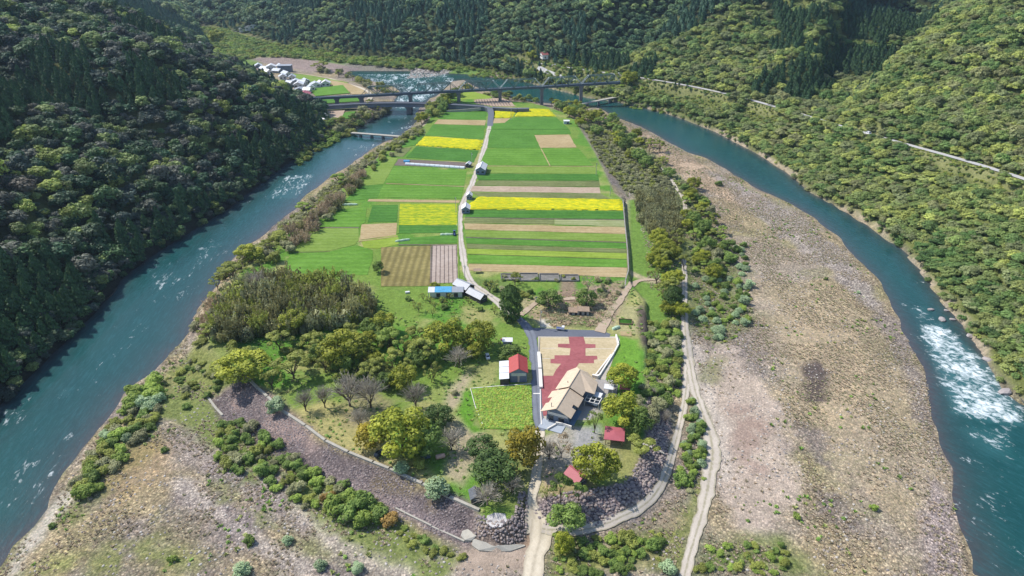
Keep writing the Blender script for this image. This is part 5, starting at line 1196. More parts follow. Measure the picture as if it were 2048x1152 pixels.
LM = {
 'camphor': leaf_mat('yellow_green_leaves', (.09, .14, .015), (.50, .51, .06), transl=.3),
 'orange': leaf_mat('golden_leaves', (.15, .15, .02), (.56, .44, .05), transl=.3),
 'olive': leaf_mat('olive_leaves', (.18, .21, .04), (.46, .50, .12), transl=.35),
 'fresh': leaf_mat('fresh_green_leaves', (.19, .31, .05), (.47, .58, .13), transl=.38),
 'green': leaf_mat('green_leaves', (.10, .18, .04), (.31, .42, .10), transl=.35),
 'dark': leaf_mat('dark_evergreen_leaves', (.03, .07, .02), (.15, .23, .06), .15),
 'willow': leaf_mat('grey_green_leaves', (.22, .33, .16), (.48, .60, .34)),
 'bare': leaf_mat('bare_grey_twigs', (.28, .25, .20), (.52, .47, .38), transl=.2),
 'bamboo': leaf_mat('brown_olive_plumes', (.17, .17, .06), (.44, .41, .18), .35),
 'brush': leaf_mat('grey_olive_brush', (.19, .20, .09), (.46, .46, .24), .3),
 'reed': leaf_mat('straw_reeds', (.34, .25, .15), (.66, .52, .34)),
 'rust': leaf_mat('rusty_leaves', (.24, .14, .04), (.48, .32, .09)),
 'straw': leaf_mat('straw_tufts', 0, 0, .2, .4, [(.46, .38, .27), (.56, .46, .34), (.60, .50, .37), (.50, .44, .30), (.42, .40, .24), (.56, .46, .35)]),
 'weed': leaf_mat('green_weeds', 0, 0, .3, .2, [(.17, .29, .06), (.24, .38, .08), (.34, .38, .12), (.20, .33, .07), (.30, .30, .13)]),
 'fleft': leaf_mat('left_forest_leaves', 0, 0, .35, .22, [(.03, .08, .045), (.042, .10, .05), (.065, .095, .075), (.048, .11, .05), (.09, .135, .07), (.115, .125, .095), (.085, .16, .055), (.20, .26, .08), (.33, .40, .09), (.17, .15, .11)]),  # evergreen tones, darkened further: the slope's shade is put into the leaf colour
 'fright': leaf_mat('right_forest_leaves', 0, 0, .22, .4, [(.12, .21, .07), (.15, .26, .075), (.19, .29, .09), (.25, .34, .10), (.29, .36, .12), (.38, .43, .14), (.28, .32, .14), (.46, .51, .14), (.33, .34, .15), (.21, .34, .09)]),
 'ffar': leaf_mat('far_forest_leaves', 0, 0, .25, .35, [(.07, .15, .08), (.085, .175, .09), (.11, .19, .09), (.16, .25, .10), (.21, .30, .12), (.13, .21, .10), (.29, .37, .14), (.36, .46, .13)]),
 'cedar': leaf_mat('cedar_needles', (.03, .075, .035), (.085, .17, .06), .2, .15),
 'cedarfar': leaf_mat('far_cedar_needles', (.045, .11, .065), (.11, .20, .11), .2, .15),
}
def cards(cen, nrm, size, asp, rng, jit=.55, tint=None):
    n = len(cen); nr = nrm+rng.normal(0, jit, (n, 3)); nr /= np.linalg.norm(nr, axis=1)[:, None]+1e-9
    a = rng.normal(size=(n, 3)); u = np.cross(nr, a); u /= np.linalg.norm(u, axis=1)[:, None]+1e-9; v = np.cross(nr, u)
    s = size*rng.uniform(.65, 1.35, n)[:, None]; u = u*s; v = v*s*asp
    bend = nr*s*.25
    V = np.stack([cen-u-v, cen+u*.9-v*.8-bend, cen+u+v, cen-u*.8+v*.9-bend], 1).reshape(-1, 3)
    F = np.arange(4*n).reshape(n, 4); return V, F, np.repeat(tint, 4)
def crown_mesh(name, kind, mat, n, size, seed, limbs=False):
    rng = np.random.default_rng(seed); cen = []; nrm = []; ti = []
    def lobes(L, flat=1.0, low=-.35):
        w = np.array([l[3]**2 for l in L]); cnt = np.maximum(3, (n*w/w.sum()).astype(int))
        for (x, y, z, r), m, in zip(L, cnt):
            d = rng.normal(size=(m*3, 3)); d /= np.linalg.norm(d, axis=1)[:, None]; d = d[d[:, 2] > low][:m]
            rr = r*rng.uniform(.72, 1.08, len(d))[:, None]
            cen.append(np.array([x, y, z])+d*rr*np.array([1, 1, flat])); nrm.append(d+np.array([0, 0, .35])); t0 = rng.uniform(.15, .85)
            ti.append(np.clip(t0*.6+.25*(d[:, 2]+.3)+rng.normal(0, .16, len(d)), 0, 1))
    if kind == 'round':
        L = [(0, 0, .58, .30)]
        for i in range(26):
            a = i*2.4+rng.uniform(-.4, .4); e = math.asin(rng.uniform(-.75, 1)); r = rng.uniform(.10, .18); R_ = .38*rng.uniform(.88, 1.1)
            L.append((math.cos(a)*math.cos(e)*R_, math.sin(a)*math.cos(e)*R_, .55+math.sin(e)*.34, r))
        lobes(L, .9, -.5)
    elif kind == 'spread':
        L = []
        for i in range(13):
            a = rng.uniform(0, 6.28); q = math.sqrt(rng.uniform(0, 1))*.40; L.append((math.cos(a)*q, math.sin(a)*q, .84-q*q*1.6+rng.uniform(-.09, .05), rng.uniform(.08, .15)))
        lobes(L, .6, -.2)
    elif kind == 'forest':
        L = [(0, 0, .6, .33)]
        for i in range(9):
            a = rng.uniform(0, 6.28); e = rng.uniform(-.1, 1.4); L.append((math.cos(a)*math.cos(e)*.33, math.sin(a)*math.cos(e)*.33, .58+math.sin(e)*.28, rng.uniform(.13, .22)))
        lobes(L, .9, -.5)
    elif kind == 'canopy':
        L = [(rng.uniform(-.1, .1), rng.uniform(-.1, .1), .55, .24)]
        for i in range(17):
            a = i*2.4+rng.uniform(-.5, .5); q = math.sqrt(rng.uniform(.02, 1))*.40; L.append((math.cos(a)*q, math.sin(a)*q, .76-q*q*1.9+rng.uniform(-.09, .09), rng.uniform(.12, .18)))
        lobes(L, .8, -.5)
    elif kind == 'bush':
        L = [(0, 0, .35, .33)]
        for i in range(11):
            a = rng.uniform(0, 6.28); q = rng.uniform(.12, .40); L.append((math.cos(a)*q, math.sin(a)*q, rng.uniform(.2, .72-q*.5), rng.uniform(.11, .2)))
        lobes(L, 1.1, -.6)
    elif kind == 'conifer':
        z = rng.uniform(0, 1, n)**.8; a = rng.uniform(0, 6.28, n); lay = .78+.22*np.cos(z*30+a*3)
        r = (.5*(1-z**1.6)**.85+.015)*lay*rng.uniform(.7, 1.05, n)
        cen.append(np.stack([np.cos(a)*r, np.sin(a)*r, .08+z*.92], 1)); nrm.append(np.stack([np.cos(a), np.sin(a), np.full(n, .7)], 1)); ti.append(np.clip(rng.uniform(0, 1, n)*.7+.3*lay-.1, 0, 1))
    elif kind == 'egg':
        z = rng.uniform(0, 1, n); a = rng.uniform(0, 6.28, n); lay = .86+.14*np.cos(z*22+a*3+np.sin(a*5))
        r = .5*np.sqrt(np.clip(1-(2*z*.93-.86)**2, 0, 1))**.8*lay*rng.uniform(.8, 1.03, n)
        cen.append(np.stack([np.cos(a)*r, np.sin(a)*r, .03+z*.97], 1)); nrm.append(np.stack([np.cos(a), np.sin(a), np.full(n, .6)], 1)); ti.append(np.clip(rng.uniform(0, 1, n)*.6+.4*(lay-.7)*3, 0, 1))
    elif kind == 'sparse':
        L = []
        for i in range(16):
            a = rng.uniform(0, 6.28); q = math.sqrt(rng.uniform(0, 1))*.42; L.append((math.cos(a)*q, math.sin(a)*q, .88-q*q*1.2+rng.uniform(-.25, .04), rng.uniform(.05, .10)))
        lobes(L, .8, -1)
    elif kind == 'plume':
        m = 26
        for i in range(m):
            a = rng.uniform(0, 6.28); q = math.sqrt(rng.uniform(0, 1))*.42; k = n//m; t = rng.uniform(.15, 1, k); hh = rng.uniform(.65, 1.0)
            lean = rng.normal(0, .08, 2); bx, by = math.cos(a)*q, math.sin(a)*q; rr = .07*np.sin(np.clip(t*1.05, 0, 1)*3.0)+.012
            th = rng.uniform(0, 6.28, k); cen.append(np.stack([bx+lean[0]*t*t*2+np.cos(th)*rr, by+lean[1]*t*t*2+np.sin(th)*rr, t*hh], 1))
            nrm.append(np.stack([np.cos(th), np.sin(th), np.full(k, .3)], 1)); ti.append(np.clip(rng.uniform(0, 1)*.6+.4*t+rng.normal(0, .12, k), 0, 1))
    cen = np.concatenate(cen); nrm = np.concatenate(nrm); ti = np.concatenate(ti)
    V, F, T = cards(cen, nrm, size, {'plume': 1.6, 'conifer': .7, 'sparse': .6}.get(kind, .75), rng, {'forest': .26, 'canopy': .26, 'round': .36, 'bush': .36, 'spread': .4}.get(kind, .5), ti)
    me = np_mesh(name, V, F, [mat], False, {'tint': ('FLOAT', 'POINT', T)}); return me
def twig_mesh(name, mat, seed, n=260, top=1.0):
    """a leafless crown: many fine branchlets"""
    rng = np.random.default_rng(seed); V = []; F = []; T = []
    for i in range(n):
        a = rng.uniform(0, 6.28); e = rng.uniform(.15, 1.5); r0 = rng.uniform(.05, .2); r1 = rng.uniform(.30, .5)
        p = np.array([math.cos(a)*math.cos(e)*r0, math.sin(a)*math.cos(e)*r0, .38+math.sin(e)*r0]); q = np.array([math.cos(a)*math.cos(e)*r1, math.sin(a)*math.cos(e)*r1, .42+math.sin(e)*r1*1.15])
        q += rng.normal(0, .04, 3); u = np.cross(q-p, rng.normal(size=3)); u = u/np.linalg.norm(u)*.006
        b = len(V); V += [p-u, p+u, q+u*.4, q-u*.4]; F.append((b, b+1, b+2, b+3)); t = rng.uniform(0, 1); T += [t]*4
        for k in range(3):
            f = rng.uniform(.4, .95); s0 = p+(q-p)*f; s1 = s0+(q-p)/np.linalg.norm(q-p)*.08+rng.normal(0, .05, 3); b = len(V)
            u2 = u*.7; V += [s0-u2, s0+u2, s1+u2*.3, s1-u2*.3]; F.append((b, b+1, b+2, b+3)); T += [t]*4
    return np_mesh(name, V, F, [mat], False, {'tint': ('FLOAT', 'POINT', np.array(T))})
def trunk_mesh(name, mat, seed, forks=5, r=.035, base=0.0, reach=.3, top=.75, split=.22):
    rng = random.Random(seed); mb = MB()
    mb.tube([(0, 0, -.03), (0, 0, split*.5), (rng.uniform(-.02, .02), 0, split)], [r, r*.85, r*.75], 7)
    for i in range(forks):
        a = i*6.28/forks+rng.uniform(-.4, .4); q = reach*rng.uniform(.6, 1.1); z1 = split+(top-split)*rng.uniform(.45, .6); m_ = (math.cos(a)*q*.5, math.sin(a)*q*.5, z1)
        e_ = (math.cos(a)*q, math.sin(a)*q, top*rng.uniform(.85, 1.1)); mb.tube([(0, 0, split*.8), m_, e_], [r*.6, r*.38, r*.12], 5)
        for k in range(2):
            b_ = a+rng.uniform(-1, 1); mb.tube([m_, (m_[0]+math.cos(b_)*.14, m_[1]+math.sin(b_)*.14, m_[2]+.16)], [r*.3, r*.1], 4)
    me = bpy.data.meshes.new(name); me.from_pydata(mb.v, [], mb.f); me.materials.append(mat); me.update(); return me
TM = {}
def tree_meshes(kind):
    """crown + trunk mesh pairs, two variants of each kind"""
    if kind in TM: return TM[kind]
    spec = {'camphor': ('round', 'camphor', 3600, .021), 'orange': ('round', 'orange', 3200, .022), 'dark': ('round', 'dark', 3000, .022), 'fresh': ('spread', 'fresh', 2200, .022), 'olive': ('spread', 'olive', 1900, .021),
            'green': ('round', 'green', 2400, .024), 'willow': ('bush', 'willow', 2400, .024), 'conifer': ('egg', 'dark', 4200, .022), 'bush': ('bush', 'green', 1500, .032), 'freshbush': ('bush', 'fresh', 1500, .032),
            'olivebush': ('bush', 'olive', 1400, .032), 'brushbush': ('bush', 'brush', 1400, .03), 'willowbush': ('bush', 'willow', 1500, .03), 'darkbush': ('bush', 'dark', 1400, .032), 'rustbush': ('bush', 'rust', 1300, .032),
            'sparse': ('sparse', 'olive', 800, .018), 'pine': ('spread', 'green', 1700, .02), 'blossom': ('sparse', 'reed', 700, .016), 'sparsefresh': ('sparse', 'fresh', 900, .018), 'reedbush': ('plume', 'reed', 1100, .022), 'bamboobush': ('plume', 'bamboo', 1300, .022)}
    out = []
    for v in range(2):
        if kind == 'bare': cm = twig_mesh('crown', LM['bare'], 50+v, 190)
        else: k_, m_, n_, s_ = spec[kind]; cm = crown_mesh('crown', k_, LM[m_], n_, s_, 60+v*7+len(kind))
        low = kind in ('sparse', 'bare', 'blossom', 'olive', 'fresh', 'sparsefresh')
        out.append((cm, trunk_mesh('trunk', M['bark'] if kind not in ('blossom',) else M['pale_bark'], 5+v, 6 if low else 4, .028 if low else .03, top=.78 if low else .6, reach=.34 if low else .2, split=.18 if low else .28)))
    TM[kind] = out; return out
def tree(kind, px, dia, ht, label, group=None, name='broadleaf_tree', cat='tree', pos=None):
    p = pos or at(px[0], px[1], 0); z = H1(p[0], p[1])
    if pos is None: dia *= 1.12
    cm, tm = random.choice(tree_meshes(kind)); rz = random.uniform(0, 6.28); s_ = (dia, dia, ht)
    if kind.endswith('bush'):
        o = link(bpy.data.objects.new(name if name != 'broadleaf_tree' else 'shrub', cm)); o.location = (p[0], p[1], z-.15); o.rotation_euler = (0, 0, rz); o.scale = s_
        return tag(o, label, 'shrub' if cat == 'tree' else cat, group)
    e = empty(name, (p[0], p[1], z), rz, label, cat, group); e.scale = (1, 1, 1)
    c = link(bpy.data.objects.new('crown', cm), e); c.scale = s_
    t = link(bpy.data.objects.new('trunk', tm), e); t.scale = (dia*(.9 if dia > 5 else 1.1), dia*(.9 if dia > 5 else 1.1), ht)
    return e
for kind, px, dia, ht, lb_ in [
 ('camphor', (1188, 958), 12.5, 12.5, 'big round yellow-green tree standing alone above the right stone slope'),
 ('orange', (1048, 928), 11.5, 14, 'tall golden-green tree at the left edge of the concrete path below the leafy plot'),
 ('dark', (988, 960), 13, 9.5, 'wide dark evergreen left of the concrete path'),
 ('dark', (965, 915), 9, 8, 'dark evergreen tucked behind the wide one left of the concrete path'),
 ('camphor', (806, 905), 17, 16, 'largest yellow-green tree, in the middle of the park lawn above the kerb'),
 ('green', (850, 905), 11, 10, 'darker green tree on the right flank of the largest park tree'),
 ('orange', (742, 893), 9.5, 8.5, 'orange-tinged tree at the left foot of the largest park tree'),
 ('dark', (880, 852), 8.5, 8.5, 'round dark tree right of the largest park tree beside the dirt track'),
 ('camphor', (692, 735), 16.5, 15.5, 'broad bright yellow tree in front of the brown bamboo grove'),
 ('camphor', (894, 702), 15, 13.5, 'left of the two big camphor trees below the tarpaulin barn'),
 ('camphor', (957, 697), 12.5, 12, 'right of the two big camphor trees below the tarpaulin barn'),
 ('camphor', (487, 757), 17.5, 11, 'yellow spreading tree right above the upper corner of the stone embankment'),
 ('olive', (588, 757), 15, 11, 'open spreading olive tree with a fan of visible limbs'),
 ('sparse', (545, 778), 9, 8, 'small sparse tree between the yellow tree and the fan-limbed olive tree'),
 ('camphor', (765, 668), 10, 10, 'yellow-green tree at the lower right end of the bamboo grove'),
 ('fresh', (782, 705), 12, 12, 'vivid light green tree right of the broad bright yellow tree'),
 ('olive', (786, 737), 10, 9, 'olive tree just below the vivid light green tree'),
 ('olive', (848, 722), 11, 11, 'olive tree left below the two big camphor trees'),
 ('camphor', (806, 778), 10, 9.5, 'golden-green tree above the largest park tree'),
 ('bare', (700, 812), 16, 13, 'largest leafless tree, in the centre of the park lawn'),
 ('bare', (742, 815), 14, 12.5, 'leafless tree just right of the largest leafless tree'),
 ('bare', (612, 822), 9, 9, 'small leafless tree casting spidery shade on the lawn left of centre'),
 ('bare', (650, 815), 9, 9.5, 'narrow leafless tree between the spidery one and the largest leafless tree'),
 ('bare', (720, 860), 8, 9, 'small leafless tree left of the orange-tinged tree'),
 ('bare', (832, 815), 11, 10, 'leafless tree touching the top of the largest park tree'),
 ('bare', (903, 900), 11, 8, 'grey leafless tree leaning over the salmon tank'),
 ('bare', (918, 735), 11, 9, 'dark leafless tree left of the white car'),
 ('bare', (975, 1010), 10, 7.5, 'leafless tree sprawling beside the small dark grey shed'),
 ('bare', (1025, 985), 8, 6, 'small leafless tree on the grass left of the concrete path'),
 ('sparse', (690, 775), 8, 8, 'sparse yellowish tree among the leafless ones in the park'),
 ('olive', (745, 760), 10, 9, 'olive tree behind the leafless trees in the park'),
 ('camphor', (944, 718), 7, 6, 'small yellow tree below the right-hand camphor tree'),
 ('sparse', (868, 760), 8, 8, 'sparse tree at the left edge of the dirt yard'),
 ('olive', (830, 690), 9, 9, 'olive tree between the vivid green tree and the camphor pair'),
 ('green', (1018, 715), 9, 5, 'flat-topped green tree between the little store and the red barn'),
 ('camphor', (1243, 777), 10.5, 10, 'yellow-green tree on the bright grass right of the car park wall'),
 ('camphor', (1243, 845), 12.5, 11, 'big yellow-green tree over the white pergola'),
 ('green', (1274, 862), 9, 9, 'green tree at the right flank of the big tree over the pergola'),
 ('sparsefresh', (1189, 866), 6, 10, 'slender pale tree with a bare stem left of the pink-roofed pavilion'),
 ('olive', (1280, 912), 11, 7.5, 'low spreading olive-green tree beside the right side of the pavilion'),
 ('blossom', (1122, 915), 9, 9, 'almost leafless pinkish tree below the white garden wall'),
 ('bare', (1098, 918), 10, 7, 'leafless shrub-like tree over the right edge of the concrete path'),
 ('pine', (1121, 1005), 6.5, 12, 'tall feathery pale green pine left of the small red-roofed hut'),
 ('green', (1133, 1038), 10, 7.5, 'bushy green tree at the top of the stone slope below the hut'),
 ('sparse', (1093, 998), 4.5, 5.5, 'tiny windblown tree on the pink soil beside the concrete path'),
 ('camphor', (1129, 1083), 5, 7, 'small yellow-green tree at the junction of the path and river track'),
 ('pine', (1157, 1000), 6, 6.5, 'small green tree right below the red-roofed hut'),
 ('conifer', (1022, 640), 9.5, 16.5, 'tall dark egg-shaped conifer beside the lane above the car park'),
 ('blossom', (1176, 580), 11, 9, 'leafless pinkish blossom tree at the right end of the concrete pens'),
 ('green', (1098, 612), 11, 8, 'bushy green tree below the third concrete pen'),
 ('green', (1172, 612), 9, 8, 'bushy green tree right of the ploughed patch in the clearing'),
 ('sparse', (1030, 570), 8, 7, 'sparse tree in front of the leftmost concrete pens'),
 ('sparse', (980, 585), 9, 7, 'sparse dull tree beside the lane below the overgrown pen'),
 ('green', (757, 545), 5.5, 6, 'small dark-shadowed tree at the left edge of the brown ploughed plot'),
 ('camphor', (870, 582), 4.5, 4.5, 'small round tree at the left end of the tarpaulin barn'),
 ('sparse', (640, 585), 12, 12, 'tall thin tree with pale stems above the right of the bamboo grove'),
 ('sparse', (690, 580), 11, 11, 'thin tree at the grove edge nearest the left meadow'),
 ('sparse', (605, 590), 12, 11, 'thin yellowish tree left of the pale-stemmed one above the grove'),
 ('bare', (520, 590), 15, 12, 'grey leafless tree at the upper left of the bamboo grove'),
 ('olive', (480, 600), 12, 10, 'olive tree on the river side of the bamboo grove'),
 ('olive', (470, 560), 13, 10, 'yellow-olive tree where the grove meets the river bank'),
 ('camphor', (500, 520), 12, 9, 'yellow tree on the left river bank above the grove'),
 ('camphor', (585, 665), 11, 10, 'yellow tree standing up out of the bamboo grove'),
 ('olive', (560, 700), 11, 9, 'olive tree at the lower edge of the bamboo grove'),
 ('olive', (630, 700), 10, 8, 'dull olive tree between the grove and the broad bright yellow tree'),
 ('olive', (420, 680), 9, 8, 'dark olive tree at the river corner of the grove'),
 ('bare', (445, 665), 9, 9, 'forked leafless tree at the river corner of the grove'),
 ('fresh', (680, 368), 12, 10, 'bright green round tree standing on the bank far up the left river'),
 ('fresh', (605, 412), 11, 8, 'bright green round tree low on the bank of the left river'),
 ('conifer', (1345, 610), 9, 12, 'tall dark-green tree at the left edge of the river track bend'),
]: tree(kind, px, dia, ht, lb_, name={'conifer': 'conifer_tree', 'pine': 'pine_tree', 'bare': 'bare_tree', 'blossom': 'blossom_tree'}.get(kind, 'broadleaf_tree'))

PENDING = []
def grove(px, n, kinds, dias, ratio, label, group, h=None, name=None, mind=.55, hh=-1.0):
    """individual plants scattered in an outline; label is shared by plants nothing tells apart"""
    q = P2(px, hh); x0, y0 = q.min(0); x1, y1 = q.max(0); got = []; tries = 0
    while len(got) < n and tries < n*60:
        tries += 1; x, y = random.uniform(x0, x1), random.uniform(y0, y1)
        if float(sdpoly(np.array([x]), np.array([y]), q)[0]) > 0: continue
        d = random.uniform(*dias)
        if any((x-a)**2+(y-b_)**2 < ((d+c)*.5*mind)**2 for a, b_, c in got): continue
        got.append((x, y, d)); k = random.choice(kinds); word = {'bush': 'green', 'freshbush': 'bright green', 'olivebush': 'olive', 'brushbush': 'grey-olive', 'willowbush': 'grey-green', 'darkbush': 'dark green', 'rustbush': 'rusty brown',
            'camphor': 'yellow-green', 'olive': 'olive', 'fresh': 'bright green', 'green': 'green', 'bare': 'leafless', 'sparse': 'sparse', 'reedbush': 'straw-coloured', 'bamboobush': 'brownish', 'dark': 'dark green', 'orange': 'golden'}[k]
        ht_ = d*random.uniform(*ratio)
        if k.endswith('bush'): PENDING.append((k, d, ht_, word+' '+label, group, (x, y), name or 'shrub'))
        else: tree(k, None, d, ht_, word+' '+label, group, pos=(x, y), **({'name': name} if name else {}))
B = ['bush', 'freshbush', 'olivebush']
grove([(150, 985), (175, 905), (235, 835), (300, 770), (325, 785), (310, 860), (250, 920), (180, 1000)], 46, ['bush', 'freshbush', 'olivebush', 'willowbush', 'olivebush', 'brushbush'], (4, 8), (.6, .85), 'bush in the thicket on the gravel beside the left river', 'bushes beside the left river', hh=-4.4)
grove([(250, 790), (300, 755), (325, 770), (310, 810), (265, 815)], 5, ['freshbush', 'bush'], (7, 9.5), (.75, .95), 'tall bush at the upper tip of the thicket by the left river', 'tall bushes at the tip of the left thicket', hh=-4.4)
grove([(455, 830), (545, 878), (578, 915), (632, 947), (702, 980), (795, 1027), (788, 1052), (730, 1062), (655, 1038), (565, 992), (530, 962), (440, 930), (430, 870)], 74, ['bush', 'olivebush', 'bush', 'brushbush', 'freshbush'], (3.2, 6.5), (.6, .9), 'bush in the belt along the foot of the left embankment', 'bushes along the left embankment foot', hh=-4)
grove([(660, 1000), (740, 1010), (790, 1040), (770, 1060), (700, 1045), (660, 1025)], 9, ['freshbush', 'freshbush', 'bush', 'rustbush'], (5, 8), (.7, .95), 'big bush in the clump at the middle foot of the left embankment', 'big bushes at the embankment foot', hh=-4.4)
grove([(800, 1060), (900, 1095), (930, 1120), (860, 1110), (780, 1075)], 12, ['bush', 'olivebush'], (2, 3.6), (.5, .7), 'low bush near the lower end of the left embankment', 'low bushes near the lower embankment end', hh=-4.4)
for px, d, k, lb_ in (((555, 822), 8.5, 'willowbush', 'grey-green willow bush growing over the upper kerb'), ((872, 990), 9.5, 'willowbush', 'large grey-green willow bush leaning over the kerb'), ((805, 940), 6, 'willowbush', 'smaller grey-green willow bush on the kerb left of the large one'),
                      ((838, 935), 5.5, 'olivebush', 'yellow-olive bush between the two kerb willows'), ((330, 908), 3, 'bush', 'single small green bush on the open gravel near the left thicket'), ((500, 1088), 4, 'bush', 'green bush on the dark stones at bottom left'),
                      ((485, 1148), 6, 'willowbush', 'pale bush at the bottom edge left of centre'), ((345, 1122), 3, 'freshbush', 'small bright bush near the bottom left edge'), ((106, 1058), 2.6, 'bush', 'tiny green bush beside the pale sand bank'),
                      ((640, 1140), 4.5, 'willowbush', 'pale bush at the bottom edge right of the dark stones'), ((715, 1145), 4.5, 'willowbush', 'pale green bush at the bottom edge below the gravel strip'), ((575, 1090), 4, 'willowbush', 'pale bush low on the dark stone field'),
                      ((1360, 968), 6, 'bush', 'dense green bush in the fork of the two river tracks'), ((1336, 1145), 5.5, 'willowbush', 'grey-green bush at the bottom between path and gravel track'), ((1250, 1085), 6, 'olivebush', 'olive bush right below the bend of the river track'),
                      ((1212, 735), 1, 'bush', 'tiny shrub beside the car park wall'), ((910, 790), 3, 'brushbush', 'small grey bush in the dirt yard left of the leafy plot'), ((990, 945), 6, 'freshbush', 'bright green bush at the foot of the wide dark evergreen'),
                      ((1438, 372), 6, 'bush', 'single green bush on the bar left of the wide river bend'), ((1652, 560), 2.5, 'bush', 'small green tuft alone on the upper gravel bar'), ((1592, 1036), 3, 'freshbush', 'small bright bush at the edge of the pale bare patch'),
                      ((1748, 1018), 3, 'freshbush', 'small bright bush low on the great gravel bar'), ((1716, 588), 2.4, 'willowbush', 'tiny pale bush near the waterline of the upper bar')):
    p = hit(*px); tree(k, None, d, d*.75, lb_, pos=(p[0], p[1]))
# left bank thickets and grove edges
grove([(575, 480), (640, 425), (690, 380), (720, 355), (735, 345), (720, 375), (690, 410), (640, 460), (600, 500), (570, 520)], 44, ['bamboobush', 'reedbush', 'brushbush', 'reedbush'], (5, 8), (.75, 1.0), 'clump in the tall reeds along the left river bank', 'reed clumps along the left river bank', name='reed_clump')
grove([(735, 335), (790, 290), (850, 255), (855, 262), (800, 305), (745, 355)], 26, ['olivebush', 'brushbush', 'olivebush'], (4.5, 7), (.6, .9), 'bush in the hedge between the upper left river and fields', 'bushes between upper left river and fields')
grove([(440, 530), (510, 500), (560, 470), (575, 500), (550, 530), (480, 560), (430, 580)], 22, ['olivebush', 'brushbush', 'sparse', 'olive'], (6, 10), (.7, .9), 'plant on the wooded bank above the bamboo grove', 'plants on the bank above the grove')
grove([(385, 650), (420, 585), (440, 590), (420, 650), (400, 690)], 14, ['brushbush', 'olivebush', 'reedbush'], (4, 7), (.5, .8), 'bush on the river edge of the bamboo grove', 'bushes on the river edge of the grove')
grove([(440, 700), (640, 690), (700, 730), (680, 750), (560, 720), (460, 720)], 16, ['olivebush', 'olive', 'bush'], (5, 8), (.6, .9), 'plant in the shade below the bamboo grove', 'undergrowth below the bamboo grove')
grove([(345, 745), (400, 710), (450, 750), (440, 790), (380, 820), (340, 790)], 24, ['olivebush', 'bush', 'brushbush'], (2.5, 4.5), (.5, .8), 'low bush on the green slope above the left thicket', 'low bushes above the left thicket', hh=-3)
grove([(610, 690), (690, 680), (760, 665), (870, 720), (880, 790), (780, 810), (690, 770), (620, 740)], 30, ['olive', 'camphor', 'green', 'olive', 'olivebush', 'sparse'], (6, 10), (.8, 1.1), 'plant in the wooded part of the park', 'undergrowth of the park wood')
grove([(780, 600), (1000, 610), (1000, 650), (860, 640), (790, 650)], 16, ['sparse', 'bush', 'sparse'], (3.5, 6), (.6, .9), 'tree in the small orchard below the tarpaulin barn', 'orchard trees below the tarpaulin barn')
# upstream end of the island
grove([(838, 248), (862, 215), (905, 195), (925, 180), (940, 176), (895, 215), (860, 255)], 24, ['olive', 'green', 'olivebush', 'bush', 'camphor'], (8, 12), (.8, 1.05), 'tree on the bank beside the left pier of the bridges', 'trees on the bank by the left bridge piers')
grove([(955, 180), (1060, 185), (1080, 200), (990, 195)], 14, ['green', 'olivebush', 'olive'], (7, 10), (.6, .9), 'tree under the railway bridge at the head of the island', 'trees under the railway bridge')
grove([(1085, 200), (1150, 212), (1215, 235), (1240, 255), (1200, 265), (1160, 255), (1120, 225)], 30, ['camphor', 'green', 'olive', 'brushbush', 'fresh'], (8, 13), (.7, 1.0), 'tree in the wood right of the far rapeseed plots', 'trees right of the far rapeseed plots')
grove([(1240, 250), (1330, 300), (1340, 350), (1300, 345), (1250, 310), (1225, 280)], 26, ['olive', 'green', 'camphor', 'brushbush'], (8, 12), (.7, .95), 'tree in the belt by the upper right river bar', 'trees by the upper right river bar', hh=-2)
grove([(1345, 350), (1400, 380), (1440, 450), (1470, 520), (1440, 560), (1390, 540), (1375, 470), (1370, 400)], 40, ['olive', 'camphor', 'green', 'fresh', 'bush', 'brushbush'], (6, 10), (.7, .95), 'tree in the belt between dirt path and gravel bar', 'trees between dirt path and gravel bar', hh=-3)
grove([(1290, 480), (1350, 470), (1370, 540), (1362, 640), (1320, 620), (1310, 560)], 20, ['camphor', 'olive', 'sparse', 'camphor'], (8, 11), (.8, 1.05), 'tree on the terrace left of the river track', 'trees left of the river track', hh=-2)
grove([(1385, 570), (1440, 550), (1500, 560), (1505, 650), (1450, 690), (1395, 680)], 44, ['willowbush', 'bush', 'freshbush', 'willowbush'], (3.5, 6.5), (.6, .85), 'bush on the gravel right of the river track', 'bushes right of the river track', hh=-4.4)
grove([(1440, 470), (1500, 500), (1500, 560), (1450, 540)], 12, ['bush', 'willowbush'], (4, 7), (.6, .8), 'bush on the gravel above the pale scrub', 'bushes above the pale scrub', hh=-4.4)
grove([(1295, 640), (1360, 650), (1362, 760), (1300, 790), (1285, 740)], 34, ['olivebush', 'brushbush', 'bush', 'olivebush', 'freshbush'], (4, 7), (.5, .8), 'bush on the slope between grass strip and river track', 'bushes above the river track slope', hh=-2)
grove([(1280, 780), (1330, 780), (1340, 840), (1310, 850), (1270, 830)], 12, ['brushbush', 'bush', 'bare'], (4, 7), (.6, .8), 'bush at the top of the shaded stone slope', 'bushes atop the shaded stone slope', hh=-1)
grove([(1382, 790), (1405, 850), (1412, 920), (1370, 985), (1345, 970), (1370, 880)], 30, ['bush', 'willowbush', 'freshbush'], (2.8, 5), (.6, .85), 'bush on the strip between the two river tracks', 'bushes between the two river tracks', hh=-4.4)
grove([(1110, 1085), (1260, 1075), (1300, 1060), (1330, 1100), (1240, 1150), (1110, 1150)], 40, ['bush', 'bush', 'olivebush', 'freshbush'], (2.4, 5), (.5, .8), 'bush on the ground below the river track bend', 'bushes below the river track bend', hh=-4.4)
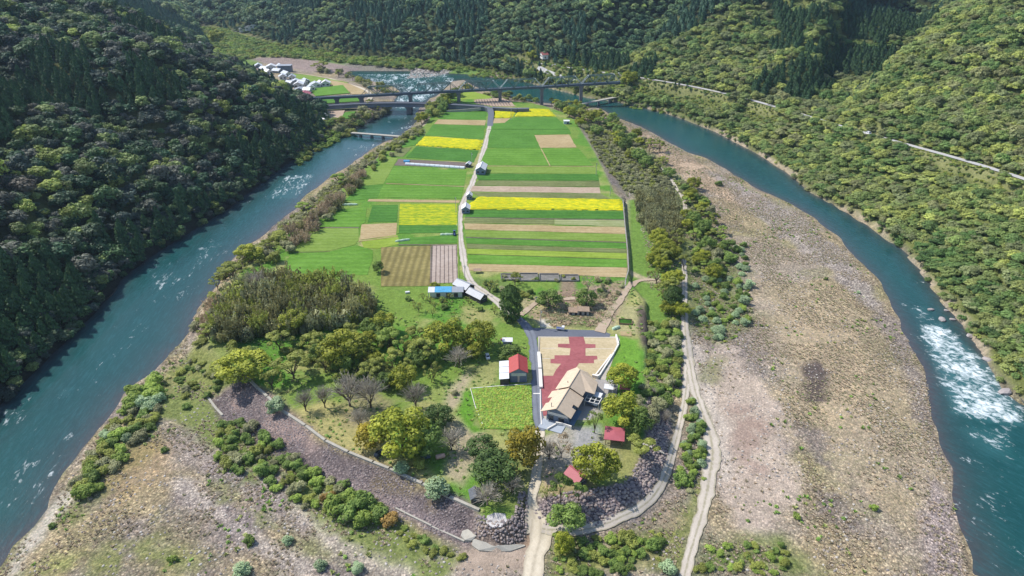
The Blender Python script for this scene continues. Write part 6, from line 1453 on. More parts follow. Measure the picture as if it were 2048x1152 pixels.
grove([(1400, 1090), (1560, 1090), (1600, 1150), (1390, 1150)], 24, ['bush', 'olivebush', 'freshbush'], (2, 3.6), (.5, .7), 'low bush at the bottom right of the gravel track', 'low bushes by the lower gravel track', hh=-4.4)
grove([(945, 560), (1000, 575), (1080, 590), (1100, 610), (1000, 590)], 14, ['bush', 'brushbush', 'olivebush'], (2.5, 5), (.5, .8), 'bush around the concrete pens', 'bushes around the concrete pens', hh=0)
grove([(1003, 550), (1157, 552), (1157, 566), (1003, 566)], 12, ['brushbush', 'olivebush', 'bush'], (1.6, 3.2), (.5, .8), 'weedy bush growing in or beside the concrete pens', 'weedy bushes in the concrete pens', hh=0)
grove([(1180, 560), (1250, 565), (1245, 600), (1190, 590)], 12, ['brushbush', 'bush'], (2.5, 4.5), (.4, .7), 'bush on the dry slope below the striped fields', 'bushes below the striped fields', hh=0)
# far banks
grove([(600, 245), (640, 262), (700, 262), (735, 240), (780, 215), (790, 200), (745, 210), (700, 240), (660, 250)], 34, ['olive', 'olivebush', 'brushbush', 'green'], (7, 11), (.7, .95), 'tree on the bank below the village houses', 'trees on the village bank', hh=-2)
grove([(620, 135), (700, 145), (770, 175), (800, 185), (745, 185), (700, 158), (640, 148)], 30, ['olivebush', 'brushbush', 'olive'], (7, 11), (.6, .9), 'bush between the village fields and the rapids', 'bushes between village fields and rapids', hh=-3)
for px, d, h_, k, lb_ in (((643, 142), 24, 12, 'olive', 'big rounded yellowish tree on the gravel behind the upper village field'), ((434, 85), 26, 18, 'camphor', 'large pale green tree at the foot of the far left spur'), ((600, 100), 20, 14, 'fresh', 'bright green tree at the foot of the far cedar mountain'), ((676, 112), 14, 11, 'fresh', 'smaller bright green tree by the far floodplain'),
                          ((1065, 122), 16, 12, 'camphor', 'yellow-green tree left of the red-roofed roadside house'), ((1258, 172), 18, 14, 'camphor', 'yellow-green tree where the railway bridge meets the mountain')):
    p = hit(*px); tree(k, None, d, h_, lb_, pos=(p[0], p[1]))

# ------------------------------------------------------------------ instanced stuff
def scatter(name, P, templates, label, cat, idx=None):
    """P: x,y,z,sx,sz,rot ; one object whose points carry plants or stones"""
    tc = bpy.data.collections.new(name+'_kinds')
    for o in templates: tc.objects.link(o)
    order = sorted(range(len(templates)), key=lambda i: templates[i].name); inv = np.argsort(order)
    P = np.asarray(P, np.float32); n = len(P)
    me = bpy.data.meshes.new(name); me.vertices.add(n); me.vertices.foreach_set('co', P[:, :3].ravel())
    a = me.attributes.new('size', 'FLOAT_VECTOR', 'POINT'); a.data.foreach_set('vector', np.stack([P[:, 3], P[:, 3], P[:, 4]], 1).ravel())
    a = me.attributes.new('turn', 'FLOAT_VECTOR', 'POINT'); a.data.foreach_set('vector', np.stack([P[:, 5]*0, P[:, 5]*0, P[:, 5]], 1).ravel())
    ii = RNG.integers(0, len(templates), n) if idx is None else np.asarray(idx); ii = inv[ii]
    a = me.attributes.new('which', 'INT', 'POINT'); a.data.foreach_set('value', ii.astype(np.int32))
    o = link(bpy.data.objects.new(name, me)); g = bpy.data.node_groups.new(name, 'GeometryNodeTree')
    g.interface.new_socket('Geometry', in_out='INPUT', socket_type='NodeSocketGeometry'); g.interface.new_socket('Geometry', in_out='OUTPUT', socket_type='NodeSocketGeometry')
    gi_ = g.nodes.new('NodeGroupInput'); go = g.nodes.new('NodeGroupOutput'); ip = g.nodes.new('GeometryNodeInstanceOnPoints'); ci = g.nodes.new('GeometryNodeCollectionInfo')
    ci.inputs['Collection'].default_value = tc; ci.inputs['Separate Children'].default_value = True; ci.inputs['Reset Children'].default_value = True
    def na(nm, ty): q = g.nodes.new('GeometryNodeInputNamedAttribute'); q.data_type = ty; q.inputs['Name'].default_value = nm; return q.outputs['Attribute']
    L = g.links.new; L(gi_.outputs[0], ip.inputs['Points']); L(ci.outputs[0], ip.inputs['Instance']); ip.inputs['Pick Instance'].default_value = True
    L(na('which', 'INT'), ip.inputs['Instance Index']); L(na('size', 'FLOAT_VECTOR'), ip.inputs['Scale']); L(na('turn', 'FLOAT_VECTOR'), ip.inputs['Rotation']); L(ip.outputs[0], go.inputs[0])
    md = o.modifiers.new('scatter', 'NODES'); md.node_group = g
    return tag(o, label, cat, None, 'stuff')
def tmpl(name, me): return bpy.data.objects.new(name, me)
def sample(x0, x1, y0, y1, step):
    xs = np.arange(x0, x1, step); ys = np.arange(y0, y1, step); a, b_ = np.meshgrid(xs, ys)
    a = a.ravel()+RNG.uniform(-.48, .48, a.size)*step; b_ = b_.ravel()+RNG.uniform(-.48, .48, b_.size)*step; return a, b_
def inview(x, y, h, mx=160, top=-260, bot=1250):
    u, v, z = proj(x, y, h); return (u > -mx) & (u < 2048+mx) & (v > top) & (v < bot) & (z > 20)
def occluded(x, y, h, slack=10):
    worst = np.full(len(x), -1e9)
    for t in np.linspace(.25, .985, 46): worst = np.maximum(worst, Hs(x*t, y*t)-(CAM_H+(h-CAM_H)*t))
    return worst-slack
# the 230 grove shrubs that show largest are things, the rest of them one object
def shown(q): u, v, z = proj(q[5][0], q[5][1], H1(*q[5])); return -q[1]/float(z) if (0 < u < 2048 and 0 < v < 1152) else 0
PENDING.sort(key=shown)
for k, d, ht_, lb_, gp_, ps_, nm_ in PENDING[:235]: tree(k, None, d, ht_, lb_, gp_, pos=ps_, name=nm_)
rest = PENDING[235:]; kk = sorted({q[0] for q in rest})
scatter('small_shrubs', [(q[5][0], q[5][1], H1(*q[5])-.15, q[1], q[2], random.uniform(0, 6.28)) for q in rest], [tmpl('scrub_%s' % k, tree_meshes(k)[0][0]) for k in kk], 'smaller and farther shrubs of the scrub belts and river banks', 'shrubs', [kk.index(q[0]) for q in rest])
# --- mountain forests
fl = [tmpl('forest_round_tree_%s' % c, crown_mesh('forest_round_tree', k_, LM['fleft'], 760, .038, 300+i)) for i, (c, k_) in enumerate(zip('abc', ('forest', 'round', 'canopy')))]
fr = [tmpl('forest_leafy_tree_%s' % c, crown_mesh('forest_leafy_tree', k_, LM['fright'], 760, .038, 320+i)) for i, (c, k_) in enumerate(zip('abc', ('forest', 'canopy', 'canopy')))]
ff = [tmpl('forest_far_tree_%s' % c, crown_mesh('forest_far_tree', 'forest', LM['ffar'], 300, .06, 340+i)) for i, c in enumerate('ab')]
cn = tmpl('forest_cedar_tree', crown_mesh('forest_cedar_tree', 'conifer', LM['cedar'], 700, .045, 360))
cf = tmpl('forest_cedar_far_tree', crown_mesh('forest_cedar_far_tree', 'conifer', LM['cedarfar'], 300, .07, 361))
roadpx = lambda u: ((u > 1040) & (u < 1450)) | ((u > 1492) & (u < 1556)) | ((u > 1815) & (u < 1990)) | ((u > 1722) & (u < 1740))
def forest(side):
    rows = []; kinds = []
    for (y0, y1, step) in ((30, 480, 5.6), (480, 800, 6.4), (800, 1150, 7.2), (1150, 1900, 10.5)):
        x, y = sample(-1000 if side == 'l' else -900, 0 if side == 'l' else 1150, y0, y1, step)
        if side == 'r' and y0 == 30:
            xa, ya = sample(180, 330, 60, 560, 5.2); x = np.concatenate([x, xa]); y = np.concatenate([y, ya])
        poly = LEFT_HILL if side == 'l' else RIGHT_HILL
        d = -sdpoly(x, y, poly); m = d > (1.0 if side == 'l' else 2.5); x, y, d = x[m], y[m], d[m]
        h = Hs(x, y); m = inview(x, y, h+5); x, y, d, h = x[m], y[m], d[m], h[m]
        oc = occluded(x, y, h+10); m = oc < 12; x, y, d, h = x[m], y[m], d[m], h[m]
        u, v, z = proj(x, y, h)
        rd = sdline(x, y, HR[:, :2]); k = np.interp(x, HR[:, 0], HR[:, 1]) if side == 'r' else 0
        keep = rd > 4.5
        size = step*(1.15+(1.6 if side == 'l' else 1.15)*RNG.uniform(0, 1, len(x))**2.2); ratio = RNG.uniform(.6, .95, len(x))
        if side == 'r':
            below = (y < np.interp(x, np.sort(HR[:, 0]), HR[np.argsort(HR[:, 0]), 1])+2)
            nearroad = (rd < np.where(u < 1560, 24, 15)) & roadpx(u) & below; size = np.where(nearroad, size*.45, size); ratio = np.where(nearroad, .5, ratio)
            low = (d < 70) & (y < 560); size = np.where(low, size*.95, size); ratio = np.where(low, ratio*.75, ratio)
            flood = (y > 900) & (d < 14) ; size = np.where(flood, size*.6, size)
            con = sdline(x, y, [(385, 800), (400, 840)]) < 62+25*(fbm(x, y, 40, 3, 6)-.5)
            con |= (y > 930) & (x < 60) & (fbm(x, y, 90, 3, 31) > .54) & (d > 60)
            con |= (fbm(x, y, 70, 3, 32) > .62) & (y > 560)
            con &= ~low
        else:
            con = (fbm(x, y, 80, 3, 33) > .57) | ((y > 820) & (fbm(x, y, 90, 3, 31) > .48))
            hs_ = sdline(x, y, [tuple(hit(388, 97)[:2]), tuple(hit(400, 95)[:2])]) < 14; keep &= ~hs_
            ter = sdpoly(x, y, P2([(415, 100), (445, 95), (482, 118), (470, 124)], 12)) < 0; keep &= ~ter
        far = y > 800
        if side == 'l': ki = np.where(con, 3, RNG.integers(0, 3, len(x)))
        else: ki = np.where(con, 3, RNG.integers(0, 3, len(x)))
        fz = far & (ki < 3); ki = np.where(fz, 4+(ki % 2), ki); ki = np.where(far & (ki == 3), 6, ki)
        size = np.where(con, np.minimum(size, 9)*.85, size); hh = np.where(con, size*RNG.uniform(1.35, 1.8, len(x)), size*ratio)
        r = np.stack([x, y, h-.25*hh*(ki != 3)*(ki != 6)*.6, size, hh, RNG.uniform(0, 6.28, len(x))], 1)[keep]
        rows.append(r); kinds.append(ki[keep])
    x, y = sample(-260, 260, 60, 740, 3.6); d = -sdpoly(x, y, LEFT_HILL if side == 'l' else RIGHT_HILL); w_ = sdpoly(x, y, WATER)
    m = (d > -1) & (d < 12) & (w_ > -1.5) & (RNG.uniform(0, 1, len(x)) < (.95 if side == 'l' else .6)); x, y, d = x[m], y[m], d[m]; s_ = RNG.uniform(4.5, 8, len(x)) if side == 'l' else RNG.uniform(3, 6, len(x))
    rows.append(np.stack([x, y, Hs(x, y)-.8, s_, s_*.8, RNG.uniform(0, 6.28, len(x))], 1)); kinds.append(RNG.integers(0, 3, len(x)))
    return np.concatenate(rows), np.concatenate(kinds)
made = {}
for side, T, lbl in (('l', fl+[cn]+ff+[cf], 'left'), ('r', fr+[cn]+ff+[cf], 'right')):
    P, K = forest(side)
    u, v, z = proj(P[:, 0], P[:, 1], P[:, 2]+P[:, 4]*.5)
    vis = (u > 5) & (u < 2043) & (v > 5) & (v < 1147) & (occluded(P[:, 0], P[:, 1], P[:, 2]+P[:, 4]*.8, 0) < 0)
    big = np.where(vis, P[:, 3]/z, -1); top = np.argsort(-big)[:150]; sel = np.zeros(len(P), bool); sel[top] = True
    for i in top:
        k_ = int(K[i]); o = link(bpy.data.objects.new('forest_cedar' if k_ in (3, 6) else 'forest_tree', T[k_].data))
        o.location = P[i, :3]; o.scale = (P[i, 3], P[i, 3], P[i, 4]); o.rotation_euler = (0, 0, P[i, 5])
        where = {'l': 'the shaded left forest', 'r': 'the sunlit right forest'}[side]
        col_ = ['nearest the river', 'midway up the slope', 'near the photo edge'][int(np.clip((lambda t: t*3)((u[i]/620 if side == 'r' else 0) if False else ((1-u[i]/600) if side == 'l' else (u[i]-1250)/800)), 0, 2.99))]
        row_ = 'far upstream|level with the striped fields|level with the bamboo grove|level with the red barn|lowest in the photo'.split('|')[int(np.clip((v[i]-120)/170, 0, 4.99))]
        tag(o, ('dark cedar ' if k_ in (3, 6) else 'round crown ')+col_+', '+row_+', in '+where, 'tree', ('cedars of ' if k_ in (3, 6) else 'leafy trees of ')+where)
    kinds = list(dict.fromkeys(int(k_) for k_ in K))
    tl = [tmpl(T[k_].name+'_'+lbl, T[k_].data) for k_ in kinds]; remap = {k_: i for i, k_ in enumerate(kinds)}
    q = ~sel; scatter('forest', P[q], tl, {'l': 'dark mixed forest covering the mountains left of the river', 'r': 'mixed spring forest covering the right and far mountains'}[side], 'forest', [remap[int(k_)] for k_ in K[q]])
    print('FOREST', side, len(P))
# --- bamboo grove and brushwood
def in_px(poly, hh, step):
    q = P2(poly, hh); x0, y0 = q.min(0); x1, y1 = q.max(0); x, y = sample(x0, x1, y0, y1, step); m = sdpoly(x, y, q)+4*(fbm(x, y, 9, 3, 12)-.5) < 0; return x[m], y[m]
def stuff(name, polys, step, size, ratio, tm, label, cat, hh=-1, thin=0.0):
    rows = []
    for poly in polys:
        x, y = in_px(poly, hh, step); m = (RNG.uniform(0, 1, len(x)) > thin); x, y = x[m], y[m]; s_ = RNG.uniform(*size, len(x))
        rows.append(np.stack([x, y, Hs(x, y)-.1, s_, s_*RNG.uniform(*ratio, len(x)), RNG.uniform(0, 6.28, len(x))], 1))
    return scatter(name, np.concatenate(rows), tm, label, cat)
bb = [tmpl('bamboo_plume_a', crown_mesh('bamboo_plume', 'plume', LM['bamboo'], 900, .026, 400)), tmpl('bamboo_plume_b', crown_mesh('bamboo_plume', 'plume', LM['bamboo'], 900, .026, 401)), tmpl('brush_plume', crown_mesh('brush_plume', 'plume', LM['brush'], 700, .028, 402))]
stuff('bamboo_grove', [[(430, 640), (460, 585), (540, 565), (640, 570), (745, 600), (750, 640), (720, 655), (600, 670), (500, 690), (430, 680)]], 3.3, (3.8, 8), (1.0, 1.7), bb+[tmpl('olive_plume', crown_mesh('olive_plume', 'plume', LM['olive'], 800, .028, 403)), tmpl('grove_mound', crown_mesh('grove_mound', 'bush', LM['brush'], 500, .045, 404))], 'brown and olive bamboo grove between the left river and the park', 'bamboo', 0)
br = [tmpl('brush_mound_a', crown_mesh('brush_mound', 'bush', LM['brush'], 500, .045, 410)), tmpl('brush_mound_b', crown_mesh('brush_mound', 'bush', LM['olive'], 500, .045, 411)), tmpl('brush_mound_c', crown_mesh('brush_mound', 'bush', LM['brush'], 500, .045, 412))]
stuff('brushwood', [[(1170, 250), (1240, 265), (1310, 320), (1350, 370), (1330, 400), (1250, 375), (1205, 330), (1180, 285)]], 3.2, (3, 5), (.6, .9), br, 'grey-olive brushwood right of the far green fields', 'brushwood', -2)
rb2 = [tmpl('reed_plume_a', crown_mesh('reed_plume', 'plume', LM['bamboo'], 600, .03, 420)), tmpl('reed_plume_b', crown_mesh('reed_plume', 'plume', LM['brush'], 600, .03, 421))]
stuff('reed_bed', [[(1275, 385), (1350, 385), (1362, 440), (1358, 490), (1310, 480), (1280, 440)]], 3.2, (4, 6), (.9, 1.3), rb2, 'brown reed bed between the east terrace and the dirt path', 'reeds', -2)
gb = [tmpl('flood_bush_a', crown_mesh('flood_bush', 'bush', LM['green'], 400, .05, 430)), tmpl('flood_bush_b', crown_mesh('flood_bush', 'bush', LM['fresh'], 400, .05, 431)), tmpl('flood_bush_c', crown_mesh('flood_bush', 'bush', LM['olive'], 400, .05, 432))]
gb0 = [tmpl('belt_bush_%s' % c, crown_mesh('belt_bush', 'bush', LM[m_], 420, .05, 460+i)) for i, (c, m_) in enumerate((('a', 'green'), ('b', 'olive'), ('c', 'brush'), ('d', 'fresh')))]
stuff('belt_scrub', [[(1300, 640), (1362, 640), (1360, 760), (1350, 800), (1300, 800), (1288, 740)], [(1345, 350), (1400, 380), (1440, 450), (1470, 520), (1440, 560), (1385, 540), (1378, 470), (1372, 400)]], 3.4, (2.5, 4.5), (.4, .7), gb0, 'low mixed scrub filling the belts beside the river track', 'scrub', -3, .2)
stuff('bar_scrub', [[(1385, 570), (1440, 550), (1500, 560), (1505, 650), (1450, 690), (1392, 690)], [(1388, 800), (1410, 860), (1416, 920), (1385, 1000), (1350, 985), (1368, 880)], [(1110, 1085), (1260, 1078), (1330, 1050), (1350, 1100), (1240, 1152), (1105, 1152)], [(1400, 1095), (1560, 1095), (1600, 1152), (1395, 1152)],
   [(430, 850), (520, 885), (640, 965), (760, 1035), (900, 1100), (930, 1125), (820, 1085), (640, 1010), (500, 930)]], 3.2, (1.2, 3.0), (.4, .65), gb0, 'low green scrub on the edges of the gravel bars', 'scrub', -4.4, .35)
stuff('floodplain_scrub', [[(440, 60), (560, 92), (700, 113), (900, 126), (960, 140), (900, 140), (820, 136), (700, 127), (600, 116), (520, 112), (480, 118), (450, 95)], [(395, 55), (455, 60), (510, 120), (470, 128), (410, 100)]], 7.5, (7, 11), (.5, .8), gb, 'green scrub covering the far floodplain under the cedar mountain', 'scrub', -3)
stuff('riverside_scrub', [[(1000, 128), (1060, 133), (1110, 142), (1180, 150), (1250, 160), (1250, 196), (1180, 185), (1090, 162), (1010, 148), (930, 143)], [(1240, 165), (1300, 180), (1330, 215), (1250, 202)]], 5, (3.5, 6), (.5, .8), gb, 'green scrub on the slope between the pool and the hillside road', 'scrub', 0, .1)
stuff('bank_thicket', [[(455, 540), (545, 462), (640, 378), (740, 306), (830, 256), (850, 262), (760, 320), (690, 380), (640, 427), (560, 497), (480, 548)]], 3.6, (3, 5.5), (.6, .9), br, 'olive and brown thicket along the left bank below the fields', 'thicket', -3)
stuff('bank_scrub', [[(560, 225), (610, 235), (640, 262), (700, 262), (640, 290), (600, 320), (570, 300)]], 5, (5, 8), (.6, .9), gb, 'scrub on the bank at the nose of the left spur', 'scrub', -2)
# --- small plants and stones
def tuft_mesh(name, mat, n, seed, spread=.5):
    rng = np.random.default_rng(seed); V = []; T = []
    for i in range(n):
        a = rng.uniform(0, 6.28); q = rng.uniform(0, .25); p = np.array([math.cos(a)*q, math.sin(a)*q, 0]); t = np.array([math.cos(a)*(q+rng.uniform(.05, spread)), math.sin(a)*(q+rng.uniform(.05, spread)), rng.uniform(.5, 1)])
        w_2 = np.array([-math.sin(a), math.cos(a), 0])*.09; m_ = (p+t)/2+np.array([0, 0, .12]); V += [p-w_2, p+w_2, m_+w_2*.9, m_-w_2*.9, m_-w_2*.9, m_+w_2*.9, t+w_2*.2, t-w_2*.2]; T += [rng.uniform(0, 1)]*8
    return np_mesh(name, V, np.arange(len(V)).reshape(-1, 4), [mat], False, {'tint': ('FLOAT', 'POINT', np.array(T))})
tf = [tmpl('grass_tuft_a', tuft_mesh('grass_tuft', LM['straw'], 26, 1)), tmpl('grass_tuft_b', tuft_mesh('grass_tuft', LM['straw'], 22, 2)), tmpl('grass_tuft_c', tuft_mesh('grass_tuft', LM['straw'], 24, 3, .35))]
wf = [tmpl('weed_tuft_a', tuft_mesh('weed_tuft', LM['weed'], 26, 4)), tmpl('weed_tuft_b', crown_mesh('weed_tuft', 'bush', LM['weed'], 120, .09, 440))]
roads_all = [np.array([hit(*p)[:2] for p in q]) for q in ([(1084, 1058), (1105, 1066), (1150, 1068), (1200, 1058), (1255, 1036), (1300, 1003), (1332, 950), (1350, 890), (1364, 830), (1372, 780), (1376, 730), (1372, 680), (1369, 630), (1369, 520)],
              [(1378, 720), (1388, 780), (1408, 840), (1424, 900), (1418, 960), (1406, 1020), (1392, 1070), (1378, 1115), (1366, 1165)], [(1080, 1045), (1082, 1070), (1076, 1100), (1068, 1130), (1062, 1160)],
              [(1368, 440), (1362, 390), (1350, 374), (1318, 335)])]
def bar_points(step):
    x, y = sample(-200, 205, 80, 620, step); h = Hs(x, y); s1 = sdpoly(x, y, WATER); m = (s1 > 1.2) & (sdpoly(x, y, PLATEAU) > 9) & (sdpoly(x, y, LEFT_HILL) > 0) & (sdpoly(x, y, RIGHT_HILL) > 0) & inview(x, y, h, 60, -10, 1200)
    x, y = x[m], y[m]; rd = np.min([sdline(x, y, [tuple(p) for p in q]) for q in roads_all], 0); m = rd > 2.6; return x[m], y[m], s1[:0]
x, y, _ = bar_points(.92); nz = fbm(x, y, 13, 4, 501); xr = x > 40
pr_ = np.where(xr, sstep(.36, .60, nz)*.75, sstep(.42, .62, nz)*.55)
bare_ = sdpoly(x, y, P2([(1440, 690), (1480, 700), (1540, 790), (1590, 900), (1590, 1020), (1560, 1090), (1480, 1060), (1440, 960), (1430, 880), (1400, 780)], -4.4)) < 2; pr_ = np.where(bare_, pr_*.12, pr_)
m = RNG.uniform(0, 1, len(x)) < pr_; x, y = x[m], y[m]; s_ = RNG.uniform(.6, 1.25, len(x))
scatter('dry_grass', np.stack([x, y, Hs(x, y)-.05, s_, s_*RNG.uniform(.25, .5, len(x)), RNG.uniform(0, 6.28, len(x))], 1), tf, 'straw-coloured grass tufts all over the gravel bars', 'dry grass'); print('TUFTS', len(x))
x, y, _ = bar_points(2.2); nz = fbm(x, y, 15, 4, 160); m = (RNG.uniform(0, 1, len(x)) < sstep(.54, .68, nz)*np.where(x > 40, .35, .8)); x, y = x[m], y[m]; s_ = RNG.uniform(.6, 1.8, len(x))
scatter('green_weeds', np.stack([x, y, Hs(x, y)-.05, s_, s_*.5, RNG.uniform(0, 6.28, len(x))], 1), wf, 'green weeds dotted over the gravel bars', 'weeds')
x, y = sample(-150, 80, 130, 330, 2.0); m = (sdpoly(x, y, PLATEAU) < -1) & (sdpoly(x, y, P2([(1055, 640), (1240, 655), (1245, 800), (1150, 880), (1060, 880)], 0)) > 1) & (sdpoly(x, y, P2([(560, 400), (935, 400), (940, 600), (560, 600)], 0)) > 0) & (sdpoly(x, y, P2([(930, 480), (1260, 480), (1260, 565), (930, 560)], 0)) > 0)
m &= sdpoly(x, y, P2([(940, 775), (1062, 767), (1066, 855), (960, 860)], 0)) > 0
m &= sdline(x, y, [tuple(P2([q])[0]) for q in ((944, 566), (992, 603), (1034, 638), (1062, 672), (1068, 700), (1077, 840), (1076, 920), (1066, 985), (1063, 1015))]) > 3
m &= RNG.uniform(0, 1, len(x)) < sstep(.4, .62, fbm(x, y, 12, 4, 71))*.8; x, y = x[m], y[m]; s_ = RNG.uniform(.6, 1.6, len(x))
scatter('meadow_weeds', np.stack([x, y, Hs(x, y)-.05, s_, s_*.4, RNG.uniform(0, 6.28, len(x))], 1), wf, 'tall weeds in the rough grass of the park', 'weeds')
x, y = in_px([(942, 778), (1062, 770), (1065, 850), (1040, 859), (963, 857)], 0, .8); s_ = RNG.uniform(.7, 1.2, len(x))
xr_, yr_ = sample(60, 420, 250, 900, 2.4); dr_ = sdline(xr_, yr_, HR[:, :2]); m = (dr_ > 3.2) & (dr_ < 26) & (-sdpoly(xr_, yr_, RIGHT_HILL) > 3); xr_, yr_ = xr_[m], yr_[m]; m = inview(xr_, yr_, Hs(xr_, yr_), 60, -20, 1200) & (RNG.uniform(0, 1, len(xr_)) < .75); xr_, yr_ = xr_[m], yr_[m]; sr_ = RNG.uniform(1.4, 3.4, len(xr_))
scatter('roadside_weeds', np.stack([xr_, yr_, Hs(xr_, yr_)-.1, sr_, sr_*.55, RNG.uniform(0, 6.28, len(xr_))], 1), [tmpl('roadside_weed_a', crown_mesh('roadside_weed', 'bush', LM['olive'], 140, .09, 445)), tmpl('roadside_weed_b', crown_mesh('roadside_weed', 'bush', LM['green'], 140, .09, 446))], 'weeds and low scrub on the verges of the hillside road', 'weeds')
lf = [tmpl('leafy_crop_a', crown_mesh('leafy_crop', 'bush', leaf_mat('crop_leaves', (.26, .40, .06), (.52, .62, .15)), 70, .12, 450)), tmpl('leafy_crop_b', crown_mesh('leafy_crop', 'bush', leaf_mat('crop_flower_leaves', (.28, .40, .06), (.60, .62, .12)), 70, .12, 451))]
scatter('leafy_crop', np.stack([x, y, x*0+.1, s_, s_*.5, RNG.uniform(0, 6.28, len(x))], 1), lf, 'yellow-green leafy crop filling the plot below the red barn', 'crop')
def rock_mesh(name, seed, mat, n=1):
    import bmesh
    bm = bmesh.new(); bmesh.ops.create_icosphere(bm, subdivisions=2, radius=.5)
    for v in bm.verts:
        k = .75+.5*float(vnoise(v.co.x*3+seed*5, v.co.y*3+v.co.z*4, seed)); v.co = Vector((v.co.x*k, v.co.y*k*.8, v.co.z*k*.65))
    me = bpy.data.meshes.new(name); bm.to_mesh(me); bm.free(); me.materials.append(mat); return me
def stone_mat(name, cols):
    n = N(name); oi = n.n('ShaderNodeObjectInfo'); c = n.ramp(oi.outputs['Random'], [(i/len(cols), q) for i, q in enumerate(cols)], 'CONSTANT')
    a = n.noise(n.n('ShaderNodeTexCoord').outputs['Object'], 4, 4); c = n.mix(n.math('MULTIPLY', a, .5), c, (.12, .10, .09)); return n.pbr(c, .9, n.bump(a, .5, .1), .2)
SMt = stone_mat('embankment_stone', [(.30, .25, .25), (.40, .33, .30), (.24, .21, .22), (.46, .38, .33), (.34, .28, .26)])
rk = [tmpl('pitched_stone_%s' % c, rock_mesh('pitched_stone', i+1, SMt)) for i, c in enumerate('abc')]
x, y = in_px([(1070, 1022), (1100, 1002), (1190, 988), (1250, 980), (1280, 945), (1292, 905), (1300, 850), (1296, 790), (1325, 780), (1340, 850), (1328, 930), (1298, 985), (1230, 1030), (1150, 1052), (1090, 1045)], -2.2, .95); s_ = RNG.uniform(.7, 1.35, len(x))
x2, y2 = in_px([(955, 1040), (985, 1060), (1020, 1052), (1040, 1000), (1058, 990), (1050, 1065), (1000, 1083), (945, 1072)], -2.2, .8); s2 = RNG.uniform(.6, 1.2, len(x2))
x = np.concatenate([x, x2]); y = np.concatenate([y, y2]); s_ = np.concatenate([s_, s2])
scatter('embankment_stones', np.stack([x, y, Hs(x, y)+.05, s_, s_, RNG.uniform(0, 6.28, len(x))], 1), rk, 'pitched boulders covering the stone slopes round the tip of the plateau', 'stones')
EMt = stone_mat('dark_embankment_stone', [(.22, .185, .19), (.28, .235, .235), (.18, .15, .16), (.34, .29, .28), (.25, .21, .195)])
ek = [tmpl('embankment_cobble_%s' % c, rock_mesh('embankment_cobble', i+11, EMt)) for i, c in enumerate('ab')]
x, y = in_px([(416, 792), (497, 760), (535, 798), (611, 856), (697, 910), (779, 943), (898, 999), (955, 1030), (935, 1080), (862, 1048), (792, 1015), (700, 970), (620, 935), (530, 885), (440, 825)], -2, .8); m = fbm(x, y, 9, 4, 55) > .40; x, y = x[m], y[m]; s_ = RNG.uniform(.4, .85, len(x))
scatter('embankment_cobbles', np.stack([x, y, Hs(x, y)-.02, s_, s_*.7, RNG.uniform(0, 6.28, len(x))], 1), ek, 'dark purplish stones pitched over the long left embankment', 'stones')
GMt = stone_mat('gravel_stone', [(.36, .315, .28), (.50, .45, .40), (.28, .25, .24), (.62, .57, .50), (.40, .35, .30)])
gk = [tmpl('gravel_stone_%s' % c, rock_mesh('gravel_stone', i+5, GMt)) for i, c in enumerate('ab')]
x, y, _ = bar_points(1.6); m = RNG.uniform(0, 1, len(x)) < sstep(.46, .62, fbm(x, y, 11, 4, 801))*.6; x, y = x[m], y[m]; s_ = RNG.uniform(.35, 1.0, len(x))
x3, y3 = sample(-120, -10, 640, 960, 2.6); s1 = sdpoly(x3, y3, WATER); rp_ = P2([(690, 128), (820, 134), (905, 142), (880, 150), (790, 158), (700, 150)], -5); m3 = sdpoly(x3, y3, rp_) < 0; x3, y3 = x3[m3], y3[m3]; s3 = RNG.uniform(1.5, 4, len(x3))
x = np.concatenate([x, x3]); y = np.concatenate([y, y3]); s_ = np.concatenate([s_, s3])
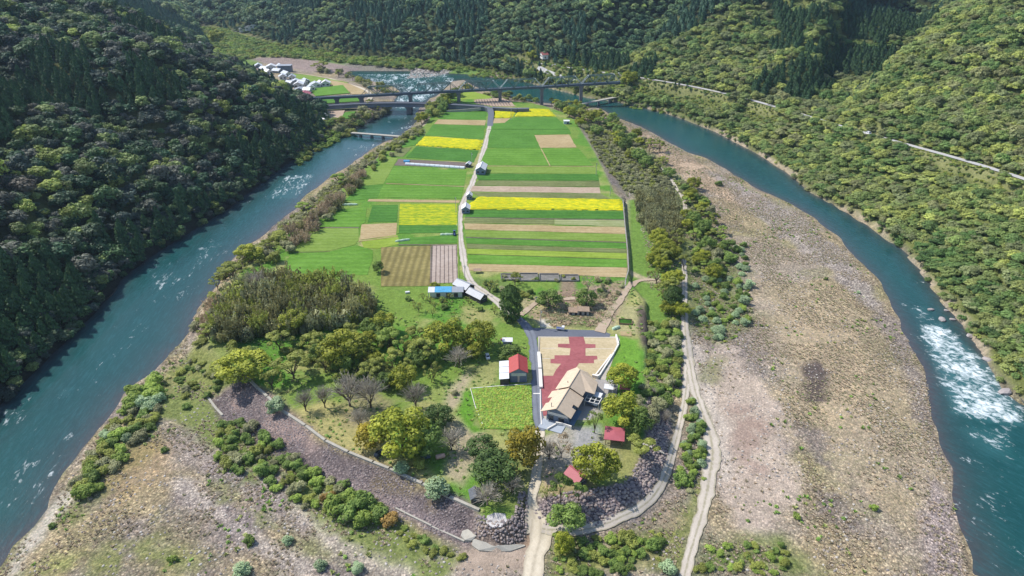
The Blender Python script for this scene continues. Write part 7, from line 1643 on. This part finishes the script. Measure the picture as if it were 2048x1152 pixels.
scatter('river_gravel', np.stack([x, y, np.maximum(Hs(x, y), WL-.4), s_, s_*.8, RNG.uniform(0, 6.28, len(x))], 1), gk, 'loose stones and rocks strewn over the gravel bars and rapids', 'stones')
dk_ = [tmpl('debris_a', tuft_mesh('debris', LM['reed'], 22, 9, .8)), tmpl('debris_b', tuft_mesh('debris', LM['brush'], 14, 10, .8))]
x, y = in_px([(1080, 625), (1140, 612), (1180, 590), (1240, 585), (1225, 640), (1190, 655), (1100, 650)], 0, 1.5); s_ = RNG.uniform(1, 2.4, len(x))
scatter('cut_brush', np.stack([x, y, Hs(x, y), s_, s_*.3, RNG.uniform(0, 6.28, len(x))], 1), dk_, 'cut brush and straw littering the rough clearing', 'cut brush')
# boulders by the right rapids
for i, (px, d, lb_) in enumerate([((1862, 620), 3.2, 'pale boulder standing in the water at the head of the right rapids'), ((1884, 640), 4.2, 'larger pale boulder near the right bank at the head of the rapids'), ((1893, 622), 2.6, 'pale bank rock behind the larger boulder'),
        ((1940, 672), 4, 'bank rock on the upper part of the right rapids'), ((1978, 722), 5, 'broad bank rock beside the whitest rapids'), ((2010, 785), 6, 'large pale bank rock at the right edge of the photo'), ((1752, 457), 6, 'flat pale rock on the far bank of the right river'), ((1905, 640), 3, 'small bank rock between two larger ones')]):
    p = at(px[0], px[1], WL); o = link(bpy.data.objects.new('boulder', rock_mesh('boulder', 20+i, M['stone']))); o.location = (p[0], p[1], WL+.3); o.scale = (d, d*.8, d*.6); o.rotation_euler = (0, 0, i*1.3); tag(o, lb_, 'boulder')
# ------------------------------------------------------------------ the air between
hz = bpy.data.materials.new('haze'); hz.use_nodes = True; t_ = hz.node_tree; t_.nodes.clear()
ho = t_.nodes.new('ShaderNodeOutputMaterial'); pv = t_.nodes.new('ShaderNodeVolumePrincipled'); t_.links.new(pv.outputs[0], ho.inputs['Volume'])
pv.inputs['Color'].default_value = (.55, .74, 1.0, 1); pv.inputs['Density'].default_value = .00006; pv.inputs['Anisotropy'].default_value = .2
tp = max(float(GH.max())+30, 260)
tag(MB().box(50, 1480, (tp-14)/2, 3000, 3100, tp+14).build('haze', hz), 'thin bluish air over the whole valley', 'haze', None, 'stuff')
